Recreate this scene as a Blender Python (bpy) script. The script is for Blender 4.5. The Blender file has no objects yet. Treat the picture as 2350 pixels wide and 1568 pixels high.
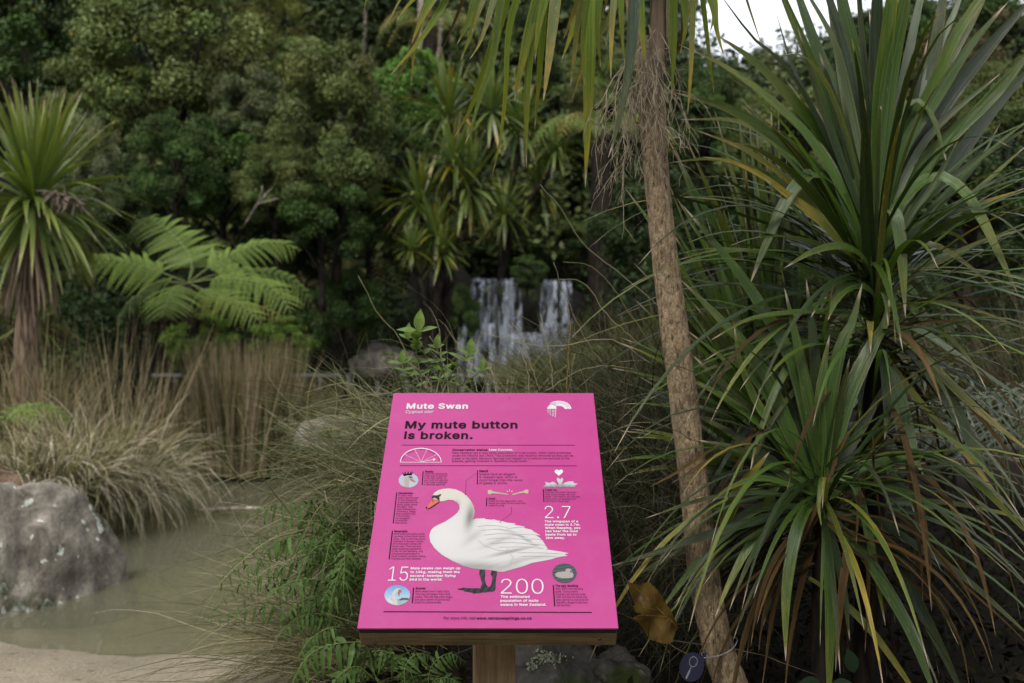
import bpy, math, random
import numpy as np
from mathutils import Vector, Matrix, noise, geometry

# ------------------------------------------------------------------ camera, sky, sun, exposure
scene = bpy.context.scene
rng = np.random.default_rng(11)
random.seed(5)
CAM_H = 1.6
cam_d = bpy.data.cameras.new("camera")
cam_d.lens = 35.0
cam_d.sensor_width = 36.0
cam_d.clip_end = 2000.0
cam_d.clip_start = 0.05
cam_d.dof.use_dof = True
cam_d.dof.focus_distance = 2.62
cam_d.dof.aperture_fstop = 3.4
cam = bpy.data.objects.new("camera", cam_d)
cam.location = (0, 0, CAM_H)
cam.rotation_euler = (math.radians(90), 0, 0)
scene.collection.objects.link(cam)
scene.camera = cam

SUN_EL, SUN_AZ = 50.0, 203.0      # azimuth clockwise from +Y: behind the camera, a little to the left
world = bpy.data.worlds.new("World")
scene.world = world
world.use_nodes = True
wn, wl = world.node_tree.nodes, world.node_tree.links
wn.clear()
sky = wn.new("ShaderNodeTexSky")
sky.sky_type = 'NISHITA'
sky.sun_disc = False
sky.sun_elevation = math.radians(SUN_EL)
sky.sun_rotation = math.radians(SUN_AZ)
sky.air_density = 1.0
sky.dust_density = 1.2
hs = wn.new("ShaderNodeHueSaturation")
hs.inputs["Saturation"].default_value = 0.22      # thin overcast: nearly white
bg = wn.new("ShaderNodeBackground")
bg.inputs["Strength"].default_value = 0.15
wo = wn.new("ShaderNodeOutputWorld")
wl.new(sky.outputs[0], hs.inputs["Color"])
wl.new(hs.outputs[0], bg.inputs[0])
wl.new(bg.outputs[0], wo.inputs[0])

sun_d = bpy.data.lights.new("sun", 'SUN')
sun_d.energy = 1.15
sun_d.angle = math.radians(18)
sun_d.color = (1.0, 0.955, 0.88)
sun = bpy.data.objects.new("sun", sun_d)
_e, _a = math.radians(SUN_EL), math.radians(SUN_AZ)
_dir = Vector((math.sin(_a) * math.cos(_e), math.cos(_a) * math.cos(_e), math.sin(_e)))
sun.rotation_euler = (-_dir).to_track_quat('-Z', 'Y').to_euler()
sun.location = (-3, -4, 8)
scene.collection.objects.link(sun)

vs = scene.view_settings
vs.view_transform = 'Standard'
vs.look = 'None'
vs.gamma = 1.0
vs.use_curve_mapping = False
vs.exposure = 1.10
scene.render.engine = 'CYCLES'
scene.cycles.use_denoising = True
scene.cycles.max_bounces = 5
scene.cycles.diffuse_bounces = 1
scene.cycles.glossy_bounces = 2
scene.cycles.transmission_bounces = 4
scene.cycles.transparent_max_bounces = 12
scene.cycles.use_adaptive_sampling = True

# ------------------------------------------------------------------ helpers
F, CX, CY = 2350 * 35 / 36, 1175.0, 784.0
col = scene.collection
ORG = {}


def P(x, y, d):
    """A point d metres in front of the viewpoint, seen at (x, y) of the 2350-wide photograph."""
    return np.array([(x - CX) / F * d, d, CAM_H - (y - CY) / F * d])


def sstep(a, b, x):
    t = np.clip((np.asarray(x, float) - a) / (b - a), 0, 1)
    return t * t * (3 - 2 * t)


def tag(o, label=None, cat=None, group=None, kind=None):
    if label: o["label"] = label
    if cat: o["category"] = cat
    if group: o["group"] = group
    if kind: o["kind"] = kind
    return o


def empty(name, loc):
    o = bpy.data.objects.new(name, None)
    o.empty_display_size = 0.1
    o.location = loc
    col.objects.link(o)
    ORG[o.name] = np.array(loc, float)
    return o


def mkmesh(name, V, Q=None, T=None, smooth=True, tint=None, uv=None):
    V = np.asarray(V, np.float32).reshape(-1, 3)
    me = bpy.data.meshes.new(name)
    idx, tot = [], []
    if Q is not None and len(Q):
        Q = np.asarray(Q, np.int32).reshape(-1, 4); idx.append(Q.ravel()); tot.append(np.full(len(Q), 4, np.int32))
    if T is not None and len(T):
        T = np.asarray(T, np.int32).reshape(-1, 3); idx.append(T.ravel()); tot.append(np.full(len(T), 3, np.int32))
    idx = np.concatenate(idx); tot = np.concatenate(tot)
    me.vertices.add(len(V)); me.vertices.foreach_set("co", V.ravel())
    me.loops.add(len(idx)); me.loops.foreach_set("vertex_index", idx)
    me.polygons.add(len(tot))
    st = np.concatenate([[0], np.cumsum(tot)[:-1]]).astype(np.int32)
    me.polygons.foreach_set("loop_start", st)
    try:
        me.polygons.foreach_set("loop_total", tot)
    except Exception:
        pass
    me.polygons.foreach_set("use_smooth", np.full(len(tot), smooth, bool))
    if tint is not None:
        a = me.attributes.new("tint", 'FLOAT_COLOR', 'POINT')
        c = np.ones((len(V), 4), np.float32); c[:, :3] = tint
        a.data.foreach_set("color", c.ravel())
    if uv is not None:
        l = me.uv_layers.new(name="UVMap")
        l.data.foreach_set("uv", np.asarray(uv, np.float32)[idx].ravel())
    me.update(calc_edges=True)
    return me


def mk(name, V, Q=None, T=None, mat=None, parent=None, smooth=True, tint=None, uv=None, origin=None):
    """One mesh object from world coordinates; with a parent it becomes that thing's part."""
    V = np.array(V, float).reshape(-1, 3)
    if parent is not None:
        org = ORG[parent.name]
    elif origin is not None:
        org = np.array(origin, float)
    else:
        org = np.array([V[:, 0].mean(), V[:, 1].mean(), V[:, 2].min()])
    me = mkmesh(name, V - org, Q, T, smooth, tint, uv)
    if mat is not None:
        me.materials.append(mat)
    o = bpy.data.objects.new(name, me)
    col.objects.link(o)
    if parent is not None:
        o.parent = parent
    else:
        o.location = org
    ORG[o.name] = org
    return o


def copy_tree(o, parent=None):
    c = o.copy(); col.objects.link(c); c.parent = parent
    for ch in o.children:
        copy_tree(ch, c)
    return c


class MB:
    """Collects pieces of one part."""
    def __init__(s): s.V, s.Q, s.T, s.C, s.n = [], [], [], [], 0

    def add(s, V, Q=None, T=None, tint=None):
        V = np.asarray(V, float).reshape(-1, 3)
        if Q is not None and len(Q): s.Q.append(np.asarray(Q, int).reshape(-1, 4) + s.n)
        if T is not None and len(T): s.T.append(np.asarray(T, int).reshape(-1, 3) + s.n)
        s.V.append(V)
        s.C.append(np.broadcast_to(np.array([1., 1, 1]) if tint is None else np.asarray(tint, float), (len(V), 3)))
        s.n += len(V)
        return s

    def get(s):
        return dict(V=np.concatenate(s.V), Q=np.concatenate(s.Q) if s.Q else None,
                    T=np.concatenate(s.T) if s.T else None, tint=np.concatenate(s.C))

    def build(s, name, mat, parent=None, smooth=True, origin=None):
        return mk(name, mat=mat, parent=parent, smooth=smooth, origin=origin, **s.get())


def norm(v):
    v = np.asarray(v, float)
    return v / np.maximum(np.linalg.norm(v, axis=-1, keepdims=True), 1e-9)


def crom(pts, n):
    """Catmull-Rom through control points, n+1 samples."""
    p = np.asarray(pts, float)
    if len(p) == 2:
        return p[0] + (p[1] - p[0]) * np.linspace(0, 1, n + 1)[:, None]
    p = np.vstack([2 * p[0] - p[1], p, 2 * p[-1] - p[-2]])
    seg = np.linalg.norm(np.diff(p[1:-1], axis=0), axis=1)
    cum = np.concatenate([[0], np.cumsum(seg)]); cum /= cum[-1]
    out = []
    for t in np.linspace(0, 1, n + 1):
        i = min(np.searchsorted(cum, t, side='right') - 1, len(seg) - 1)
        u = (t - cum[i]) / max(cum[i + 1] - cum[i], 1e-9)
        a, b, c, d = p[i], p[i + 1], p[i + 2], p[i + 3]
        out.append(.5 * (2 * b + (c - a) * u + (2 * a - 5 * b + 4 * c - d) * u * u + (3 * b - a - 3 * c + d) * u ** 3))
    return np.array(out)


def tube(path, rad, sides=8, jit=0, cap=True, seed=0):
    path = np.asarray(path, float); n = len(path)
    rad = np.broadcast_to(np.asarray(rad, float), (n,))
    T = norm(np.gradient(path, axis=0))
    ref = np.array([0, 0, 1.]) if abs(T[:, 2]).mean() < .8 else np.array([1., 0, 0])
    A = norm(np.cross(T, ref)); B = np.cross(T, A)
    th = np.linspace(0, 2 * np.pi, sides, endpoint=False)
    r = rad[:, None] * np.ones((1, sides))
    if jit:
        r = r * (1 + jit * np.random.default_rng(seed).normal(size=r.shape))
    V = path[:, None] + r[..., None] * (np.cos(th)[None, :, None] * A[:, None] + np.sin(th)[None, :, None] * B[:, None])
    V = V.reshape(-1, 3)
    i = np.arange(n - 1)[:, None] * sides; j = np.arange(sides)[None]; k = (j + 1) % sides
    Q = np.stack([i + j, i + k, i + sides + k, i + sides + j], -1).reshape(-1, 4)
    Tt = None
    if cap:
        V = np.vstack([V, path[0], path[-1]])
        a, b = n * sides, n * sides + 1
        jj = np.arange(sides); kk = (jj + 1) % sides
        Tt = np.vstack([np.stack([np.full(sides, a), kk, jj], -1),
                        np.stack([np.full(sides, b), (n - 1) * sides + jj, (n - 1) * sides + kk], -1)])
    return V, Q, Tt


def box(c, s, ax=None):
    c = np.asarray(c, float); h = np.asarray(s, float) / 2
    ax = np.eye(3) if ax is None else np.asarray(ax, float)
    sg = np.array([[-1, -1, -1], [1, -1, -1], [1, 1, -1], [-1, 1, -1], [-1, -1, 1], [1, -1, 1], [1, 1, 1], [-1, 1, 1]], float)
    V = c + (sg * h) @ ax
    Q = [[0, 3, 2, 1], [4, 5, 6, 7], [0, 1, 5, 4], [1, 2, 6, 5], [2, 3, 7, 6], [3, 0, 4, 7]]
    return V, Q


def bevel(o, w=.004, seg=2):
    m = o.modifiers.new("bevel", 'BEVEL'); m.width = w; m.segments = seg; m.limit_method = 'ANGLE'
    return o


def blade(path, width, nrm, fold=.12, wf=None, twist=0.0):
    """Strap leaf along a path: three vertices across, folded on the midrib. Returns V, Q, uv."""
    path = np.asarray(path, float); n = len(path)
    t = np.linspace(0, 1, n)
    T = norm(np.gradient(path, axis=0))
    S = norm(np.cross(T, np.broadcast_to(nrm, path.shape)))
    N = np.cross(S, T)
    if twist:
        a = twist * t[:, None]
        S, N = S * np.cos(a) + N * np.sin(a), N * np.cos(a) - S * np.sin(a)
    if wf is None:
        wf = (.5 + .5 * sstep(0, .35, t)) * (1 - np.clip((t - .35) / .65, 0, 1) ** 2.2) + .015
    w = (width * wf / 2)[:, None]
    V = np.stack([path - S * w + N * w * fold * 2, path, path + S * w + N * w * fold * 2], 1).reshape(-1, 3)
    i = np.arange(n - 1) * 3
    Q = np.concatenate([np.stack([i, i + 1, i + 4, i + 3], -1), np.stack([i + 1, i + 2, i + 5, i + 4], -1)])
    uv = np.stack([np.tile([0, .5, 1], n), np.repeat(t, 3)], -1)
    return V, Q, uv


def droop_path(p0, d0, L, droop, n=10, kink=None, kinkamt=2.5):
    d = norm(np.asarray(d0, float)); p = np.asarray(p0, float).copy(); out = [p.copy()]
    for i in range(n):
        t = (i + .5) / n
        g = droop * (.3 + 1.4 * t) / n
        if kink is not None:
            g += kinkamt * math.exp(-((t - kink) / .06) ** 2) / n * 4
        d = norm(d + np.array([0, 0, -g]) * (1 - .5 * max(0, -d[2])))
        p = p + d * L / n
        out.append(p.copy())
    return np.array(out)


def strands(base, dirs, L, droop, width, K, tint, rg, wob=.06, taper=1.0):
    """Many grass-like ribbons at once. Returns V, Q, tint."""
    N = len(base); d = norm(dirs); p = np.array(base, float)
    L = np.broadcast_to(L, (N,)).astype(float); droop = np.broadcast_to(droop, (N,)).astype(float)
    width = np.broadcast_to(width, (N,)).astype(float)
    side = norm(np.cross(d, rg.normal(size=(N, 3))))
    pts = []
    for k in range(K + 1):
        w = width * (1 - taper * (k / K) ** 2 * .85) / 2
        pts.append(p - side * w[:, None]); pts.append(p + side * w[:, None])
        d = norm(d + np.stack([rg.normal(0, wob, N), rg.normal(0, wob, N), rg.normal(0, wob, N) - droop * (.3 + 1.4 * k / K) / K], -1))
        p = p + d * (L / K)[:, None]
    V = np.stack(pts, 1).reshape(-1, 3)
    M = 2 * (K + 1)
    i = (np.arange(N) * M)[:, None] + (np.arange(K) * 2)[None]
    Q = np.stack([i, i + 1, i + 3, i + 2], -1).reshape(-1, 4)
    tint = np.repeat(np.broadcast_to(tint, (N, 3)), M, 0)
    return V, Q, tint


# ------------------------------------------------------------------ materials
def newmat(name):
    m = bpy.data.materials.new(name); m.use_nodes = True
    nt = m.node_tree; nt.nodes.clear()
    out = nt.nodes.new("ShaderNodeOutputMaterial")
    return m, nt, nt.nodes, nt.links, out


def N_(nt, typ, **kw):
    n = nt.nodes.new(typ)
    for k, v in kw.items():
        if k.startswith("i_"):
            key = k[2:]
            n.inputs[int(key) if key.isdigit() else key.replace("_", " ")].default_value = v
        else:
            setattr(n, k, v)
    return n


def ramp(nt, src, stops):
    r = nt.nodes.new("ShaderNodeValToRGB")
    el = r.color_ramp.elements
    while len(el) < len(stops): el.new(.5)
    for e, (p, c) in zip(el, stops):
        e.position = p; e.color = (*c, 1) if len(c) == 3 else c
    nt.links.new(src, r.inputs[0])
    return r.outputs[0]


def mixc(nt, fac, a, b, mode='MIX'):
    m = nt.nodes.new("ShaderNodeMix"); m.data_type = 'RGBA'; m.blend_type = mode
    for s, v in ((0, fac), (6, a), (7, b)):
        if hasattr(v, "links") or hasattr(v, "is_output"):
            nt.links.new(v, m.inputs[s])
        else:
            m.inputs[s].default_value = v if s == 0 else ((*v, 1) if len(v) == 3 else v)
    return m.outputs[2]


def noise_n(nt, scale, detail=4, vec=None, rough=.55, dist=0):
    n = N_(nt, "ShaderNodeTexNoise", i_Scale=scale, i_Detail=detail, i_Roughness=rough, i_Distortion=dist)
    if vec is not None: nt.links.new(vec, n.inputs["Vector"])
    return n.outputs["Fac"]


def mathn(nt, op, a, b=None, clamp=False):
    m = nt.nodes.new("ShaderNodeMath"); m.operation = op; m.use_clamp = clamp
    for s, v in ((0, a), (1, b)):
        if v is None: continue
        if hasattr(v, "is_output"): nt.links.new(v, m.inputs[s])
        else: m.inputs[s].default_value = v
    return m.outputs[0]


def mapr(nt, v, a, b, c=0, d=1):
    m = nt.nodes.new("ShaderNodeMapRange")
    nt.links.new(v, m.inputs[0])
    for i, x in enumerate((a, b, c, d)): m.inputs[i + 1].default_value = x
    return m.outputs[0]


def bump(nt, h, strength=.4, dist=.01):
    b = N_(nt, "ShaderNodeBump", i_Strength=strength, i_Distance=dist)
    nt.links.new(h, b.inputs["Height"])
    return b.outputs[0]


def leafshade(nt, out, color, rough=.42, transl=.25, spec=.4, normal=None):
    p = N_(nt, "ShaderNodeBsdfPrincipled", i_Roughness=rough)
    p.inputs["Specular IOR Level"].default_value = spec
    nt.links.new(color, p.inputs["Base Color"])
    if normal is not None: nt.links.new(normal, p.inputs["Normal"])
    if transl <= 0:
        nt.links.new(p.outputs[0], out.inputs[0]); return
    tr = nt.nodes.new("ShaderNodeBsdfTranslucent")
    tc = mixc(nt, 1.0, color, (1.25, 1.3, .55), 'MULTIPLY')
    nt.links.new(tc, tr.inputs[0])
    mx = nt.nodes.new("ShaderNodeMixShader"); mx.inputs[0].default_value = transl
    nt.links.new(p.outputs[0], mx.inputs[1]); nt.links.new(tr.outputs[0], mx.inputs[2])
    nt.links.new(mx.outputs[0], out.inputs[0])


def mat_foliage(name, c, rough=.42, transl=.12, var=.35, spec=.16):
    """Leaves of a crown: plant colour times a per-leaf tint."""
    m, nt, nd, lk, out = newmat(name)
    a = N_(nt, "ShaderNodeAttribute", attribute_name="tint")
    colr = mixc(nt, 1.0, (*c,), a.outputs["Color"], 'MULTIPLY')
    nf = noise_n(nt, 2.2, 2, N_(nt, "ShaderNodeTexCoord").outputs["Object"])
    colr = mixc(nt, 1.0, colr, ramp(nt, nf, [(.3, (1 - var,) * 3), (.7, (1 + var, 1 + var * .9, 1 + var * .5))]), 'MULTIPLY')
    leafshade(nt, out, colr, rough, transl, spec)
    return m


def mat_tint(name, rough=.6, transl=.12, spec=.12):
    m, nt, nd, lk, out = newmat(name)
    a = N_(nt, "ShaderNodeAttribute", attribute_name="tint")
    leafshade(nt, out, a.outputs["Color"], rough, transl, spec)
    return m


def mat_strap(name, g1, g2, yel, tipc, yel_amt=.5, dark=1.0, rough=.27, transl=.2, spec=.42):
    """Cordyline strap leaf: fine ribs, flecks, yellowing margins and a dry tip."""
    m, nt, nd, lk, out = newmat(name)
    tc = nd.new("ShaderNodeTexCoord")
    oi = nd.new("ShaderNodeObjectInfo")
    sep = nd.new("ShaderNodeSeparateXYZ"); lk.new(tc.outputs["UV"], sep.inputs[0])
    u, v = sep.outputs[0], sep.outputs[1]
    cmb = nd.new("ShaderNodeCombineXYZ")
    lk.new(mathn(nt, 'MULTIPLY', u, 22.0), cmb.inputs[0])
    lk.new(mathn(nt, 'MULTIPLY', v, 1.2), cmb.inputs[1])
    lk.new(mathn(nt, 'MULTIPLY', oi.outputs["Random"], 57.0), cmb.inputs[2])
    ribs = noise_n(nt, 1.0, 3, cmb.outputs[0], .6)
    cmb2 = nd.new("ShaderNodeCombineXYZ")
    lk.new(mathn(nt, 'MULTIPLY', u, 9.0), cmb2.inputs[0])
    lk.new(mathn(nt, 'MULTIPLY', v, 26.0), cmb2.inputs[1])
    lk.new(mathn(nt, 'MULTIPLY', oi.outputs["Random"], 91.0), cmb2.inputs[2])
    fleck = noise_n(nt, 1.0, 2, cmb2.outputs[0], .6)
    blot = noise_n(nt, .35, 3, cmb2.outputs[0], .6)
    base = ramp(nt, ribs, [(.3, tuple(x * .7 for x in g1)), (.72, tuple(x * 1.08 for x in g2))])
    lo, hi = .75, 1.25
    base = mixc(nt, 1.0, base, ramp(nt, oi.outputs["Random"], [(0, (lo, lo, lo)), (.5, (1, 1, 1)), (1, (hi * 1.05, hi, hi * .9))]), 'MULTIPLY')
    # yellowing: towards the tip and the margins, broken up by blotches
    vy = mapr(nt, v, .45, .98, 0, 1)
    edge = mapr(nt, mathn(nt, 'ABSOLUTE', mathn(nt, 'SUBTRACT', u, .5)), .40, .5, 0, .55)
    ya = mathn(nt, 'ADD', mathn(nt, 'MULTIPLY', vy, mathn(nt, 'MULTIPLY', oi.outputs["Random"], 1.5)), edge)
    ya = mathn(nt, 'MULTIPLY', ya, mapr(nt, blot, .38, .62, .1, 1.15))
    ya = mathn(nt, 'MULTIPLY', ya, yel_amt, True)
    base = mixc(nt, ya, base, yel)
    fk = mapr(nt, fleck, .66, .72, 0, .75)
    base = mixc(nt, mathn(nt, 'MULTIPLY', fk, yel_amt, True), base, tuple(min(1, x * 1.5) for x in yel))
    td = mapr(nt, mathn(nt, 'ADD', v, mathn(nt, 'MULTIPLY', fleck, .04)), .925, .965, 0, 1)
    brown = ramp(nt, v, [(.90, (.06, .03, .012)), (.96, tipc)])
    base = mixc(nt, td, base, brown)
    leafshade(nt, out, base, rough, transl, spec, bump(nt, ribs, .55, .004))
    return m


def mat_bark(name, c1, c2, c3, sc=60, zs=.35, strength=.9, dist=.012, moss=None, vsc=1.1, crk=.45, spots=0):
    m, nt, nd, lk, out = newmat(name)
    tc = nd.new("ShaderNodeTexCoord")
    mp = nd.new("ShaderNodeMapping"); mp.inputs["Scale"].default_value = (1, 1, zs)
    lk.new(tc.outputs["Object"], mp.inputs[0])
    n1 = noise_n(nt, sc, 6, mp.outputs[0], .65, .6)
    vo = N_(nt, "ShaderNodeTexVoronoi", i_Scale=sc * vsc); vo.feature = 'DISTANCE_TO_EDGE'
    lk.new(mp.outputs[0], vo.inputs["Vector"])
    n2 = noise_n(nt, 5, 3, tc.outputs["Object"])
    crack = mapr(nt, vo.outputs["Distance"], 0, .16, 0, 1)
    h = mathn(nt, 'MULTIPLY', n1, mapr(nt, crack, 0, 1, crk, 1))
    c = ramp(nt, h, [(.22, c1), (.42, c2), (.62, c3)])
    c = mixc(nt, 1.0, c, ramp(nt, n2, [(.3, (.72, .7, .68)), (.7, (1.2, 1.15, 1.1))]), 'MULTIPLY')
    if spots:
        v2 = N_(nt, "ShaderNodeTexVoronoi", i_Scale=spots); lk.new(mp.outputs[0], v2.inputs["Vector"])
        c = mixc(nt, mapr(nt, mathn(nt, 'ADD', v2.outputs["Distance"], mathn(nt, 'MULTIPLY', n1, .25)), .22, .38, .75, 0), c, tuple(x * .7 for x in c1))
    if moss:
        n3 = noise_n(nt, 7, 4, tc.outputs["Object"])
        c = mixc(nt, mapr(nt, n3, .56, .66, 0, .8), c, moss)
    p = N_(nt, "ShaderNodeBsdfPrincipled", i_Roughness=.9)
    p.inputs["Specular IOR Level"].default_value = .15
    lk.new(c, p.inputs["Base Color"]); lk.new(bump(nt, h, strength, dist), p.inputs["Normal"])
    lk.new(p.outputs[0], out.inputs[0])
    return m


def mat_plain(name, c, rough=.6, spec=.3, noise_amt=.25, nscale=30, bmp=0, metal=0, coat=0):
    m, nt, nd, lk, out = newmat(name)
    tc = nd.new("ShaderNodeTexCoord")
    nf = noise_n(nt, nscale, 4, tc.outputs["Object"])
    cc = mixc(nt, 1.0, c, ramp(nt, nf, [(.3, (1 - noise_amt,) * 3), (.7, (1 + noise_amt,) * 3)]), 'MULTIPLY')
    p = N_(nt, "ShaderNodeBsdfPrincipled", i_Roughness=rough, i_Metallic=metal)
    p.inputs["Specular IOR Level"].default_value = spec
    p.inputs["Coat Weight"].default_value = coat
    lk.new(cc, p.inputs["Base Color"])
    if bmp: lk.new(bump(nt, nf, bmp, .01), p.inputs["Normal"])
    lk.new(p.outputs[0], out.inputs[0])
    return m


def mat_wood(name, c1, c2, sc=8, axis=0, rough=.75):
    m, nt, nd, lk, out = newmat(name)
    tc = nd.new("ShaderNodeTexCoord")
    mp = nd.new("ShaderNodeMapping")
    s = [sc * 6] * 3; s[axis] = sc * .35
    mp.inputs["Scale"].default_value = s
    lk.new(tc.outputs["Object"], mp.inputs[0])
    n1 = noise_n(nt, 1.0, 6, mp.outputs[0], .6, 1.2)
    n2 = noise_n(nt, 9, 4, tc.outputs["Object"])
    fine = noise_n(nt, 6.0, 2, mp.outputs[0])
    c = ramp(nt, n1, [(.25, c1), (.72, c2)])
    c = mixc(nt, 1.0, c, ramp(nt, n2, [(.3, (.65, .66, .64)), (.65, (1.12, 1.1, 1.05))]), 'MULTIPLY')
    c = mixc(nt, mapr(nt, fine, .60, .68, 0, .5), c, tuple(x * .35 for x in c1))
    p = N_(nt, "ShaderNodeBsdfPrincipled", i_Roughness=rough)
    p.inputs["Specular IOR Level"].default_value = .2
    lk.new(c, p.inputs["Base Color"]); lk.new(bump(nt, mathn(nt, 'ADD', n1, fine), .5, .003), p.inputs["Normal"])
    lk.new(p.outputs[0], out.inputs[0])
    return m


def mat_rock(name, base, dark, lichen, lich_amt=.6, lsc=16, moss=None, moss_amt=0, ylw=None):
    m, nt, nd, lk, out = newmat(name)
    tc = nd.new("ShaderNodeTexCoord"); ob = tc.outputs["Object"]
    n1 = noise_n(nt, 4, 8, ob, .62)
    n2 = noise_n(nt, 34, 5, ob, .6)
    c = ramp(nt, n1, [(.3, dark), (.62, base)])
    c = mixc(nt, 1.0, c, ramp(nt, n2, [(.3, (.7, .7, .7)), (.7, (1.2, 1.2, 1.2))]), 'MULTIPLY')
    mp = nd.new("ShaderNodeMapping"); mp.inputs["Scale"].default_value = (3, 3, .55); lk.new(ob, mp.inputs[0])
    st = noise_n(nt, 2.0, 4, mp.outputs[0])
    c = mixc(nt, mapr(nt, st, .53, .66, 0, .6), c, tuple(x * .55 for x in dark))
    dn = N_(nt, "ShaderNodeTexNoise", i_Scale=lsc * 1.2, i_Detail=3.0)
    lk.new(ob, dn.inputs["Vector"])
    vv = nd.new("ShaderNodeVectorMath"); vv.operation = 'MULTIPLY_ADD'
    lk.new(dn.outputs["Color"], vv.inputs[0]); vv.inputs[1].default_value = (.11, .11, .11); lk.new(ob, vv.inputs[2])
    vo = N_(nt, "ShaderNodeTexVoronoi", i_Scale=lsc); lk.new(vv.outputs[0], vo.inputs["Vector"])
    patch = noise_n(nt, 3.2, 3, ob)
    sz = mathn(nt, 'ADD', mapr(nt, patch, .42, .66, -.10, .50), mathn(nt, 'MULTIPLY', n2, .12))
    lm = mathn(nt, 'SUBTRACT', sz, vo.outputs["Distance"])
    lm = mathn(nt, 'MULTIPLY', mapr(nt, lm, 0, .06, 0, 1), lich_amt, True)
    c = mixc(nt, lm, c, lichen)
    if moss:
        n3 = noise_n(nt, 3.0, 5, ob)
        c = mixc(nt, mapr(nt, n3, .62 - moss_amt, .70 - moss_amt, 0, .92), c, moss)
    p = N_(nt, "ShaderNodeBsdfPrincipled", i_Roughness=.92)
    p.inputs["Specular IOR Level"].default_value = .15
    lk.new(c, p.inputs["Base Color"])
    h = mathn(nt, 'ADD', mathn(nt, 'MULTIPLY', n1, 1.6), mathn(nt, 'ADD', mathn(nt, 'MULTIPLY', n2, .5), mathn(nt, 'MULTIPLY', lm, .12)))
    lk.new(bump(nt, h, .7, .03), p.inputs["Normal"])
    lk.new(p.outputs[0], out.inputs[0])
    return m


G1, G2 = (.022, .052, .006), (.062, .122, .017)
YEL = (.30, .21, .028)
TIP = (.36, .29, .20)
M = {}
M['strap'] = mat_strap('cordyline_leaf', G1, G2, YEL, TIP, .36)
M['strap_hang'] = mat_strap('hanging_cordyline_leaf', (.066, .110, .012), (.150, .215, .028), YEL, TIP, .8, rough=.45, transl=.42, spec=.22)
M['strap_mid'] = mat_strap('upright_flax_leaf', (.042, .098, .014), (.110, .205, .036), YEL, TIP, .14, transl=.32)
M['strap_yellow'] = mat_strap('cordyline_leaf_yellowing', (.062, .080, .011), (.115, .135, .024), (.30, .195, .022), TIP, 1.2)
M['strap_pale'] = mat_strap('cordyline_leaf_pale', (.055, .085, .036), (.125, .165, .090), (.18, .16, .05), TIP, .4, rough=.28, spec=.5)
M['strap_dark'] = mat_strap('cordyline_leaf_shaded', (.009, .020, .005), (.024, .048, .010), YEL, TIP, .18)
M['strap_dead'] = mat_strap('cordyline_leaf_dead', (.028, .016, .0065), (.088, .055, .023), (.13, .085, .035), (.18, .13, .08), .6, rough=.75, transl=.08, spec=.08)
M['left_strap'] = mat_strap('left_cordyline_leaf', (.070, .112, .020), (.160, .225, .052), (.32, .28, .06), TIP, .6)
M['far_strap'] = mat_strap('far_cordyline_leaf', (.046, .084, .017), (.108, .165, .040), (.24, .22, .045), TIP, .65)
M['grass'] = mat_tint('grass_strand', .55, .15, .18)
M['dry'] = mat_tint('dry_grass', .75, .12, .08)
M['fern'] = mat_foliage('fern_leaf', (.062, .110, .030), .45, .15, .35)
M['treefern'] = mat_foliage('tree_fern_leaf', (.140, .205, .042), .45, .25, .2)
M['fern_old'] = mat_foliage('old_fern_leaf', (.20, .155, .04), .5, .2, .25)
M['young'] = mat_foliage('young_shrub_leaf', (.105, .165, .035), .38, .28, .3, .35)
M['bark'] = mat_bark('cordyline_bark', (.040, .028, .016), (.172, .132, .082), (.33, .262, .172), 85, .42, 1.0, .012, vsc=1.9, crk=.80, spots=52)
M['bark_far'] = mat_bark('far_bark', (.03, .022, .015), (.11, .08, .055), (.20, .15, .11), 18, .1)
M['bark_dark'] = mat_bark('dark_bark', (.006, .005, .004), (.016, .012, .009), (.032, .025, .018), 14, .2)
M['bark_pale'] = mat_bark('pale_bark', (.12, .10, .085), (.28, .25, .21), (.42, .39, .34), 12, .15)
M['twig'] = mat_plain('dry_twig', (.215, .180, .128), .85, .1, .4, 60)
M['stem'] = mat_plain('green_stem', (.09, .10, .035), .6, .3, .3, 40)
M['rachis'] = mat_plain('fern_rachis', (.095, .12, .035), .6, .3, .3, 40)
M['rock'] = mat_rock('boulder_rock', (.30, .268, .218), (.105, .090, .073), (.58, .60, .53), .9, 11, (.035, .043, .010), .055)
M['rock2'] = mat_rock('grey_rock', (.20, .175, .15), (.08, .07, .058), (.42, .44, .36), .6, 12, (.05, .065, .015), .08)
M['rock_sign'] = mat_rock('mossy_rock', (.14, .125, .108), (.05, .044, .036), (.4, .42, .34), .3, 14, (.035, .05, .010), .10)
M['wetrock'] = mat_rock('wet_rock', (.020, .018, .016), (.007, .0065, .006), (.05, .055, .04), .15, 9, (.02, .03, .008), .08)
M['wood_post'] = mat_wood('post_wood', (.12, .078, .043), (.24, .165, .095), 7, 2)
M['wood_batten'] = mat_wood('batten_wood', (.075, .055, .028), (.155, .115, .060), 7, 0)
M['wood_back'] = mat_wood('board_wood', (.12, .09, .06), (.22, .17, .11), 5, 0)
M['railwood'] = mat_wood('rail_wood', (.20, .20, .20), (.36, .36, .355), 4, 0)
# ------------------------------------------------------------------ ground, pond, waterfall
WATER = -.06


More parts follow.
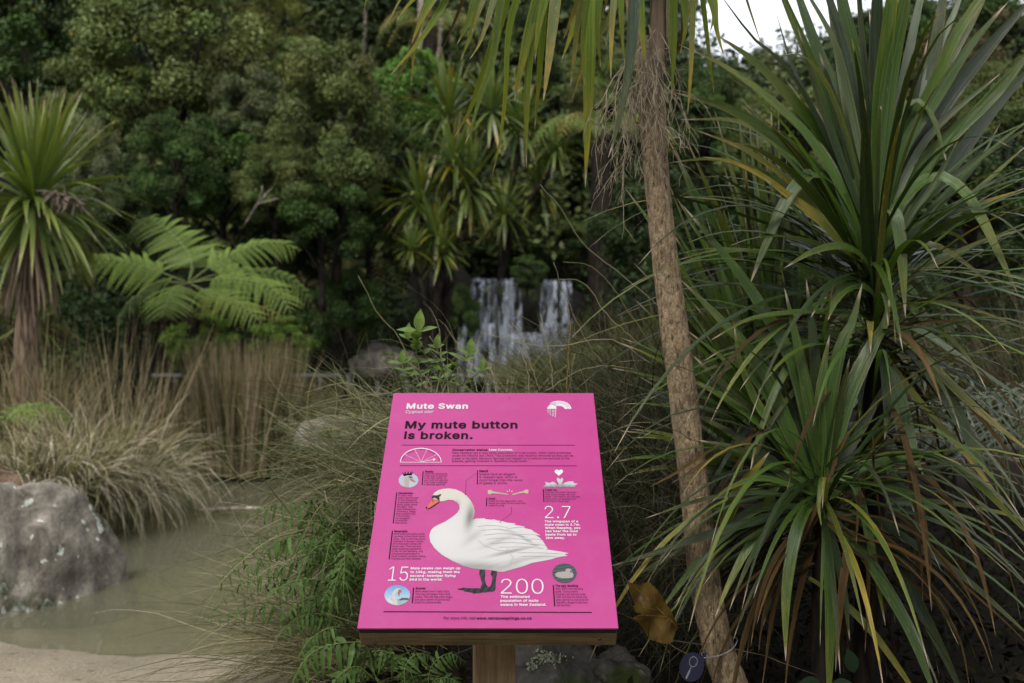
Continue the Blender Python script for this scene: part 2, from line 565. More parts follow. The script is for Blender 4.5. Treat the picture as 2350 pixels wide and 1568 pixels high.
def gz(x, y):
    x = np.asarray(x, float); y = np.asarray(y, float)
    wob = .10 * np.sin(x * 2.1 + .6) + .07 * np.sin(x * 4.7 + y * 1.3)
    z = .035 - .40 * sstep(4.1, 7.6, y + wob - .28 * np.clip(-x - 1.7, 0, 4))       # beach running under the pond
    edge = 13.0 + 9.0 * sstep(-2.6, -1.2, x)                                # far bank; the fall's pool reaches further back
    z = z + .80 * sstep(edge - .8, edge + 2.2, y)
    lb = sstep(-3.55, -4.6, x + .10 * (y - 9)) * sstep(6.9, 8.4, y)          # left bank with the dry tussock
    z = np.maximum(z, -.45 + .80 * lb)
    xb = -.85 + 1.9 * sstep(4.4, 9.5, y)                                    # right bank
    rb = sstep(xb - .35, xb + .45, x) * sstep(2.35, 3.0, y)
    z = z * (1 - rb) + (.46 + .25 * sstep(2, 8, x)) * rb
    hill = sstep(17, 30, y + .25 * np.abs(x + 2)) * 2.6 + np.clip(y + .15 * np.abs(x) - 24, 0, None) * .45
    hill = np.minimum(hill, 6.5 + 3.0 * sstep(-1, -8, x))
    side = np.clip(-x - 9, 0, 14) * .22 * sstep(6, 14, y) + np.clip(x - 7, 0, 6) * .20 * sstep(4, 12, y)
    pool = sstep(23.3, 22.3, y) * sstep(-3.0, -2.0, x) * sstep(3.6, 2.6, x)
    z = z + (hill + side) * (1 - pool)
    return z


def fbm(x, y, s, seed):
    r = np.random.default_rng(seed); o = np.zeros_like(x)
    for k in range(5):
        a = r.uniform(0, 6.28, 4); f = s * 1.9 ** k
        o += (np.sin(x * f * 1.1 + a[0] + 1.3 * np.sin(y * f * .7 + a[1])) * np.sin(y * f + a[2] + 1.2 * np.sin(x * f * .8 + a[3]))) / 1.8 ** k
    return o


gx = np.concatenate([np.linspace(-400, -20, 24)[:-1], np.linspace(-20, -6, 50)[:-1], np.linspace(-6, 5, 240)[:-1], np.linspace(5, 20, 50)[:-1], np.linspace(20, 400, 24)])
gy = np.concatenate([np.linspace(-400, -4, 22)[:-1], np.linspace(-4, 2, 24)[:-1], np.linspace(2, 9, 180)[:-1], np.linspace(9, 26, 110)[:-1], np.linspace(26, 70, 40)[:-1], np.linspace(70, 600, 20)])
X, Y = np.meshgrid(gx, gy)
Z = gz(X, Y) + .012 * fbm(X, Y, 2.5, 3) * sstep(0, 3, Y) + .3 * fbm(X, Y, .25, 4) * sstep(24, 34, Y)
nx, ny = len(gx), len(gy)
ii = (np.arange(ny - 1)[:, None] * nx + np.arange(nx - 1)[None])
Q = np.stack([ii, ii + 1, ii + nx + 1, ii + nx], -1).reshape(-1, 4)
sand = np.array([.29, .252, .192]); soil = np.array([.010, .0075, .005]); silt = np.array([.17, .165, .085]); duff = np.array([.008, .009, .004])
f_sand = (1 - sstep(-1.45, -.75, X + .15 * fbm(X, Y, 2, 8))) * (1 - sstep(9.5, 12.5, Y)) * sstep(-7.5, -6, X)
f_sand = np.maximum(f_sand * (Z < .14), (Y < 2.3) * .8)
f_silt = sstep(-.10, -.24, Z) * (Y > 4)
f_duff = sstep(14, 18, Y)
C = soil[None, None] * (1 - f_duff[..., None]) + duff * f_duff[..., None]
C = C * (1 - f_sand[..., None]) + sand * f_sand[..., None]
C = C * (1 - f_silt[..., None]) + silt * f_silt[..., None]


def mat_ground():
    m, nt, nd, lk, out = newmat('ground_soil_and_sand')
    a = N_(nt, "ShaderNodeAttribute", attribute_name="tint")
    ob = nd.new("ShaderNodeTexCoord").outputs["Object"]
    n1 = noise_n(nt, 1.8, 6, ob); n2 = noise_n(nt, 70, 4, ob, .7); n3 = noise_n(nt, 11, 5, ob)
    c = mixc(nt, 1.0, a.outputs["Color"], ramp(nt, n1, [(.3, (.8, .79, .76)), (.7, (1.15, 1.14, 1.1))]), 'MULTIPLY')
    c = mixc(nt, 1.0, c, ramp(nt, n2, [(.3, (.62, .6, .57)), (.68, (1.2, 1.2, 1.18))]), 'MULTIPLY')
    c = mixc(nt, mapr(nt, n3, .60, .70, 0, .8), c, mixc(nt, 1.0, c, (.45, .38, .30), 'MULTIPLY'))
    p = N_(nt, "ShaderNodeBsdfPrincipled", i_Roughness=.95)
    p.inputs["Specular IOR Level"].default_value = .1
    lk.new(c, p.inputs["Base Color"])
    lk.new(bump(nt, mathn(nt, 'ADD', n2, mathn(nt, 'MULTIPLY', n3, 1.5)), .6, .02), p.inputs["Normal"])
    lk.new(p.outputs[0], out.inputs[0])
    return m


ground = mk('ground', np.stack([X, Y, Z], -1), Q, mat=mat_ground(), tint=C.reshape(-1, 3), origin=(0, 0, 0))
tag(ground, 'sandy beach and dark soil banks rising into a wooded hillside', kind='structure')


def mat_water():
    m, nt, nd, lk, out = newmat('pond_water')
    ob = nd.new("ShaderNodeTexCoord").outputs["Object"]
    mp = nd.new("ShaderNodeMapping"); mp.inputs["Scale"].default_value = (.5, 1.4, 1); lk.new(ob, mp.inputs[0])
    n1 = noise_n(nt, 3.5, 3, mp.outputs[0], .5)
    nb = bump(nt, n1, .05, .05)
    tr = N_(nt, "ShaderNodeBsdfTransparent"); tr.inputs[0].default_value = (.80, .80, .66, 1)
    gl = N_(nt, "ShaderNodeBsdfGlossy", i_Roughness=.03)
    lk.new(nb, gl.inputs["Normal"])
    df = N_(nt, "ShaderNodeBsdfDiffuse"); df.inputs[0].default_value = (.26, .25, .165, 1)
    m0 = nd.new("ShaderNodeMixShader"); m0.inputs[0].default_value = .36
    lk.new(tr.outputs[0], m0.inputs[1]); lk.new(df.outputs[0], m0.inputs[2])
    fr = N_(nt, "ShaderNodeFresnel", i_IOR=1.33); lk.new(nb, fr.inputs["Normal"])
    mx = nd.new("ShaderNodeMixShader")
    lk.new(fr.outputs[0], mx.inputs[0]); lk.new(m0.outputs[0], mx.inputs[1]); lk.new(gl.outputs[0], mx.inputs[2])
    lk.new(mx.outputs[0], out.inputs[0])
    return m


wx = np.linspace(-14, 6, 41); wy = np.linspace(3.6, 24, 41)
WX, WY = np.meshgrid(wx, wy)
ii = (np.arange(40)[:, None] * 41 + np.arange(40)[None])
tag(mk('pond_water', np.stack([WX, WY, np.full_like(WX, WATER)], -1), np.stack([ii, ii + 1, ii + 42, ii + 41], -1), mat=mat_water(), origin=(0, 0, 0)),
    'murky olive green pond water between the beach and the reeds', kind='structure')


def rock_mesh(seed, size, sub=4, amp=.28, flat=.25, freq=1.3):
    import bmesh
    bm = bmesh.new(); bmesh.ops.create_icosphere(bm, subdivisions=sub, radius=1)
    V = np.array([v.co[:] for v in bm.verts]); T = np.array([[v.index for v in f.verts] for f in bm.faces]); bm.free()
    off = Vector((seed * 7.3, seed * 3.1, seed * 5.7)); out = []
    for v in V:
        p = Vector(v)
        n = noise.fractal(p * freq + off, .9, 2.1, 4) * amp + noise.noise(p * .8 + off) * amp * .8
        n += abs(noise.noise(p * freq * 2.5 + off * 2)) * amp * .25
        out.append(p * (1 + n))
    V = np.array([o[:] for o in out]); V[:, 2] = np.where(V[:, 2] < -flat, -flat + (V[:, 2] + flat) * .2, V[:, 2])
    return V * np.array(size), T


def rock(name, loc, size, seed, mat, label, cat='rock', rz=0, **kw):
    V, T = rock_mesh(seed, size, **kw)
    c, s = math.cos(rz), math.sin(rz)
    V = V @ np.array([[c, s, 0], [-s, c, 0], [0, 0, 1]]) + np.array(loc)
    return tag(mk(name, V, T=T, mat=mat, origin=loc), label, cat)


# waterfall: ledges of wet rock and two curtains of falling water
D_F = 22.0
cliff = []
for k, (px, py, d, sx, sy, sz, lab) in enumerate([
        (1010, 760, 22.6, 1.0, .9, 1.6, 'dark wet rock face left of the waterfall'),
        (1135, 775, 23.0, .95, .8, 1.28, 'dark wet rock ledge under the wide left curtain of the waterfall'),
        (1220, 740, 22.9, .45, .7, 1.35, 'dark wet rock between the two curtains of the waterfall'),
        (1285, 770, 23.0, .70, .8, 1.30, 'dark wet rock ledge under the narrow right curtain of the waterfall'),
        (1420, 790, 22.7, 1.1, .8, 1.1, 'dark wet rock face right of the waterfall'),
        (1150, 860, 21.9, 1.1, .5, .55, 'low wet rock step at the foot of the left curtain'),
        (1290, 870, 21.8, .8, .5, .60, 'low wet rock step at the foot of the right curtain'),
        (1050, 850, 21.7, .5, .5, .6, 'wet rock splashed by the left edge of the waterfall')]):
    rock('wet_rock', P(px, py, d), (sx, sy, sz), 20 + k, M['wetrock'], lab, sub=3, amp=.22, flat=.9)


def mat_fall():
    m, nt, nd, lk, out = newmat('falling_water')
    a = N_(nt, "ShaderNodeAttribute", attribute_name="tint")
    ob = nd.new("ShaderNodeTexCoord").outputs["Object"]
    mp = nd.new("ShaderNodeMapping"); mp.inputs["Scale"].default_value = (6, 4, .9); lk.new(ob, mp.inputs[0])
    n = noise_n(nt, 1.6, 5, mp.outputs[0], .7, .5)
    al = mathn(nt, 'MULTIPLY', mapr(nt, n, .48, .62, 0.0, 1.0), a.outputs["Fac"], True)
    df = N_(nt, "ShaderNodeBsdfDiffuse"); df.inputs[0].default_value = (.50, .54, .62, 1)
    tl = N_(nt, "ShaderNodeBsdfTranslucent"); tl.inputs[0].default_value = (.4, .44, .5, 1)
    gl = N_(nt, "ShaderNodeBsdfTransparent")
    m0 = nd.new("ShaderNodeMixShader"); m0.inputs[0].default_value = .35
    lk.new(df.outputs[0], m0.inputs[1]); lk.new(tl.outputs[0], m0.inputs[2])
    mx = nd.new("ShaderNodeMixShader")
    lk.new(al, mx.inputs[0]); lk.new(gl.outputs[0], mx.inputs[1]); lk.new(m0.outputs[0], mx.inputs[2])
    lk.new(mx.outputs[0], out.inputs[0])
    return m


M['fall'] = mat_fall()


def curtain(mb, x0, x1, ytop, ybot, d, n, spread, rg, wpx=(3, 10), gap=.0):
    for k in range(n):
        u = rg.random()
        x = x0 + (x1 - x0) * u
        if gap and abs(u - .5) < gap and rg.random() < .7: continue
        w = rg.uniform(*wpx) / F * d
        yt = ytop + rg.uniform(-4, 6); yb = ytop + (ybot - ytop) * (rg.uniform(.75, 1.05) if rg.random() < .8 else rg.uniform(.3, .7))
        dd = d - rg.uniform(0, .35)
        K = 9
        p0 = P(x, yt, dd + .45); p1 = P(x, yt + 2, dd)
        x2 = x + (x - (x0 + x1) / 2) * spread + rg.normal(0, 2.5)
        p2 = P((x + x2) / 2, (yt + yb) / 2, dd - .12); p3 = P(x2, yb, dd - .2)
        path = crom([p0, p1, p2, p3], K)
        ww = w * (1 + .5 * rg.random() * np.linspace(0, 1, K + 1))
        S = np.array([1, rg.uniform(-.4, .4), 0])
        V = np.stack([path - S * ww[:, None] / 2, path + S * ww[:, None] / 2], 1).reshape(-1, 3)
        i = np.arange(K) * 2
        mb.add(V, np.stack([i, i + 1, i + 3, i + 2], -1), tint=[rg.uniform(.35, 1)] * 3)


fall = empty('waterfall', P(1190, 860, D_F))
tag(fall, 'white waterfall dropping in two curtains over a dark rock ledge', 'waterfall')
rg = np.random.default_rng(4)
mb = MB(); curtain(mb, 1082, 1196, 645, 800, 21.95, 40, .08, rg, (6, 15), .10); mb.build('left_curtain', M['fall'], fall)
mb = MB(); curtain(mb, 1244, 1310, 648, 790, 21.9, 26, .08, rg, (6, 14)); mb.build('right_curtain', M['fall'], fall)
mb = MB()
curtain(mb, 1055, 1130, 745, 880, 21.4, 46, .15, rg, (4, 11)); curtain(mb, 1150, 1245, 768, 890, 21.2, 70, .2, rg, (5, 13))
curtain(mb, 1245, 1305, 745, 880, 21.2, 44, .2, rg, (5, 13)); curtain(mb, 1250, 1350, 835, 900, 21.0, 40, .2, rg, (6, 14))
mb.build('lower_cascade', M['fall'], fall)
mb = MB()          # spray: blobs of foam where the water lands
for k in range(260):
    cx, cy = [(1195, 790), (1275, 775), (1300, 865), (1090, 835), (1180, 860)][rg.integers(5)]
    c = P(cx + rg.normal(0, 22), cy + rg.normal(0, 14), 21.2 + rg.normal(0, .15)); r = rg.uniform(.02, .06)
    a = norm(rg.normal(size=3)); b = norm(np.cross(a, rg.normal(size=3)))
    mb.add([c - a * r - b * r * .5, c + a * r - b * r, c + a * r * .7 + b * r, c - a * r + b * r * .8], [[0, 1, 2, 3]], tint=[rg.uniform(.4, .9)] * 3)
mb.build('spray', M['fall'], fall)["kind"] = "stuff"

# ------------------------------------------------------------------ trees of the hillside
def crown_mesh(name, seed, n, clumps, leaf, shape=(1, 1, 1), clump_r=(.10, .23), hollow=.62, droop=0., asp=.48):
    r = np.random.default_rng(seed)
    cd = norm(r.normal(size=(clumps, 3))); cd[:, 2] = np.where(cd[:, 2] < -.85, -cd[:, 2] * .6, cd[:, 2])
    cr = hollow + (1 - hollow) * r.random(clumps) ** .6
    cc = cd * cr[:, None] * .82
    rad = r.uniform(*clump_r, clumps)
    ctint = np.clip(r.normal(1, .16, (clumps, 1)) * np.array([[1, 1, 1]]) + r.normal(0, .05, (clumps, 3)), .5, 1.6)
    w = rad ** 2; k = r.choice(clumps, n, p=w / w.sum())
    d = norm(r.normal(size=(n, 3)) + cd[k] * .35 + np.array([0, 0, .25]))
    rr = rad[k] * (r.random(n) ** .4) * (1 + .25 * r.normal(size=n))
    pos = cc[k] + d * rr[:, None] * np.array([1, 1, .75])
    pos *= np.array(shape)
    nr = norm(d * .7 + r.normal(size=(n, 3)) * .65 + np.array([0, 0, .55]))
    ax = norm(np.cross(nr, r.normal(size=(n, 3))) + np.array([0, 0, -droop]))
    sd = norm(np.cross(nr, ax))
    L = leaf * r.uniform(.6, 1.35, n)[:, None]; Wd = L * asp
    V = np.stack([pos - ax * L * .5, pos + sd * Wd * .5 - nr * Wd * .08, pos + ax * L * .5 - nr * L * .12, pos - sd * Wd * .5 - nr * Wd * .08], 1).reshape(-1, 3)
    Q = np.arange(n * 4).reshape(-1, 4)
    tn = ctint[k] * np.clip(r.normal(1, .16, (n, 1)), .5, 1.6)
    old = r.random(n) < .002
    tn[old] = np.array([3.2, 1.9, .7])
    me = mkmesh(name, V, Q, smooth=False, tint=np.repeat(tn, 4, 0))
    return me, cc * np.array(shape), rad


def limbs_mesh(name, cc, seed, height=1.6, r0=.07, nb=14):
    r = np.random.default_rng(seed); mb = MB()
    top = np.array([0, 0, .1])
    tr = crom([np.array([0, 0, -height]), np.array([.06, -.03, -height * .5]), top], 8)
    mb.add(*tube(tr, np.linspace(r0, r0 * .55, 9), 7))
    for k in r.choice(len(cc), min(nb, len(cc)), replace=False):
        s = tr[r.integers(3, 9)]
        mid = (s + cc[k]) / 2 + r.normal(0, .06, 3)
        mb.add(*tube(crom([s, mid, cc[k]], 5), np.linspace(r0 * .45, r0 * .12, 6), 5))
    g = mb.get()
    return mkmesh(name, g['V'], g['Q'], g['T'])


FOL = {
    'olive': mat_foliage('olive_foliage', (0.088, 0.115, 0.036), .42, .12),
    'olive_light': mat_foliage('light_olive_foliage', (0.12, 0.155, 0.05), .42, .12),
    'grey': mat_foliage('grey_green_foliage', (0.105, 0.132, 0.062), .45, .12),
    'green': mat_foliage('mid_green_foliage', (0.046, 0.082, 0.022), .40, .12),
    'bright': mat_foliage('bright_green_foliage', (0.095, 0.185, 0.034), .38, .12),
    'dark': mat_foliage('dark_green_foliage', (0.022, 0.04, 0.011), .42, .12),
    'brown': mat_foliage('brownish_foliage', (0.085, 0.078, 0.034), .5, .12),
    'conifer': mat_foliage('yellow_green_conifer_foliage', (0.078, 0.084, 0.018), .5, .12),
    'fernshrub': mat_foliage('ferny_foliage', (0.085, 0.14, 0.026), .45, .12),
}
CR = {
    'fine': crown_mesh('crown_fine', 1, 62000, 80, .038),
    'fine2': crown_mesh('crown_fine_b', 2, 58000, 70, .039, (1, .9, 1.1)),
    'broad': crown_mesh('crown_broad', 3, 34000, 52, .056, asp=.55),
    'dense': crown_mesh('crown_dense', 4, 44000, 60, .047, (1, 1, .95)),
    'sparse': crown_mesh('crown_sparse', 5, 20000, 60, .042, (1, .9, 1.15), (.10, .20), .3),
    'cone': crown_mesh('crown_cone', 6, 36000, 90, .048, (.75, .75, 1.5), (.12, .24), .3, .6, .3),
}
LIMB = {k: limbs_mesh('limbs_' + k, v[1], i + 30) for i, (k, v) in enumerate(CR.items())}
for me in LIMB.values():
    me.materials.append(M['bark_dark'])
for me, _, _ in CR.values():
    me.materials.append(FOL['green'])


def tree(name, px, py, rpx, d, kind, fol, label, cat='tree', group='trees on the slope behind the pond', sq=(1, 1, 1), rz=0, bark=None):
    c = P(px, py, d); R = rpx / F * d
    root = empty(name, c)
    # the thing's origin sits at the foot of its trunk
    foot = c - np.array([0, 0, 1.6 * R * sq[2]])
    root.location = foot
    for nm, me in (('crown', CR[kind][0]), ('trunk', LIMB[kind])):
        o = bpy.data.objects.new(nm, me); col.objects.link(o)
        o.parent = root; o.location = (0, 0, 1.6 * R * sq[2])
        o.scale = (R * sq[0], R * sq[1], R * sq[2]); o.rotation_euler = (0, 0, rz)
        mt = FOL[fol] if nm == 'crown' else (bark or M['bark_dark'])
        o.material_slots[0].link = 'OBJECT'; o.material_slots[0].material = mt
        if nm == 'crown': o["kind"] = "stuff"
    tag(root, label, cat, group)
    return root


def leaf_mass(name, spots, per, leaf, pal, seed, matname):
    """Leaves over many overlapping mounds, joined: growth that reads as one mass."""
    r = np.random.default_rng(seed); pos, nrm, tn = [], [], []
    for c, R in spots:
        n = int(per * R * R)
        dd = norm(r.normal(size=(n, 3)) + np.array([0, -.35, .35]))
        lump = 1 + .18 * np.sin(dd[:, 0] * 7 + R * 9) * np.sin(dd[:, 2] * 8 + R * 5) + .12 * np.sin(dd[:, 1] * 13)
        pos.append(c + dd * (R * lump * r.uniform(.72, 1.05, n))[:, None]); nrm.append(dd)
        tn.append(np.array(pal[r.integers(len(pal))]) * np.clip(r.normal(1, .28, (n, 1)), .4, 1.9))
    pos = np.concatenate(pos); tn = np.concatenate(tn); nr = norm(np.concatenate(nrm) * .8 + r.normal(size=pos.shape) * .6 + [0, 0, .4])
    n = len(pos); ax = norm(np.cross(nr, r.normal(size=(n, 3)))); sd = np.cross(nr, ax)
    L = r.uniform(*leaf, n)[:, None]; Wd = L * .55
    V = np.stack([pos - ax * L * .5, pos + sd * Wd * .5, pos + ax * L * .5 - nr * L * .1, pos - sd * Wd * .5], 1).reshape(-1, 3)
    return mk(name, V, np.arange(n * 4).reshape(-1, 4), mat=mat_tint(matname, .5, .1, .12), smooth=False, tint=np.repeat(tn, 4, 0), origin=(0, float(pos[:, 1].mean()), 0))


r = np.random.default_rng(77); spots = []
for k in range(420):                       # the far wood over the top of the hillside
    d = r.uniform(24, 46); px = r.uniform(-260, 2600)
    lim = (105 + 30 * math.sin(px * .03) if px < 1840 else 8 + 20 * math.sin(px * .02)) if px > 1540 else (100 if 1070 < px < 1150 else -400)
    R = r.uniform(1.2, 2.4)
    x = (px - CX) / F * d; g_ = float(gz(x, d)); z = g_ + r.uniform(.4, 6.5 if px < 1500 else 4.5)
    ytop = CY - (z + R * 1.2 - CAM_H) / d * F
    if ytop < lim:
        z -= (lim - ytop) / F * d
        if z + R * .4 < g_: continue
    spots.append((np.array([x, d, z]), R))
r2 = np.random.default_rng(91)             # unseen wood added behind the viewpoint to block low sky and darken near plants
back = [(np.array([r2.uniform(-11, 12), r2.uniform(-8.5, -5.0), r2.uniform(.6, 5.4)]), r2.uniform(1.1, 1.7)) for k in range(90)]
tag(leaf_mass('added_shade_wood', back, 300, (.12, .26), [(.045, .070, .022), (.07, .09, .03)], 92, 'added_shade_leaf'), 'unseen leaf mass added behind the viewpoint to shade the near plants', kind='stuff')
tag(leaf_mass('far_woodland', spots, 330, (.13, .28), [(.045, .062, .020), (.024, .038, .012), (.070, .085, .026), (.036, .050, .022)], 78, 'far_wood_leaf'), 'dark mixed woodland covering the far hillside', kind='stuff')
spots = []
for k in range(230):                       # undergrowth closing the ground between the trunks
    d = r.uniform(14.5, 24); px = r.uniform(-200, 2500); x = (px - CX) / F * d
    if (d < 23.4 and 1020 < px < 1370) or (d < 20.4 and 300 < px < 1250): continue
    R = r.uniform(.5, 1.1); z = float(gz(x, d)) + r.uniform(0, 1.9)
    spots.append((np.array([x, d, z]), R))
tag(leaf_mass('undergrowth', spots, 620, (.06, .15), [(.020, .038, .010), (.012, .022, .007), (.035, .052, .014), (.035, .030, .012), (.010, .018, .006)], 79, 'undergrowth_leaf'), 'shaded leafy undergrowth covering the slope behind the pond', kind='stuff')

TREES = [
    # name, px, py, rpx, d, crown, foliage, label, squash, rz
    ('broadleaf_tree', 395, 110, 255, 17, 'fine', 'olive_light', 'large rounded olive tree at the upper left, its right edge against dark wood', (1.0, 1, 1.05), .3),
    ('broadleaf_tree', 60, 70, 260, 18.5, 'dense', 'green', 'dark green tree filling the top left corner behind the cabbage tree', (1, 1, 1), 1.1),
    ('shrub', 205, 400, 125, 12.5, 'fine2', 'grey', 'grey green shrub right behind the cabbage tree head at the left', (.8, .8, 1.15), 2.0),
    ('broadleaf_tree', 770, 300, 175, 16, 'fine2', 'olive', 'olive green tree with small leaves in the middle of the slope, above the reeds', (1, 1, 1.25), .8),
    ('shrub', 510, 400, 150, 16.2, 'broad', 'green', 'mid green broad leaved shrub directly above the tree fern', (1, 1, 1.0), 2.2),
    ('broadleaf_tree', 950, 210, 115, 19, 'broad', 'bright', 'bright green glossy leaved tree behind the cluster of cabbage tree heads', (1.05, 1, .95), .5),
    ('broadleaf_tree', 700, 165, 105, 18, 'broad', 'olive_light', 'light green tree crown right of the large rounded olive tree', (1, 1, .9), 3.6),
    ('conifer_tree', 620, 40, 110, 24, 'cone', 'conifer', 'yellowish conifer rising behind the rounded olive tree', (1.1, 1, 1), 0),
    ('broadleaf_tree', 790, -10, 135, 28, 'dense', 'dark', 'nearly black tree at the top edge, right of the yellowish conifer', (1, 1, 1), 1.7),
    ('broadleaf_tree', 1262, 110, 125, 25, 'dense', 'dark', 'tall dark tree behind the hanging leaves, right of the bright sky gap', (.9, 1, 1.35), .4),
    ('broadleaf_tree', 1395, 210, 135, 19, 'fine', 'olive', 'soft olive tree between the hanging leaves and the leaning trunk', (1, 1, 1.1), 4.4),
    ('broadleaf_tree', 1610, 270, 150, 21, 'fine2', 'green', 'green tree seen just right of the leaning trunk below the open sky', (1, 1, .95), 5.2),
    ('broadleaf_tree', 1800, 330, 165, 19, 'fine', 'olive', 'olive tree behind the upright leaves of the big cabbage tree', (1.1, 1, 1), 2.7),
    ('broadleaf_tree', 2210, 170, 175, 15, 'sparse', 'brown', 'open brownish tree with sky showing through at the upper right', (1.1, 1, 1.0), 1.2),
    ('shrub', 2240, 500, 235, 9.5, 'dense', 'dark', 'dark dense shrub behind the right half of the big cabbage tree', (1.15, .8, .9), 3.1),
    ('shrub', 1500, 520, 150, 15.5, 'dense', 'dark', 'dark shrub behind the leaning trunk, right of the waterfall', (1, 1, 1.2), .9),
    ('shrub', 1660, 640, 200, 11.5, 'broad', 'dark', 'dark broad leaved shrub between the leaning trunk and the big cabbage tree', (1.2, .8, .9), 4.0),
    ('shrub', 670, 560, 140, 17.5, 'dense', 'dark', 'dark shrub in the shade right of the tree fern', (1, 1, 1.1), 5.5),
    ('shrub', 850, 480, 115, 18, 'fine2', 'green', 'mid green shrub left of the cabbage tree heads above the waterfall', (1, 1, 1.1), 2.9),
    ('shrub', 650, 790, 85, 15, 'broad', 'fernshrub', 'low yellow green shrub below the right fronds of the tree fern', (1, 1, .9), 1.9),
    ('shrub', 300, 560, 140, 17, 'dense', 'dark', 'dark shrub in the shade between the cabbage tree and the tree fern', (1, 1, 1), .1),
    ('shrub', 790, 720, 105, 16.5, 'dense', 'green', 'shaded green shrub above the footbridge, left of the dark rock face', (1, 1, 1.15), 4.9),
    ('shrub', 1055, 735, 60, 21.2, 'dense', 'green', 'small dark green shrub overhanging the left curtain of the waterfall', (1, .8, 1.6), 3.3),
    ('shrub', 1212, 625, 48, 21.4, 'broad', 'green', 'small leafy plant hanging over the gap between the two curtains', (1, .8, 1.0), 3.3),
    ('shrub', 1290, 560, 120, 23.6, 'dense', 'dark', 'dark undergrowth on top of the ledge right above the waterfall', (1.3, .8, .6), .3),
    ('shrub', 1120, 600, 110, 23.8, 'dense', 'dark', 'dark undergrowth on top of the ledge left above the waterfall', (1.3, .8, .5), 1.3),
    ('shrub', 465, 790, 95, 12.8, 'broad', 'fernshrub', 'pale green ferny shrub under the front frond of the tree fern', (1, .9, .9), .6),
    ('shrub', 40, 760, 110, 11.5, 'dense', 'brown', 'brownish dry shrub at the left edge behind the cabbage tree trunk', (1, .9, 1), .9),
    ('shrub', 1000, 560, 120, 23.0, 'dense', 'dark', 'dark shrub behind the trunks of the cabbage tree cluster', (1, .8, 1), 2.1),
    ('broadleaf_tree', 1480, 60, 60, 30, 'sparse', 'green', 'distant thin tree against the sky left of the leaning trunk top', (1, 1, 1.2), 2.1),
    ('conifer_tree', 1560, 130, 55, 34, 'cone', 'green', 'distant pointed tree against the sky just right of the leaning trunk', (1, 1, 1.1), .1),
    ('conifer_tree', 1745, 165, 48, 36, 'cone', 'green', 'distant pointed tree under the brightest patch of sky', (1, 1, 1.1), 2.1),
    ('broadleaf_tree', 2080, 120, 150, 21, 'dense', 'green', 'green tree hidden behind the middle of the big cabbage tree head', (1.1, 1, .9), 2.9),
    ('shrub', 640, 425, 120, 15.4, 'fine', 'olive', 'olive shrub in the middle of the slope, above the right fronds of the tree fern', (1, 1, 1), 3.9),
    ('shrub', 400, 380, 135, 15.0, 'fine2', 'green', 'green shrub under the large rounded olive tree, above the upright fern frond', (1, 1, 1), 5.9),
    ('broadleaf_tree', 235, 230, 150, 16.4, 'dense', 'olive', 'olive tree between the cabbage tree head and the large rounded tree', (1, 1, 1), .7),
    ('broadleaf_tree', 575, 260, 120, 16.6, 'fine', 'grey', 'grey green crown between the rounded olive tree and the middle olive tree', (1, 1, 1), 1.5),
    ('shrub', 740, 500, 135, 15.6, 'dense', 'green', 'deep green shrub right of the pale dead branch', (1, 1, 1), 2.3),
    ('shrub', 910, 370, 100, 17.2, 'broad', 'green', 'leafy green shrub left of the highest cabbage tree heads', (1, 1, 1.1), 4.1),
    ('shrub', 110, 600, 120, 12.0, 'fine', 'olive', 'olive shrub low behind the drooping leaves of the left cabbage tree', (1, .9, 1), 4.6),
    ('shrub', 2190, 900, 240, 6.6, 'dense', 'dark', 'low dark shrub in the shade between the big cabbage tree and the right edge', (1.3, .8, .8), 2.4),
    ('shrub', 1690, 900, 150, 6.4, 'dense', 'dark', 'low dark shrub in the shade just right of the leaning trunk', (1.2, .8, .8), 5.1),
    ('broadleaf_tree', 2290, 40, 130, 24, 'dense', 'green', 'tall green tree at the top right corner behind the stiff leaves', (1.1, 1, 1.0), 1.9),
    ('broadleaf_tree', 2330, 250, 150, 13, 'fine', 'olive', 'olive tree at the right edge behind the stiff right leaves', (1, 1, 1.0), 2.9),
]
for t in TREES:
    tree(t[0], t[1], t[2], t[3], t[4], t[5], t[6], t[7], cat='shrub' if t[0] == 'shrub' else 'tree',
         group='shrubs around the pond' if t[0] == 'shrub' else 'trees on the slope behind the pond', sq=t[8], rz=t[9])

# bare pale trunks at the top of the slope
for k, (px, d, w, lab) in enumerate([(838, 27, 10, 'pale bare trunk at the top edge, leftmost of three on the slope'),
                                    (965, 26, 14, 'thick pale bare trunk at the top edge, left of the high tree fern'),
                                    (1012, 26.5, 10, 'pale bare trunk at the top edge, just above the high tree fern'),
                                    (1038, 27, 9, 'thin pale bare trunk at the top edge, beside the bright sky gap')]):
    path = crom([P(px - 6, 150, d), P(px, 60, d), P(px + 4, -120, d)], 8)
    tag(MB().add(*tube(path, w / F * d / 2, 8, .06, seed=k)).build('bare_trunk', M['bark_pale']), lab, 'tree trunk', 'pale trunks at the top of the slope')
# a pale dead branch in the middle shrubs
mb = MB()
for a, b, c in (((560, 520), (590, 470), (625, 430)), ((585, 480), (600, 445), (602, 425)), ((590, 470), (612, 462), (640, 455))):
    mb.add(*tube(crom([P(*a, 15.0), P(*b, 14.6), P(*c, 14.5)], 6), np.linspace(.018, .006, 7), 5))
tag(mb.build('dead_branch', M['bark_pale']), 'pale dead forked branch poking out above the tree fern', 'branch')

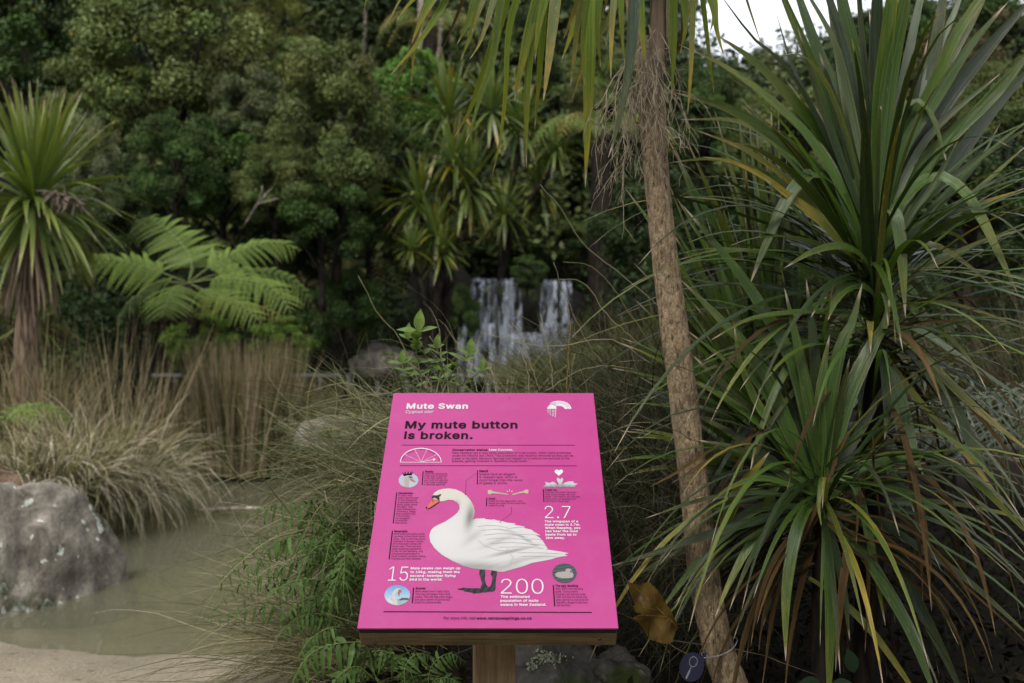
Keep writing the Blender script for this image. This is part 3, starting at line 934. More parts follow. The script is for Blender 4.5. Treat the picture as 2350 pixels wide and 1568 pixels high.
# ------------------------------------------------------------------ footbridge behind the pond
D_B = 19.0
br = empty('footbridge', P(830, 1010, D_B)); tag(br, 'grey wooden footbridge rail crossing low in front of the waterfall', 'footbridge')
o = mk('handrail', *box((P(350, 861, D_B) + P(1180, 861, D_B)) / 2, ((1180 - 350) / F * D_B, .11, .055)), mat=M['railwood'], parent=br, smooth=False)
o = mk('lower_rail', *box((P(350, 905, D_B) + P(1180, 905, D_B)) / 2, ((1180 - 350) / F * D_B, .05, .045)), mat=M['railwood'], parent=br, smooth=False)
for px in (400, 500, 595, 668, 735, 800, 868, 935, 1005, 1062, 1120):
    mk('post', *box(P(px, 905, D_B + .02), (.07, .06, .70)), mat=M['railwood'], parent=br, smooth=False)
mk('deck', *box((P(350, 955, D_B) + P(1180, 955, D_B)) / 2 + np.array([0, .5, -.1]), ((1180 - 350) / F * D_B, 1.1, .12)), mat=M['railwood'], parent=br, smooth=False)
# ------------------------------------------------------------------ far cabbage trees (shared leaf meshes)
FARLEAF = []
for i in range(14):
    el = -75 + i * 12.0
    dr = [1.0, 1.0, 1.1, 1.2, 1.2, 1.2, 1.1, 1.0, .9, .7, .5, .35, .25, .2][i]
    pth = droop_path((0, 0, 0), (math.cos(math.radians(el)), 0, math.sin(math.radians(el))), 1.0, dr, 9)
    V, Q, uv = blade(pth, .055, np.array([0, 0, 1.]) if abs(el) < 70 else np.array([-1., 0, .2]), .14)
    me = mkmesh('leaf', V, Q, uv=uv); me.materials.append(M['far_strap'])
    FARLEAF.append(me)


def far_head(root, c, n, L, seed, lo=-65, hi=88, name='leaf', wid=1.0, mats=None):
    r = np.random.default_rng(seed); loc = np.asarray(c) - ORG[root.name]
    for k in range(n):
        q = (k + r.random()) / n
        el = lo + (hi - lo) * q ** .8
        i = int(np.clip(round((el + 75) / 12), 0, 13))
        o = bpy.data.objects.new(name, FARLEAF[i]); col.objects.link(o); o.parent = root
        az = k * 2.399963 + r.normal(0, .25)
        s = L * r.uniform(.8, 1.12) * (1 if el > -20 else .92)
        o.location = loc + np.array([math.cos(az) * .03, math.sin(az) * .03, .10 * q])
        o.rotation_euler = (r.normal(0, .12), r.normal(0, .06), az); o.scale = (s, s * wid, s)
        if mats is not None and r.random() < mats[0]:
            o.material_slots[0].link = 'OBJECT'; o.material_slots[0].material = mats[1]


# left cabbage tree
c = P(78, 475, 10.0)
lt = empty('cabbage_tree', P(66, 1000, 10.0)); tag(lt, 'cabbage tree with one round spiky head at the left edge, above the dry tussock', 'cabbage tree', 'cabbage trees')
far_head(lt, c, 230, 1.12, 3, -58, 88, wid=.82, mats=(.9, M['left_strap']))
mb = MB().add(*tube(crom([P(66, 1000, 10), P(62, 800, 10), P(68, 650, 10), P(78, 500, 10)], 20), np.linspace(.14, .09, 21), 14, .05))
mb.build('trunk', M['bark_far'], lt)
r = np.random.default_rng(8); n = 120       # dry leaves wrapped down the trunk
az = r.uniform(0, 6.28, n); u = r.random(n)
bp = np.stack([P(70, 560 + 60 * a, 10) for a in u]) + np.stack([np.cos(az) * .11, np.sin(az) * .11, 0 * az], -1)
V, Q, tn = strands(bp, np.stack([np.cos(az) * .5, np.sin(az) * .5, -1 + 0 * az], -1), r.uniform(.25, .7, n), 1.6, .030, 6,
                   np.array([.19, .145, .10]) * r.uniform(.4, 1.2, (n, 1)), r, .03)
mk('dry_leaf_skirt', V, Q, mat=M['dry'], parent=lt, tint=tn)["kind"] = "stuff"
mb = MB()                                   # old flower panicle
for k in range(70):
    t = r.random(); s = P(110 + 75 * t, 440 + 26 * t, 9.6)
    e = s + r.normal(0, .07, 3) + np.array([.03, 0, -.06])
    mb.add(*tube([s, (s + e) / 2 + r.normal(0, .01, 3), e], [.008, .014, .004], 4, cap=False))
mb.add(*tube(crom([c, P(130, 445, 9.7), P(190, 470, 9.5)], 6), .015, 5))
mb.build('old_flower_panicle', mat_plain('old_flower', (.13, .105, .08), .9, .1, .4, 50), lt)

# cluster of cabbage trees above the waterfall
CL = [
    ('many headed cabbage tree left of the waterfall, its heads highest of the cluster', (1010, 900), 15.8,
     [(1030, 275, 105), (1128, 262, 95), (1075, 440, 108), (1000, 545, 80)]),
    ('cabbage tree with heads hanging lowest left of the waterfall', (985, 900), 15.4,
     [(965, 470, 95), (1040, 380, 85), (1015, 590, 60), (945, 580, 50)]),
    ('cabbage tree standing right above the waterfall, its heads rightmost of the cluster', (1150, 640), 18.4,
     [(1240, 440, 92), (1195, 300, 98), (1160, 500, 75), (1275, 350, 70)]),
]
for k, (lab, foot, d, heads) in enumerate(CL):
    root = empty('cabbage_tree', P(*foot, d)); tag(root, lab, 'cabbage tree', 'cabbage trees')
    for j, (hx, hy, rp) in enumerate(heads):
        dd = d - .25 * j
        far_head(root, P(hx, hy, dd), 74, rp / F * dd * 1.25, 40 + k * 10 + j, -72, 86, wid=1.4, mats=(.2, M['strap_yellow']))
        f = P(*foot, d); h = P(hx, hy, dd)
        path = crom([f, f + (h - f) * np.array([.25, .3, .45]), h + np.array([0, .1, -.25 * np.linalg.norm(h - f) / 3]), h], 12)
        mk('trunk' if j == 0 else 'branch', *[a for a in tube(path, np.linspace(.07, .045, 13), 8, .05)][:2], mat=M['bark_dark'], parent=root)

# ------------------------------------------------------------------ ferns
def comb_pinna(n=13, asp=.105, seed=0):
    """A feathery pinna of length 1 along +X: leaflets either side of its rib."""
    r = np.random.default_rng(seed); V, Q = [], []
    for i in range(n):
        t = (i + .3) / n
        w = asp * (1 - t ** 1.6) * (.75 + .25 * min(1, t * 5))
        for s in (-1, 1):
            b = len(V); z = -.35 * t * t
            x0, x1 = t - .36 / n, t + .36 / n
            V += [[x0, 0, z], [x1, 0, z], [x1 + .08 * w + .25 / n, s * w, z - .10 * w], [x0 + .35 * w + .25 / n, s * w * .97, z - .10 * w]]
            Q.append([b, b + 1, b + 2, b + 3] if s > 0 else [b + 1, b, b + 3, b + 2])
    return np.array(V), Q


def lance_pinna(n=9, asp=.092, seed=0, wave=.05):
    """A plain lance-shaped pinna of length 1 along +X with a slightly wavy edge."""
    t = np.linspace(0, 1, n + 1); r = np.random.default_rng(seed)
    w = asp * (.55 + .45 * np.minimum(1, t * 5)) * (1 - t ** 2.2) + .004
    z = -.55 * t ** 2
    w = w * (1 + .22 * np.sin(np.arange(n + 1) * 2.9 + seed))
    zz = wave * np.sin(np.arange(n + 1) * 2.1 + seed * 1.7) * np.random.default_rng(seed).uniform(.3, 1.4, n + 1)
    V = np.stack([np.stack([t, w, z + zz], -1), np.stack([t, 0 * t, z - .02], -1), np.stack([t, -w, z - zz], -1)], 1).reshape(-1, 3)
    i = np.arange(n) * 3
    return V, np.concatenate([np.stack([i + 1, i + 4, i + 3, i], -1), np.stack([i + 2, i + 5, i + 4, i + 1], -1)])


def pin_mesh(kind, seed, mat):
    V, Q = comb_pinna(seed=seed) if kind == 'comb' else lance_pinna(seed=seed)
    r = np.random.default_rng(seed)
    me = mkmesh('pinna', V, Q, tint=np.ones((len(V), 3)) * r.uniform(.8, 1.2)); me.materials.append(mat)
    return me


def frond(root, path, npin, plen, mesh, rr=.004, sag=.3, prof='fern', fwd=.35, up=norm(np.array([0, -.62, .78])), rg=None, skip=.12):
    """rachis mesh as the part, every pinna an object under it."""
    path = np.asarray(path); n = len(path)
    org = ORG[root.name]
    fr = mk('frond', *tube(path, np.linspace(rr, rr * .35, n), 5), mat=M['rachis'], parent=root)
    T = norm(np.gradient(path, axis=0))
    for i in range(npin):
        t = skip + (1 - skip) * (i + .5) / npin
        k = t * (n - 1); a = int(min(k, n - 2)); f = k - a
        p = path[a] * (1 - f) + path[a + 1] * f; tg = norm(T[a] * (1 - f) + T[a + 1] * f)
        sd = norm(np.cross(tg, up)); nr = np.cross(sd, tg)
        if prof == 'fern':
            L = plen * (math.sin(math.pi * min(1, .16 + .84 * (1 - t)) ** .9) ** .55) * (.28 + .72 * min(1, (1 - t) * 2.4))
        else:
            L = plen * (1 - .55 * t ** 2) * (.6 + .4 * min(1, t * 4)) * min(1, (1 - t) * 6 + .15)
        for s in (-1, 1):
            d = norm(sd * s + tg * (fwd + .5 * t * t) + (rg.normal(0, .06, 3) if rg is not None else 0) - np.array([0, 0, sag * (rg.uniform(.3, 1.7) if rg is not None else 1)]))
            z = norm(nr - d * np.dot(nr, d)); y = np.cross(z, d)
            if rg is not None: L_ = L * (rg.uniform(.78, 1.15) if prof == 'fern' else rg.uniform(.92, 1.06))
            else: L_ = L
            if prof == 'fern' and rg is not None:
                tw = rg.normal(0, .35); y, z = y * math.cos(tw) + z * math.sin(tw), z * math.cos(tw) - y * math.sin(tw)
            o = bpy.data.objects.new('pinna', mesh[(i + (s > 0)) % len(mesh)]); col.objects.link(o); o.parent = fr
            Mx = np.eye(4); Mx[:3, 0] = d * L_; Mx[:3, 1] = y * L_; Mx[:3, 2] = z * L_; Mx[:3, 3] = p - org
            o.matrix_local = Matrix(Mx.tolist())
    return fr


TFP = [pin_mesh('comb', s, M['treefern']) for s in (1, 2, 3)]
TFO = [pin_mesh('comb', s, M['fern_old']) for s in (4, 5)]
rgf = np.random.default_rng(9)


def trace(pts, d0, d1, n=14):
    m = len(pts)
    return crom([P(x, y, d0 + (d1 - d0) * (i / (m - 1))) for i, (x, y) in enumerate(pts)], n)


tf = empty('tree_fern', P(440, 860, 12.6)); tag(tf, 'large tree fern with broad light green fronds spreading above the dry rushes', 'tree fern', 'tree ferns')
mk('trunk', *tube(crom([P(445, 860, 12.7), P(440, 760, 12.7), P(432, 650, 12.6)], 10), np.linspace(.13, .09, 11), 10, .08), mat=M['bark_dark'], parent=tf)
for pts, d1, pl in (
        ([(432, 650), (440, 600), (405, 545), (345, 505), (300, 510)], 13.2, .36),
        ([(432, 650), (500, 600), (570, 570), (630, 555), (690, 575)], 13.0, .34),
        ([(432, 650), (350, 618), (270, 598), (195, 598), (135, 640)], 12.2, .36),
        ([(432, 650), (400, 660), (385, 690), (370, 730)], 11.2, .34),
        ([(432, 650), (500, 640), (570, 645), (630, 665), (670, 720)], 12.0, .32),
        ([(432, 650), (520, 625), (610, 625), (680, 650), (722, 705)], 13.4, .34),
        ([(432, 650), (455, 590), (480, 560), (500, 545)], 14.0, .30),
        ([(432, 650), (480, 670), (540, 690), (600, 740)], 11.8, .28),
        ([(432, 650), (360, 650), (300, 690), (260, 740)], 13.0, .26)):
    frond(tf, trace(pts, 12.6, d1), 17, pl * 1.42, TFP, .012, .12, 'tree', .3, rg=rgf, skip=.2)
for pts in ([(432, 655), (520, 690), (600, 705), (660, 740)], [(432, 655), (470, 720), (500, 790)]):
    frond(tf, trace(pts, 12.6, 12.9), 15, .24, TFO, .010, .2, 'tree', .3, rg=rgf, skip=.25)

tf2 = empty('tree_fern', P(1335, 640, 17.5)); tag(tf2, 'tall tree fern with a dark trunk left of the leaning trunk', 'tree fern', 'tree ferns')
mk('trunk', *tube(crom([P(1385, 760, 17.5), P(1378, 560, 17.5), P(1380, 330, 17.5)], 12), np.linspace(.24, .17, 13), 12, .1), mat=M['bark_dark'], parent=tf2)
for k in range(13):
    a = k / 13 * 6.283 + .2
    e = np.array([math.cos(a), math.sin(a), 0])
    h = P(1380, 320, 17.5)
    frond(tf2, crom([h, h + e * .45 + [0, 0, .35], h + e * .95 + [0, 0, .25], h + e * 1.35 + [0, 0, -.25]], 10), 13, .26, TFP if k % 4 else TFO, .012, .2, 'tree', .3, rg=rgf, skip=.2)
tf3 = empty('tree_fern', P(975, 210, 23)); tag(tf3, 'yellowish tree fern high on the slope below the pale bare trunks', 'tree fern', 'tree ferns')
mk('trunk', *tube(crom([P(985, 210, 23), P(985, 70, 23)], 8), .15, 10, .1), mat=M['bark_dark'], parent=tf3)
for k in range(12):
    a = k / 12 * 6.283
    e = np.array([math.cos(a), math.sin(a), 0]); h = P(985, 68, 23)
    frond(tf3, crom([h, h + e * .45 + [0, 0, .30], h + e * .9 + [0, 0, .2], h + e * 1.25 + [0, 0, -.3]], 10), 12, .26, TFO if k % 2 else TFP, .012, .2, 'tree', .3, rg=rgf, skip=.2)
tf4 = empty('ground_fern', P(1480, 900, 9.0)); tag(tf4, 'bright green fern low behind the grass, left of the leaning trunk', 'fern', 'ferns')
for k in range(9):
    a = k / 9 * 6.283; e = np.array([math.cos(a), math.sin(a), 0]); h = P(1475, 880, 9.0)
    frond(tf4, crom([h, h + e * .3 + [0, 0, .30], h + e * .6 + [0, 0, .28], h + e * .85 + [0, 0, .05]], 10), 14, .16, TFP, .006, .15, 'tree', .3, rg=rgf, skip=.15)
tf5 = empty('ground_fern', P(1340, 560, 20)); tag(tf5, 'shaded fern on the bank right of the waterfall top', 'fern', 'ferns')
for k in range(8):
    a = k / 8 * 6.283; e = np.array([math.cos(a), math.sin(a), 0]); h = P(1345, 545, 19.5)
    frond(tf5, crom([h, h + e * .3 + [0, 0, .30], h + e * .65 + [0, 0, .25], h + e * .95 + [0, 0, -.1]], 8), 11, .2, TFP, .008, .15, 'tree', .3, rg=rgf, skip=.15)
tf6 = empty('ground_fern', P(870, 740, 20)); tag(tf6, 'yellowing fern hanging in the dark, left of the waterfall', 'fern', 'ferns')
for k in range(7):
    a = 2.2 + k / 7 * 4.2; e = np.array([math.cos(a), math.sin(a), 0]); h = P(840, 610, 18.8)
    frond(tf6, crom([h, h + e * .35 + [0, 0, .1], h + e * .65 + [0, 0, -.25], h + e * .8 + [0, 0, -.65]], 8), 11, .22, TFO if k % 2 else TFP, .008, .2, 'tree', .3, rg=rgf, skip=.15)
tf7 = empty('ground_fern', P(20, 960, 7.2)); tag(tf7, 'green fern at the left edge above the big boulder', 'fern', 'ferns')
for k in range(6):
    a = -1.9 + k / 6 * 4.0; e = np.array([math.cos(a), math.sin(a), 0]); h = P(-10, 985, 7.2)
    frond(tf7, crom([h, h + e * .22 + [0, 0, .16], h + e * .40 + [0, 0, .14], h + e * .55 + [0, 0, .0]], 8), 11, .13, TFP, .005, .15, 'tree', .3, rg=rgf, skip=.15)

# spiky fan of leaves behind the left trunk
fl = empty('flax_plant', P(130, 760, 11.0)); tag(fl, 'low spiky flax fanning out right of the cabbage tree trunk', 'flax')
far_head(fl, P(70, 760, 11.0), 60, .66, 21, -20, 80, wid=1.2)

# ------------------------------------------------------------------ dry grasses at the pond
def clump(name, c, rad, n, hgt, spread, droop, width, tints, seed, label, cat, group=None, K=7, bias=(0, 0, 0), wob=.05, hv=.35):
    r = np.random.default_rng(seed)
    a = r.uniform(0, 6.283, n); q = np.sqrt(r.random(n)) * rad
    b = np.stack([c[0] + np.cos(a) * q, c[1] + np.sin(a) * q, np.full(n, c[2])], -1)
    dr = np.stack([np.cos(a), np.sin(a), 0 * a], -1) * (spread * r.random(n) ** .7)[:, None] + np.array([0, 0, 1.]) + np.array(bias) * r.random((n, 1)) + r.normal(0, .06, (n, 3))
    tn = np.array(tints)[r.integers(len(tints), size=n)] * r.uniform(.6, 1.25, (n, 1))
    V, Q, t = strands(b, dr, hgt * (1 - hv * r.random(n)), droop * r.uniform(.4, 1.4, n), width * r.uniform(.6, 1.4, n), K, tn, r, wob)
    root = empty(name, c)
    mk('blades', V, Q, mat=M['dry'], parent=root, tint=t)["kind"] = "stuff"
    tag(root, label, cat, group)
    return root


STRAW = [(.46, .39, .27), (.33, .275, .165), (.20, .19, .085), (.54, .48, .37)]
RUSH = [(.22, .165, .095), (.15, .112, .058), (.11, .115, .042), (.28, .22, .135)]
GREENG = [(.115, .125, .045), (.15, .15, .06), (.20, .185, .10), (.08, .095, .035)]
clump('dry_tussock', P(245, 1165, 9.2), .36, 1900, 1.30, .75, 2.6, .009, STRAW + [(.12, .13, .045), (.10, .09, .05)], 1, 'large pale dry tussock arching over the water behind the boulder', 'tussock grass', 'dry grasses round the pond', bias=(.12, -.1, 0), wob=.11)
clump('dry_tussock', P(225, 1125, 9.6), .6, 210, 1.75, .25, .3, .011, [(.19, .145, .085), (.24, .19, .12), (.13, .12, .055)], 2, 'dry upright stems standing between the cabbage tree and the rushes', 'tussock grass', 'dry grasses round the pond')
clump('dry_tussock', P(120, 1140, 8.4), .35, 1300, .95, 1.0, 2.4, .010, STRAW + [(.13, .14, .05), (.07, .06, .035)], 3, 'tangled straw coloured tussock directly above the boulder', 'tussock grass', 'dry grasses round the pond', wob=.14)
clump('dry_tussock', P(40, 1020, 10.0), .6, 450, 1.0, .5, .9, .010, RUSH, 13, 'brown dry grass at the left edge, round the cabbage tree trunk', 'tussock grass', 'dry grasses round the pond')
clump('rush_clump', P(560, 1085, 12.2), .55, 1700, 1.72, .15, .20, .012, RUSH + [(.06, .06, .022), (.30, .235, .15)], 4, 'tall brown upright rush clump standing in the pond', 'rushes', 'dry grasses round the pond', wob=.03)
clump('rush_clump', P(655, 1060, 12.8), .45, 1100, 1.25, .45, .9, .010, RUSH + GREENG, 5, 'shorter leaning rushes at the right flank of the tall rush clump', 'rushes', 'dry grasses round the pond')
clump('rush_clump', P(440, 1070, 12.9), .40, 420, 1.3, .25, .4, .010, RUSH + GREENG, 6, 'thin rushes between the dry tussock and the tall rush clump', 'rushes', 'dry grasses round the pond')
clump('bank_grass', P(760, 1050, 14.2), .9, 1500, .85, .7, 1.6, .010, GREENG, 7, 'green grass on the far bank below the footbridge', 'grass', 'dry grasses round the pond')
clump('bank_grass', P(870, 1040, 12.0), .8, 1500, .75, .8, 1.8, .010, GREENG + STRAW[:1], 8, 'yellow green grass on the far bank just left of the sign', 'grass', 'dry grasses round the pond')
clump('bank_grass', P(1240, 930, 15), .5, 700, .95, .6, 1.2, .011, [(.14, .11, .045), (.17, .15, .06)], 9, 'brownish grass tuft in front of the waterfall foot', 'grass', 'dry grasses round the pond')

# rocks, log
def boulder():
    prof = np.array([(-330, 1300), (-250, 1190), (-110, 1128), (20, 1106), (85, 1106), (128, 1116), (172, 1138), (208, 1178), (240, 1226), (268, 1276), (292, 1322), (306, 1362), (310, 1410), (240, 1470), (60, 1500), (-150, 1500), (-330, 1440)], float)
    c2 = np.array([20, 1330.])
    import bmesh
    bm = bmesh.new(); bmesh.ops.create_icosphere(bm, subdivisions=6, radius=1)
    V = np.array([v.co[:] for v in bm.verts]); T = np.array([[v.index for v in f.verts] for f in bm.faces]); bm.free()
    ang = np.arctan2(-(prof[:, 1] - c2[1]), prof[:, 0] - c2[0]); rad = np.hypot(prof[:, 0] - c2[0], prof[:, 1] - c2[1])
    o = np.argsort(ang); ang, rad = ang[o], rad[o]
    th = np.arctan2(V[:, 2], V[:, 0]); R = np.interp(th, ang, rad, period=2 * np.pi)
    rho = np.hypot(V[:, 0], V[:, 2]); yy = V[:, 1]
    rr = np.clip(rho, 0, 1) ** .95
    X = c2[0] + np.cos(th) * R * rr; Yp = c2[1] - np.sin(th) * R * rr
    W = np.stack([P(a, b, 6.95 + .72 * (a - 304) / 304) for a, b in zip(X, Yp)])
    W[:, 1] += np.sign(yy) * np.abs(yy) ** .9 * .42
    W[:, 1] += np.where(yy < 0, .45 * (W[:, 2] - .1) * -yy, 0)          # the face leans back towards the top
    out = []
    for v, w in zip(V, W):
        p = Vector(w)
        nn = noise.fractal(p * 1.7, .9, 2.1, 5) * .060 + noise.fractal(p * 8, .9, 2.1, 4) * .012
        st = p.x * 2.6 + p.z * .9
        nn += .018 * (abs(noise.noise(Vector((st, p.y, p.z * .4)) * 1.6)) - .25)
        cr = abs(noise.noise(Vector((p.x * 3.1 + 4, p.y * 2, p.z * 1.1))))
        nn -= .018 * max(0, 1 - cr * 8)
        out.append(Vector(w) + Vector(v) * nn)
    return mk('boulder', np.array([o[:] for o in out]), T=T, mat=M['rock'], origin=P(60, 1410, 6.4))


tag(boulder(), 'large pale boulder with white lichen spots at the edge of the pond', 'boulder')
rock('rock', P(95, 1215, 8.0), (.34, .25, .45), 3, M['rock2'], 'small grey rock tucked behind the top of the boulder')
rock('rock', P(0, 1200, 7.7), (.26, .2, .42), 4, mat_rock('reddish_rock', (.20, .13, .09), (.10, .065, .045), (.3, .3, .25), .2), 'reddish brown rock at the left edge above the boulder')
rock('rock', P(740, 1010, 10.8), (.33, .25, .26), 5, M['rock2'], 'pale mossy rock on the far bank left of the sign')
rock('rock', P(880, 850, 17.0), (.55, .4, .42), 6, M['rock2'], 'brownish grey rock behind the footbridge rail above the sign corner')
mb = MB().add(*tube(crom([P(450, 1172, 9.6), P(520, 1168, 9.5), P(595, 1166, 9.4)], 8), np.linspace(.022, .016, 9), 7, .06))
tag(mb.build('floating_branch', M['bark_pale']), 'pale stick floating on the pond below the rushes', 'branch')
# ------------------------------------------------------------------ the information sign
DB, DT = 0.594 * F / 599.0, 0.594 * F / 458.5          # distances of the panel's lower and upper edge
bl, br_, tl, tr_ = P(820, 1442, DB), P(1419, 1442, DB), P(893, 902.5, DT), P(1351.5, 902.5, DT)
ex = norm((br_ - bl) + (tr_ - tl))
up_ = (tl + tr_) / 2 - (bl + br_) / 2
ey = norm(up_ - ex * np.dot(up_, ex)); ez = np.cross(ex, ey)
PH = np.linalg.norm(up_); PW = .594
po = (bl + br_) / 2                                       # middle of the lower edge, on the face


def S(u, v, h=0.0):
    """Panel coordinates in metres: u from the centre, v up from the lower edge, h above the face."""
    u, v = np.asarray(u, float), np.asarray(v, float)
    return po + u[..., None] * ex + v[..., None] * ey + np.asarray(h, float)[..., None] * ez if np.ndim(u) else po + u * ex + v * ey + h * ez


def A(x, y):
    """Layout coordinates of the print, as measured on the photographed face -> (u, v)."""
    X = (860 + np.asarray(x, float) * .28511) * .94; Yp = (940 + np.asarray(y, float) * .28511) * .94
    rx, rz = (X - CX) / F, -(Yp - CY) / F
    ray = np.stack([rx, np.ones_like(rx), rz], -1)
    o = np.array([0, 0, CAM_H])
    t = np.dot(po - o, ez) / (ray @ ez)
    w = o + ray * t[..., None] - po
    return w @ ex, w @ ey


B0 = 1192.6


def B(x, y):
    return A(x, np.asarray(y, float) + B0)


foot = np.array([po[0] + ey[0] * .3, po[1] + ey[1] * .33, 0.0]); foot[2] = float(gz(foot[0], foot[1]))
sign = empty('information_sign', foot)
tag(sign, 'bright pink information sign about the mute swan on a wooden post', 'sign')


def mat_print(name, c, rough=.30, n=.04, coat=.35):
    m, nt, nd, lk, out = newmat(name)
    ob = nd.new("ShaderNodeTexCoord").outputs["Object"]
    nf = noise_n(nt, 3, 3, ob); n2 = noise_n(nt, 220, 2, ob)
    cc = mixc(nt, 1.0, c, ramp(nt, nf, [(.3, (1 - n,) * 3), (.7, (1 + n,) * 3)]), 'MULTIPLY')
    sp = noise_n(nt, 45, 3, ob)
    du = noise_n(nt, 14, 6, ob, .7)
    cc = mixc(nt, mapr(nt, du, .5, .8, 0, .07), cc, (.42, .30, .34))
    cc = mixc(nt, mapr(nt, sp, .79, .82, 0, .15), cc, (.20, .05, .10))
    p = N_(nt, "ShaderNodeBsdfPrincipled", i_Roughness=rough)
    p.inputs["Specular IOR Level"].default_value = .35
    p.inputs["Coat Weight"].default_value = coat; p.inputs["Coat Roughness"].default_value = .16
    lk.new(cc, p.inputs["Base Color"])
    lk.new(mapr(nt, nf, .3, .7, rough - .06, rough + .1), p.inputs["Roughness"])
    lk.new(p.outputs[0], out.inputs[0])
    return m


def mat_ink(name, c, rough=.6):
    m, nt, nd, lk, out = newmat(name)
    p = N_(nt, "ShaderNodeBsdfPrincipled", i_Roughness=rough)
    p.inputs["Specular IOR Level"].default_value = .08
    p.inputs["Base Color"].default_value = (*c, 1)
    lk.new(p.outputs[0], out.inputs[0])
    return m


INK = {'black': mat_ink('black_ink', (.010, .006, .011)), 'white': mat_ink('white_ink', (.50, .48, .495)),
       'plum': mat_ink('plum_ink', (.075, .016, .05)), 'pink': mat_print('pink_print', (.350, .036, .172))}
INK['photo'] = mat_tint('photo_print', .45, 0, .3)
PRINT = .56      # how light the printed pictures are on the faded sheet

TH = .004
mk('panel', *box(S(0, PH / 2, -TH / 2), (PW, PH, TH), [ex, ey, ez]), mat=INK['pink'], parent=sign, smooth=False)
mk('backing_board', *box(S(0, PH / 2 + .002, -TH - .0075), (PW - .008, PH - .010, .014), [ex, ey, ez]), mat=M['wood_back'], parent=sign, smooth=False)
bt = .045
bevel(mk('lower_batten', *box(S(0, .024, -TH - .015 - bt / 2), (PW - .003, .046, bt), [ex, ey, ez]), mat=M['wood_batten'], parent=sign, smooth=False), .003)
bevel(mk('upper_batten', *box(S(0, PH - .05, -TH - .015 - bt / 2), (PW - .02, .046, bt), [ex, ey, ez]), mat=M['wood_batten'], parent=sign, smooth=False), .003)
# thin dark strip painted in as shadow where the panel overhangs the batten
mk('shadow_strip', *box(S(0, .0045, -TH - .0075), (PW - .006, .007, .013), [ex, ey, ez]), mat=mat_plain('dark_shadow_paint', (.02, .012, .014), .7, .2), parent=sign, smooth=False)
for (u, h) in ((-.262, -.055), (.256, -.038), (.256, -.062)):
    mb = MB().add(*tube([S(u, .0015, h), S(u, -.0012, h)], .0042, 10)); mb.build('nail_head', mat_plain('rusty_nail', (.03, .02, .015), .7, .4), sign)
yaw = .10
pax = [np.array([math.cos(yaw), math.sin(yaw), 0]), np.array([-math.sin(yaw), math.cos(yaw), 0]), np.array([0, 0, 1.])]
pd = po[1] + ey[1] * .30
pc = P(1133, 1520, pd)
ptop = (S(0, .30, -.09))[2]
pz0 = foot[2] - .2
bevel(mk('post', *box((pc[0], pd, (ptop + pz0) / 2), (.100, .10, ptop - pz0), pax), mat=M['wood_post'], parent=sign, smooth=False), .004)
mk('bearer', *box(S(pc[0] - po[0] - .003, .36, -TH - .015 - bt / 2), (.11, .40, bt - .006), [ex, ey, ez]), mat=M['wood_back'], parent=sign, smooth=False)

HGT = [.0004]


def lay(k=0):
    return .0004 + k * .0003


def fill2d(contours):
    """Triangles filling closed contours (non-zero winding)."""
    vs, es, n = [], [], 0
    for q in contours:
        m = len(q); vs += [Vector((float(a), float(b))) for a, b in q]; es += [(n + k, n + (k + 1) % m) for k in range(m)]; n += m
    ov, oe, of, *_ = geometry.delaunay_2d_cdt(vs, es, [], 0, 1e-7)
    V = np.array([v[:] for v in ov]); T = np.array([f[:] for f in of]); C = V[T].mean(1)
    w = np.zeros(len(T), int)
    for q in contours:
        a = np.asarray(q, float); b = np.roll(a, -1, 0)
        for (x0, y0), (x1, y1) in zip(a, b):
            side = (x1 - x0) * (C[:, 1] - y0) - (C[:, 0] - x0) * (y1 - y0)
            w += ((y0 <= C[:, 1]) & (y1 > C[:, 1]) & (side > 0)).astype(int) - ((y0 > C[:, 1]) & (y1 <= C[:, 1]) & (side < 0)).astype(int)
    T = T[w != 0]
    p = V[T]; cr = (p[:, 1, 0] - p[:, 0, 0]) * (p[:, 2, 1] - p[:, 0, 1]) - (p[:, 1, 1] - p[:, 0, 1]) * (p[:, 2, 0] - p[:, 0, 0])
    T[cr < 0] = T[cr < 0][:, ::-1]
    return V, T


def printed(name, polys, ink, k=0, tint=None):
    """Flat printed shape from polygons in panel (u, v)."""
    mb = MB()
    for pl in polys:
        pl = np.asarray(pl, float)
        pl, tri = fill2d([pl])
        mb.add(S(pl[:, 0], pl[:, 1], np.full(len(pl), lay(k))), T=tri, tint=tint)
    return mb.build(name, INK[ink], sign, smooth=False)


def poly(fn, pts):
    p = np.asarray(pts, float); u, v = fn(p[:, 0], p[:, 1])
    return np.stack([u, v], -1)


def stroke(fn, pts, w):
    """A line of width w metres through layout points."""
    p = poly(fn, pts); out = []
    for a, b in zip(p[:-1], p[1:]):
        d = norm(b - a); n = np.array([-d[1], d[0]]) * w / 2
        a2, b2 = a - d * w * .3, b + d * w * .3
        out.append(np.array([a2 - n, b2 - n, b2 + n, a2 + n]))
    return out


def ell(fn, cx, cy, rx, ry, n=40, a0=0, a1=360):
    t = np.radians(np.linspace(a0, a1, n, endpoint=(a1 - a0) < 360))
    return poly(fn, np.stack([cx + rx * np.cos(t), cy - ry * np.sin(t)], -1))


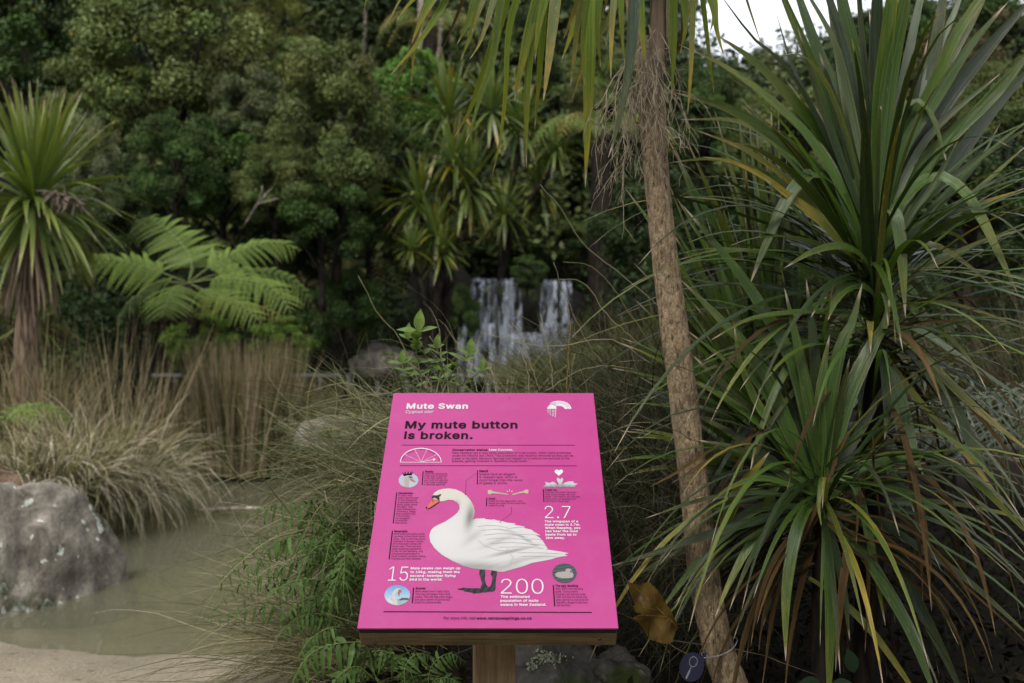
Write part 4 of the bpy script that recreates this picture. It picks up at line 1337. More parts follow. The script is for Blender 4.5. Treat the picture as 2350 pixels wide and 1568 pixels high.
GLYPH_DATA = """
'	104	39,159 35,254 68,254 64,159
(	137	45,103 46,132 50,162 55,182 60,202 66,221 76,247 88,270 118,270 106,242 95,214 87,185 81,157 77,129 76,103 77,80 80,57 86,33 94,8 101,-10 109,-28 118,-48 88,-48 75,-23 64,2 56,27 49,53 46,78
)	137	19,-48 28,-28 36,-9 43,9 51,34 57,58 60,81 61,103 60,129 56,157 50,185 41,214 31,242 19,270 48,270 60,247 71,221 77,202 82,182 86,162 91,132 92,103 91,78 87,52 81,27 72,1 61,-24 48,-48
,	94	19,-60 34,36 68,36 42,-60
-	227	168,122 168,94 57,94 57,122
.	94	48,-2 39,-1 31,4 26,12 25,20 26,29 31,37 39,42 48,43 56,42 64,37 69,29 71,20 69,12 64,4 56,-1
0	227	113,-3 87,0 65,12 47,31 34,57 29,77 25,101 24,127 25,153 29,177 35,197 48,223 65,242 87,254 113,258 139,254 161,242 179,223 192,197 198,177 201,153 203,127 201,101 198,77 192,57 179,31 162,12 140,0|113,25 131,28 145,37 157,52 165,72 170,97 172,127 170,157 165,182 157,203 145,218 131,227 113,230 96,227 82,218 70,203 62,182 56,157 55,127 56,97 62,72 70,52 82,37 96,28
1	227	38,0 38,27 195,27 195,0|138,254 138,0 106,0 106,224 105,224 43,179 43,213 99,254
2	227	32,0 32,24 117,114 130,129 141,141 149,153 155,163 159,174 160,186 159,198 154,209 146,218 137,224 125,228 112,230 98,228 86,224 77,216 69,207 65,195 64,181 33,181 35,202 43,221 55,237 72,248 91,255 112,258 134,255 153,248 169,237 181,223 188,205 191,186 189,172 185,159 179,145 168,129 153,111 133,90 76,30 76,28 195,28 195,0
3	227	109,-3 87,-1 66,5 49,15 35,29 26,46 22,66 55,66 57,54 63,44 72,35 83,30 95,26 109,25 124,26 138,30 149,37 157,46 163,58 165,72 163,86 158,98 150,109 137,117 121,122 101,124 78,124 78,150 144,224 144,226 35,226 35,254 186,254 186,230 106,139 106,144 132,144 154,138 172,127 185,111 194,93 196,72 194,51 185,33 172,18 154,6 133,-1
4	227	20,53 20,79 123,254 155,254 54,83 54,81 207,81 207,53|141,0 141,61 141,73 141,159 171,159 171,0
5	227	111,-3 89,-1 70,6 54,16 41,30 33,47 30,65 61,65 64,54 69,44 77,36 87,30 98,26 111,25 125,27 138,32 149,41 157,52 162,66 164,81 162,97 157,111 148,122 137,131 124,137 109,138 96,137 84,134 73,129 64,123 34,126 48,254 183,254 183,226 75,226 67,151 68,151 77,157 89,162 101,166 115,167 131,165 147,160 161,153 172,143 182,130 189,116 194,99 195,82 193,58 184,38 171,21 154,8 134,-1
6	227	113,-3 91,-1 71,7 55,20 42,37 34,58 32,81 34,100 40,119 51,142 69,170 126,254 161,254 75,131 73,131 77,137 83,144 90,149 98,153 107,156 117,157 139,155 158,147 173,136 185,120 192,101 194,79 192,56 184,36 171,20 155,7 135,-1|113,24 127,26 139,31 149,40 157,51 162,64 164,79 162,94 157,107 149,118 139,126 127,131 113,133 99,131 87,126 77,118 69,107 64,94 62,79 64,64 69,51 77,40 87,31 99,26
7	227	48,0 162,224 162,226 31,226 31,254 195,254 195,224 82,0
8	227	113,-3 89,-1 68,6 50,17 37,31 29,48 26,68 28,83 33,98 40,110 51,121 63,128 76,132 76,133 59,141 46,154 38,171 35,190 38,209 45,225 57,239 73,249 92,256 113,258 134,256 153,249 169,239 181,225 188,209 191,190 188,171 180,154 167,141 150,133 150,132 164,128 176,121 186,110 194,98 199,83 200,68 198,48 189,31 176,17 158,6 137,-1|113,25 129,26 142,30 153,37 161,46 167,57 168,69 167,83 161,94 153,104 141,111 128,116 113,118 98,116 85,111 73,104 65,94 59,83 58,69 59,57 64,46 73,37 84,30 97,26|113,145 126,146 137,150 146,157 154,165 158,176 160,188 158,200 154,210 147,218 138,225 126,229 113,230 100,229 89,225 79,218 72,210 68,200 66,188 68,176 72,165 79,157 89,150 100,146
9	227	113,258 135,255 155,247 171,234 184,217 192,197 194,173 192,155 186,135 175,112 158,84 100,0 65,0 151,124 154,124 149,117 144,111 137,105 128,101 119,98 109,97 87,100 69,107 53,119 41,134 34,154 32,176 34,198 42,218 55,235 71,247 91,255|113,230 99,228 87,223 77,215 69,204 64,191 63,176 64,161 69,148 77,137 87,129 99,123 113,122 127,123 139,129 149,137 157,147 162,160 164,175 162,190 157,204 150,215 139,223 127,228
:	94	48,-2 39,-1 31,4 26,12 25,20 26,29 31,37 39,42 48,43 56,42 64,37 69,29 71,20 69,12 64,4 56,-1|48,135 39,137 31,142 26,149 25,158 26,167 31,174 39,179 48,181 56,179 64,174 69,167 71,158 69,149 64,142 56,137
A	240	8,0 101,254 138,254 231,0 198,0 144,151 138,167 132,186 125,210 116,239 123,239 114,209 106,185 100,166 95,151 43,0|55,71 55,99 185,99 185,71
B	228	30,0 30,254 121,254 145,252 164,245 180,235 190,221 197,205 199,187 198,172 193,160 187,150 178,143 168,137 157,133 157,131 170,129 182,123 192,114 201,102 207,86 209,68 207,50 200,33 189,20 172,9 151,2 123,0|62,29 122,29 148,31 165,40 175,53 178,68 176,81 171,92 163,102 153,109 140,114 124,115 62,115|62,143 119,143 132,144 144,148 154,155 162,163 166,174 168,186 165,202 156,214 141,223 120,226 62,226
C	255	134,-3 113,-2 93,4 75,12 59,25 46,40 35,58 27,78 22,101 20,127 22,153 27,176 35,197 46,215 59,230 75,242 93,251 113,256 134,258 152,256 170,252 186,245 201,236 214,224 224,209 232,193 236,174 204,174 200,186 195,197 187,206 179,214 169,220 158,224 146,227 134,228 111,225 92,216 75,202 62,182 54,157 52,127 54,97 63,72 75,53 92,38 112,29 134,26 146,27 158,30 169,34 179,40 187,48 195,57 200,68 204,80 236,80 232,62 224,45 214,31 201,19 187,9 170,2 153,-2
D	252	109,0 48,0 48,29 107,29 136,31 159,40 177,55 189,75 197,99 200,128 197,156 190,180 177,200 160,214 138,223 110,226 47,226 47,254 113,254 136,253 157,248 176,239 200,221 217,196 225,175 229,153 231,128 229,102 224,80 217,59 206,42 192,27 175,15 156,7 134,2|62,254 62,0 30,0 30,254
E	210	30,0 30,254 186,254 186,226 62,226 62,143 178,143 178,114 62,114 62,29 188,29 188,0
F	205	30,0 30,254 185,254 185,226 62,226 62,139 173,139 173,111 62,111 62,0
G	261	134,-3 113,-2 93,4 75,13 59,25 45,40 35,58 27,78 22,102 20,127 22,153 27,176 35,197 45,215 59,230 74,242 92,251 112,256 132,258 152,256 170,252 187,245 202,235 214,222 225,208 232,192 237,174 204,174 199,186 194,197 186,206 178,213 168,220 158,224 146,227 133,228 111,225 92,216 75,202 62,182 54,157 52,127 54,97 63,72 75,53 92,38 112,29 134,26 155,29 172,36 187,47 198,62 205,80 207,101 217,100 141,100 141,128 239,128 239,100 236,71 225,45 209,25 188,9 163,0
H	259	30,0 30,254 62,254 62,144 196,144 196,254 228,254 228,0 196,0 196,116 62,116 62,0
I	151	16,0 16,29 59,29 59,226 16,226 16,254 135,254 135,226 91,226 91,29 135,29 135,0
K	234	52,73 52,108 61,119 70,131 78,141 87,152 96,162 106,172 182,254 224,254 116,138 114,138|30,0 30,254 62,254 62,167 62,112 62,97 62,0|186,0 94,130 114,155 224,0
L	197	30,0 30,254 62,254 62,29 181,29 181,0
M	315	30,0 30,254 76,254 139,94 141,87 144,79 147,71 150,61 153,52 156,42 158,33 161,24 154,24 159,41 162,51 165,61 168,70 171,79 174,87 176,94 238,254 284,254 284,0 252,0 252,145 252,154 252,163 252,174 253,184 253,207 253,218 253,229 256,229 253,217 249,205 245,193 241,181 237,171 234,161 231,152 228,145 171,0 143,0 85,145 83,152 80,160 76,170 72,181 69,192 65,204 60,216 56,229 59,229 60,219 60,208 60,197 60,186 61,164 61,154 61,145 61,0
N	262	30,0 30,254 68,254 172,91 176,84 181,75 187,65 194,53 200,41 207,27 202,27 201,41 200,54 200,67 200,79 199,89 199,97 199,254 232,254 232,0 193,0 101,145 95,155 89,165 82,177 74,191 54,226 60,227 61,192 62,177 62,164 62,153 62,145 62,0
O	267	133,-3 112,-2 93,4 75,12 59,25 46,40 35,58 27,78 22,101 20,127 22,153 27,176 35,197 46,215 59,230 75,242 93,251 112,256 133,258 155,256 174,251 192,242 208,230 221,215 232,197 240,176 245,153 247,127 245,101 240,78 232,58 221,40 208,25 192,12 174,4 155,-2|133,26 155,29 175,38 191,52 204,72 212,97 215,127 212,157 204,182 191,202 175,216 155,225 133,228 112,225 92,216 75,202 63,182 54,157 52,127 54,97 63,72 75,52 92,38 112,29
P	223	30,0 30,254 118,254 144,252 166,244 183,231 195,215 202,195 204,174 202,152 195,133 183,116 166,104 144,96 118,93 55,93 55,121 116,121 134,123 149,128 159,136 167,147 171,160 172,174 171,188 167,201 159,211 148,219 134,224 116,226 62,226 62,0
Q	267	123,80 156,80 185,42 192,32 234,-24 200,-24 173,13 166,23|133,-3 112,-2 93,4 75,12 59,25 46,40 35,58 27,78 22,101 20,127 22,153 27,176 35,197 46,215 59,230 75,242 93,251 112,256 133,258 155,256 174,251 192,242 208,230 221,215 232,197 240,176 245,153 247,127 245,101 240,78 232,58 221,40 208,25 192,12 174,4 155,-2|133,26 155,29 175,38 191,52 204,72 212,97 215,127 212,157 204,182 191,202 175,216 155,225 133,228 112,225 92,216 75,202 63,182 54,157 52,127 54,97 63,72 75,52 92,38 112,29
R	225	30,0 30,254 118,254 145,252 167,244 183,232 195,217 202,198 205,176 202,154 195,136 183,120 166,109 145,101 118,99 48,99 48,128 117,128 135,129 149,133 160,141 167,150 171,162 173,176 171,190 167,202 159,212 149,220 134,224 116,226 62,226 62,0|177,0 115,115 151,115 214,0
S	224	112,-4 86,-2 64,5 46,15 32,30 23,48 19,68 52,68 55,55 62,44 71,35 83,29 97,26 112,25 128,26 143,30 155,37 165,46 171,57 173,70 171,81 166,89 158,96 148,102 136,107 122,111 92,120 64,130 43,145 30,163 26,186 29,206 37,224 51,238 69,249 90,256 114,258 137,256 158,249 175,238 189,224 197,208 200,189 169,189 163,206 151,219 134,227 112,229 97,228 84,224 73,218 64,209 59,199 58,188 60,176 65,167 74,160 85,154 96,150 106,147 132,140 144,136 156,132 168,126 179,119 189,110 197,99 202,85 204,69 201,50 193,32 180,17 162,5 139,-2
T	225	16,226 16,254 208,254 208,226 128,226 128,0 96,0 96,226
U	259	129,-4 101,-1 77,8 57,22 42,40 33,62 30,87 30,254 62,254 62,89 64,72 70,57 80,44 94,34 110,28 129,26 149,28 165,34 179,44 188,57 194,72 196,89 196,254 229,254 229,87 226,62 216,40 201,22 182,8 157,-1
V	240	102,0 8,254 42,254 96,103 101,88 108,69 115,45 124,15 117,15 126,45 133,69 140,88 145,103 197,254 231,254 139,0
W	344	78,0 8,254 41,254 82,98 85,85 88,73 91,60 93,47 96,33 98,20 95,20 97,33 100,47 103,60 106,73 109,85 112,98 153,254 190,254 231,98 234,85 237,73 240,60 243,47 246,33 249,20 244,20 247,33 249,47 252,60 255,73 258,85 261,98 302,254 335,254 265,0 228,0 184,161 180,178 176,196 172,215 168,237 175,237 171,216 167,197 164,179 159,161 115,0
X	238	9,0 109,142 109,118 15,254 52,254 89,200 96,190 102,181 107,172 112,164 116,156 122,146 116,146 121,156 126,164 131,172 136,181 142,190 149,200 187,254 223,254 129,119 129,143 228,0 191,0 146,65 140,74 134,83 129,90 125,98 120,106 115,116 122,116 117,106 113,98 108,91 103,83 97,74 91,65 46,0
Y	236	102,0 102,104 8,254 46,254 96,172 104,159 111,146 118,132 125,115 112,115 119,132 126,146 133,159 140,172 191,254 228,254 134,104 134,0
Z	220	21,0 21,23 137,193 145,204 153,215 162,227 170,238 174,227 158,227 143,226 127,226 111,226 20,226 20,254 198,254 198,231 84,64 76,52 67,40 58,28 49,17 45,27 61,28 76,28 92,28 107,29 200,29 200,0
a	195	80,-4 63,-3 47,2 34,11 24,22 17,37 15,54 17,69 22,80 29,90 39,97 50,102 63,105 76,108 89,110 105,112 117,113 126,115 133,117 136,121 138,127 138,128 137,139 133,148 128,156 120,161 110,164 98,165 85,164 75,161 66,156 59,150 54,144 50,137 20,146 29,161 39,173 52,182 66,188 82,191 97,192 108,192 119,190 131,186 143,180 153,172 161,160 167,145 168,126 168,0 138,0 138,26 136,26 132,19 126,12 118,6 108,1 95,-3|85,23 101,24 114,29 124,37 132,47 136,57 138,69 138,95 135,93 130,91 123,89 116,88 108,87 100,86 93,85 88,84 77,82 67,79 58,75 52,70 47,62 46,52 47,43 51,36 57,30 65,26 74,24
b	213	115,-4 99,-3 86,2 76,8 69,16 63,23 59,29 56,29 56,0 26,0 26,254 57,254 57,160 59,160 63,166 69,173 76,180 86,186 98,191 115,192 137,189 156,180 173,166 185,146 193,122 195,94 193,66 185,42 173,23 157,8 137,-1|110,23 126,26 140,33 150,44 158,58 163,75 164,95 163,114 158,131 150,145 140,156 126,163 110,165 94,163 81,156 70,145 62,131 58,114 56,95 58,75 63,58 70,43 81,32 94,26
c	198	104,-4 79,-1 58,8 41,23 28,43 20,66 17,94 20,122 28,146 41,165 58,180 79,189 104,192 117,191 130,189 142,184 153,178 162,170 170,161 176,150 181,138 151,131 149,138 145,145 141,150 135,155 128,159 121,162 113,164 104,165 86,162 73,155 62,144 54,129 50,112 48,94 50,75 54,59 62,44 73,33 86,26 104,23 113,24 121,26 129,29 135,33 141,38 146,44 149,51 152,59 181,51 177,39 171,28 163,19 153,11 142,4 130,0 117,-3
d	213	98,-4 75,-1 56,8 40,23 27,42 20,66 17,94 20,122 27,146 40,166 56,180 75,189 98,192 114,191 126,186 136,180 144,173 149,166 153,160 155,160 155,254 186,254 186,0 156,0 156,29 153,29 149,23 143,16 136,8 126,2 114,-3|102,23 118,26 132,32 142,43 150,58 154,75 156,95 154,114 150,131 142,145 132,156 118,163 102,165 86,163 72,156 62,145 54,131 50,114 48,95 50,75 54,58 62,44 73,33 86,26
e	202	106,-4 80,-1 58,8 41,23 28,42 20,66 17,93 20,121 28,145 40,165 58,180 78,189 103,192 118,191 133,187 147,180 160,170 170,157 179,141 184,121 186,97 186,85 37,85 37,110 169,110 155,101 153,119 149,134 141,147 131,157 118,163 103,165 87,163 73,157 62,147 54,135 50,121 48,105 48,89 50,69 55,53 64,40 76,31 90,25 106,23 117,24 127,26 135,31 143,36 149,44 153,53 182,45 177,32 168,20 156,10 141,2 125,-3
f	127	114,190 114,164 3,164 3,190|40,0 40,216 42,231 48,243 57,252 68,259 80,264 94,265 103,265 111,263 117,262 121,260 114,234 111,235 107,236 103,237 97,237 85,235 77,230 72,221 71,209 71,0
g	213	103,-75 84,-74 67,-70 53,-63 41,-55 32,-45 25,-35 51,-20 55,-26 61,-33 68,-39 77,-44 89,-48 103,-49 124,-46 141,-38 152,-23 156,-3 156,34 153,34 149,28 143,21 136,14 126,8 114,4 97,2 76,5 56,13 40,27 28,45 20,68 17,96 20,123 27,147 40,166 56,180 76,189 98,192 114,191 127,186 137,180 144,173 150,166 154,159 157,159 157,190 186,190 186,-4 183,-27 175,-45 162,-59 145,-68 125,-73|102,30 118,32 132,38 142,47 150,61 155,77 156,96 155,115 150,132 142,146 132,156 119,163 102,165 86,163 73,156 62,145 54,131 50,115 48,96 50,78 54,61 62,48 73,38 86,32
h	205	57,113 57,0 26,0 26,254 57,254 57,144 51,144 62,166 76,181 94,189 114,192 132,190 148,184 161,174 170,160 177,142 179,120 179,0 148,0 148,118 145,137 136,152 123,161 105,165 92,163 80,159 71,151 63,141 58,129
i	84	26,0 26,190 57,190 57,0|42,221 34,223 27,227 22,234 21,242 22,249 27,256 34,260 42,262 50,260 57,256 62,249 63,242 62,234 57,227 50,223
j	84	26,190 57,190 57,-15 55,-31 51,-45 43,-56 32,-65 19,-70 2,-71 -5,-71 -5,-43 1,-43 12,-42 20,-36 25,-27 26,-15|42,221 34,223 27,227 22,234 20,242 22,249 27,256 34,260 42,262 50,260 57,256 61,249 63,242 61,234 57,227 50,223
k	191	55,68 55,106 60,106 142,190 180,190 92,100 89,100|26,0 26,254 57,254 57,0|147,0 74,93 96,114 186,0
l	95	70,-1 50,2 37,10 29,24 26,42 26,254 57,254 57,49 58,38 60,31 65,27 73,26 77,26 80,26 83,27 85,27 90,1 86,0 81,0 75,-1
m	305	26,0 26,190 56,190 56,148 54,148 59,162 66,173 75,182 86,188 98,192 110,193 129,190 144,180 154,166 160,147 156,147 161,160 169,172 178,181 190,187 204,192 218,193 234,191 249,186 261,177 270,164 276,148 278,128 278,0 248,0 248,127 245,145 236,156 224,163 209,165 197,164 187,160 179,153 173,145 169,135 168,124 168,0 137,0 137,130 134,144 126,156 115,163 100,165 89,164 79,160 70,154 63,145 58,133 57,119 57,0
n	205	57,113 57,0 26,0 26,190 56,190 56,144 51,144 62,166 76,181 94,189 114,192 132,190 147,184 160,174 170,160 176,142 179,120 179,0 148,0 148,118 145,137 136,152 123,161 105,165 92,163 80,159 71,151 63,141 58,129
o	208	104,-4 79,-1 58,8 41,23 28,43 20,66 17,94 20,122 28,146 41,165 58,180 79,189 104,192 128,189 149,180 167,165 180,146 188,122 191,94 188,66 180,43 167,23 149,8 128,-1|104,23 121,26 135,33 146,44 154,59 158,75 160,94 158,112 154,129 146,144 135,155 121,162 104,165 86,162 73,155 62,144 54,129 50,112 48,94 50,75 54,59 62,44 73,33 86,26
p	213	26,-71 26,190 56,190 56,160 59,160 63,166 69,173 76,180 86,186 98,191 115,192 137,189 156,180 173,166 185,146 193,122 195,94 193,66 185,42 173,23 157,8 137,-1 115,-4 99,-3 86,2 76,8 69,16 63,23 59,29 57,29 57,-71|110,23 126,26 140,33 150,44 158,58 163,75 164,95 163,114 158,131 150,145 140,156 126,163 110,165 94,163 81,156 70,145 62,131 58,114 56,95 58,75 63,58 70,43 81,32 94,26
q	213	186,-71 155,-71 155,29 153,29 149,23 143,16 136,8 126,2 114,-3 98,-4 75,-1 56,8 40,23 27,42 20,66 17,94 20,122 27,146 40,166 56,180 75,189 98,192 114,191 126,186 136,180 144,173 149,166 153,160 156,160 156,190 186,190|102,23 118,26 132,32 142,43 150,58 154,75 156,95 154,114 150,131 142,145 132,156 118,163 102,165 86,163 72,156 62,145 54,131 50,114 48,95 50,75 54,58 62,44 73,33 86,26
r	130	26,0 26,190 56,190 56,160 58,160 65,173 76,184 90,190 107,192 110,192 115,192 119,192 122,192 122,161 119,162 115,162 109,163 103,163 91,161 80,157 70,151 63,142 58,131 57,118 57,0
s	183	91,-4 72,-3 56,2 42,9 31,19 23,32 18,47 47,53 53,40 62,30 75,25 91,23 108,25 122,31 131,40 134,51 132,60 127,68 118,74 106,78 75,85 52,93 36,104 27,119 23,137 26,152 33,166 43,177 58,185 74,190 94,192 112,191 127,186 140,179 149,170 157,158 162,145 134,139 129,149 121,158 110,164 94,166 78,164 65,158 57,150 54,139 56,129 62,122 72,116 86,111 115,105 137,97 153,86 162,71 166,53 163,37 156,24 145,12 130,3 112,-2
t	114	102,190 102,164 3,164 3,190|32,236 63,236 63,49 64,38 68,31 75,26 85,25 88,25 93,26 97,26 101,27 107,1 102,0 96,-1 90,-2 84,-2 62,1 46,11 36,26 32,46
u	205	91,-3 73,-1 57,5 44,15 35,29 28,47 26,69 26,190 57,190 57,72 60,52 68,37 82,28 100,25 113,27 125,31 134,38 142,48 146,61 148,76 148,190 179,190 179,0 149,0 149,46 154,46 143,23 129,8 111,0
v	195	81,0 9,190 42,190 83,78 88,60 93,43 98,27 103,10 92,10 97,27 101,43 106,60 112,78 152,190 186,190 113,0
w	284	69,0 11,190 44,190 67,107 72,89 77,68 82,46 88,21 82,21 88,45 93,67 98,88 103,107 126,190 158,190 181,107 186,88 191,68 196,45 201,21 196,21 201,45 206,68 212,88 217,107 240,190 272,190 215,0 184,0 159,86 156,99 152,112 149,126 145,140 142,154 138,169 145,169 142,155 138,140 135,126 131,112 128,99 124,86 99,0
x	190	10,0 86,109 86,86 14,190 50,190 74,153 82,139 90,127 97,115 104,103 88,103 95,115 101,127 108,139 117,153 141,190 176,190 104,84 104,107 179,0 143,0 115,43 107,56 100,68 93,80 86,91 102,91 95,80 89,68 82,56 74,43 46,0
y	195	24,-69 31,-43 36,-44 44,-45 52,-44 59,-42 65,-37 71,-29 75,-18 81,-1 9,190 42,190 83,78 88,60 93,43 98,27 103,10 92,10 97,27 101,43 106,60 112,78 153,190 186,190 102,-29 96,-43 88,-54 80,-62 70,-68 58,-71 46,-73 39,-72 32,-72 27,-70
z	191	21,0 21,23 127,160 127,161 24,161 24,190 166,190 166,165 63,30 63,28 169,28 169,0
 	94	
"""
GLYPHS = {}
for _ln in GLYPH_DATA.strip("\n").split("\n"):
    _c, _a, _q = _ln.split("\t")
    GLYPHS[_c] = (int(_a), [np.array([[float(v) for v in p.split(",")] for p in k.split(" ")]) for k in _q.split("|")] if _q else [])


def fatten(q, off):
    """Offset a glyph contour outwards (ink lies right of its direction)."""
    if not off: return q
    d = np.roll(q, -1, 0) - q; d = d / np.maximum(np.linalg.norm(d, axis=1, keepdims=True), 1e-6)
    n1 = np.stack([-d[:, 1], d[:, 0]], -1); n0 = np.roll(n1, 1, 0)
    m = n0 + n1; k = 1 / np.clip(1 + (n0 * n1).sum(1), .45, None)
    return q + off * m * k[:, None]


_gc = {}


def glyph_tri(c, off):
    if (c, off) not in _gc:
        cs = [fatten(q, off) for q in GLYPHS[c][1]]
        _gc[(c, off)] = fill2d(cs) if cs else (np.zeros((0, 2)), np.zeros((0, 3), int))
    return _gc[(c, off)]


def glyphs(s, off, shear):
    """Outline lettering laid out in a row; cap height 1."""
    x = 0.; V, T = [], []; n = 0
    for c in s:
        v, t = glyph_tri(c, off)
        V.append(v + np.array([x, 0])); T.append(t + n); n += len(v); x += GLYPHS[c][0] + off * 1.6
    V = np.concatenate(V); V = (V + np.array([0, off])) / (254 + 2 * off)
    V[:, 0] += V[:, 1] * shear
    return V, np.concatenate(T)


def textline(mb, fn, s, x0, x1, y, cap, off=0.0, shear=0.0, y1=None):
    """One line of lettering from (x0, y) to (x1, y) on the layout, cap height in layout px."""
    V, T = glyphs(s, off, shear)
    a = poly(fn, [(x0, y), (x1, y1 if y1 is not None else y), (x0, y - cap)])
    wid = np.linalg.norm(a[1] - a[0]); hgt = abs(a[2][1] - a[0][1])
    dx = norm(a[1] - a[0]); dy = np.array([-dx[1], dx[0]])
    lx, hx = V[:, 0].min(), V[:, 0].max()
    q = a[0] + ((V[:, 0] - lx) / (hx - lx) * wid)[:, None] * dx + (V[:, 1] * hgt)[:, None] * dy
    mb.add(S(q[:, 0], q[:, 1], np.full(len(q), lay(2))), T=ccw(q, T))


def ccw(q, T):
    T = np.array(T); p = q[T]
    cr = (p[:, 1, 0] - p[:, 0, 0]) * (p[:, 2, 1] - p[:, 0, 1]) - (p[:, 1, 1] - p[:, 0, 1]) * (p[:, 2, 0] - p[:, 0, 0])
    T[cr < 0] = T[cr < 0][:, ::-1]
    return T


def text(name, fn, rows, ink):
    mb = MB()
    for rw in rows: textline(mb, fn, *rw)
    return mb.build(name, INK[ink], sign, smooth=False)


BO = 14.0
text('title', A, [("Mute Swan", 463, 990, 207, 47, BO)], 'white')
text('subtitle', A, [("Cygnus olor", 457, 695, 243, 24, 1.0, .22)], 'white')
text('headline', A, [("My mute button", 450, 1415, 375, 64, BO), ("is broken.", 440, 1030, 465, 64, BO)], 'black')
printed('rule', stroke(A, [(428, 516), (1904, 517)], .0022), 'black')
printed('rule', stroke(A, [(408, 692), (1921, 694)], .0022), 'black')
printed('rule', stroke(B, [(270, 750), (2048, 757)], .0030), 'black')
text('status_label', A, [("Conservation status:", 857, 1164, 566, 17, BO)], 'black')
text('status_value', A, [("Less Concern.", 1171, 1378, 566, 17, BO)], 'white')
text('status_text', A, [
    ("New Zealand has a very small population of mute swans, which were protected", 856, 1870, 591, 17, 1.0),
    ("under the Wildlife Act 1953. This protection was recently removed as they can be", 855, 1893, 615, 17, 1.0),
    ("a pest to farmers. Rainbow Springs has helped try to ensure the survival of the", 853, 1860, 639, 17, 1.0),
    ("species, getting involved in Operation Royal Swan.", 852, 1502, 662, 17, 1.0)], 'plum')


def block(name, fn, head, hx, hy, lines, y0, dy, xl0, xl1, cap, bar):
    printed(name + '_bar', stroke(fn, bar, .0030 if fn is B else .0026), 'black')
    text(name + '_heading', fn, [(head, hx[0], hx[1], hy, cap * 1.12, BO)], 'black')
    rows = []; n = len(lines)
    for i, (s, xr) in enumerate(lines):
        rows.append((s, xl0 + (xl1 - xl0) * i / max(1, n - 1), xr, y0 + dy * i, cap, 0.5))
    text(name + '_text', fn, rows, 'plum')


block('royalty', A, "Royalty", (624, 694), 751, [("Henry VIII declared the", 815), ("mute swan a royal bird", 811), ("in the 16th century, so", 803), ("you could only own one", 818), ("if you were a nobleman", 812), ("or specially approved.", 799)], 769, 18.3, 620, 614, 14, [(607, 742), (599, 856)])
block('neck', A, "Neck", (1088, 1165), 749, [("Swans have an elegant", 1392), ("S-shaped neck, which is", 1410), ("much longer than the necks", 1458), ("of geese or ducks.", 1330)], 774, 25.7, 1088, 1086, 18, [(1073, 734), (1071, 851)])
block('introduction', A, "Introduction", (395, 520), 936, [("In 1866, mute", 512), ("swans were brought", 567), ("to New Zealand as", 553), ("ornamental birds for", 562), ("parks, public ponds", 556), ("and lakes. They", 518), ("were released into", 541), ("Canterbury, Otago,", 545), ("and Auckland later", 541), ("in the century", 497), ("but struggled", 490), ("to establish", 470), ("themselves.", 474)], 955, 19.5, 393, 367, 14, [(381, 924), (351, 1186)])
block('crack', A, "Crack", (1168, 1226), 983, [("Known for their aggression, mute", 1456), ("swans can break human bones with", 1484), ("a slap of a wing.", 1305)], 1002, 19.2, 1168, 1167, 14.5, [(1152, 970), (1150, 1038)])
block('heart', A, "I heart you", (1649, 1754), 908, [("Courting mute swans famously", 1920), ("make a heart shape with their", 1908), ("necks. They mate for life, and take", 1950), ("things slow, not breeding until", 1915), ("their third or fourth year.", 1858)], 927, 19.2, 1649, 1654, 14.5, [(1636, 897), (1641, 1001)])
block('geography', B, "Geography", (357, 474), 70, [("Mute swans are native to the", 618), ("countries of the former Soviet", 624), ("Union. This is why they are so", 624), ("important to Russian culture,", 608), ("immortalised in stories like", 592), ("Swan Lake. There are also", 588), ("large breeding populations", 590), ("in the UK and Germany, and", 602), ("introduced populations in", 575), ("North America, southern Africa,", 628), ("Australia and New Zealand.", 588)], 91, 21.3, 355, 332, 15, [(344, 59), (316, 300)])
block('sounds', B, "Sounds", (541, 625), 560, [("Mute swans aren't really mute.", 832), ("They are just quieter than other", 838), ("swans. They will hiss when angry,", 860), ("and use a variety of growls and", 835), ("snorts to communicate.", 765)], 584, 23.8, 540, 533, 17, [(525, 547), (515, 675)])
block('duckling', B, "The ugly duckling", (1740, 1933), 538, [("Well, that's how the story", 1978), ("goes. Young swans", 1930), ("(cygnets) are actually quite", 1997), ("cute, but they are fuzzy and", 2010), ("grey, giving no clue as to the", 2022), ("beautiful, elegant birds they", 2015), ("will become.", 1868)], 562, 23.6, 1740, 1750, 17, [(1722, 524), (1733, 701)])
text('wingspan_number', A, [("2.7", 1650, 1874, 1143, 103, -5.0)], 'white')
text('wingspan_text', A, [("The wingspan of a", 1648, 1933, 1180, 19, BO), ("mute swan is 2.7m.", 1650, 1953, 1208, 19, BO), ("When flapping, you", 1651, 1953, 1236, 19, BO),
                          ("can hear the loud", 1652, 1930, 1264, 19.5, BO), ("beats from up to", 1655, 1920, 1293, 19.5, BO), ("2km away.", 1657, 1823, 1322, 20, BO)], 'white')
text('weight_number', B, [("15", 304, 473, 486, 120, -5.0)], 'white')
text('weight_text', B, [("Male swans can weigh up", 500, 925, 390, 21, BO), ("to 15kg, making them the", 497, 920, 422, 21, BO), ("second-heaviest flying", 494, 883, 454, 21, BO), ("bird in the world.", 491, 772, 486, 21, BO)], 'white')
text('population_number', B, [("200", 1272, 1640, 597, 125, -5.0)], 'white')
text('population_text', B, [("The estimated", 1270, 1518, 634, 22, BO), ("population of mute", 1268, 1594, 668, 22, BO), ("swans in New Zealand.", 1268, 1663, 702, 22, BO)], 'white')
text('web_lead', B, [("For more info visit", 782, 1055, 818, 24, 1.0)], 'black')
text('web_address', B, [("www.rainbowsprings.co.nz", 1063, 1536, 819, 24, BO)], 'black')
printed('leader_line', stroke(A, [(1060, 762), (974, 822), (970, 944)], .0006) + [ell(A, 970, 944, 4, 4, 12)], 'black', 6)
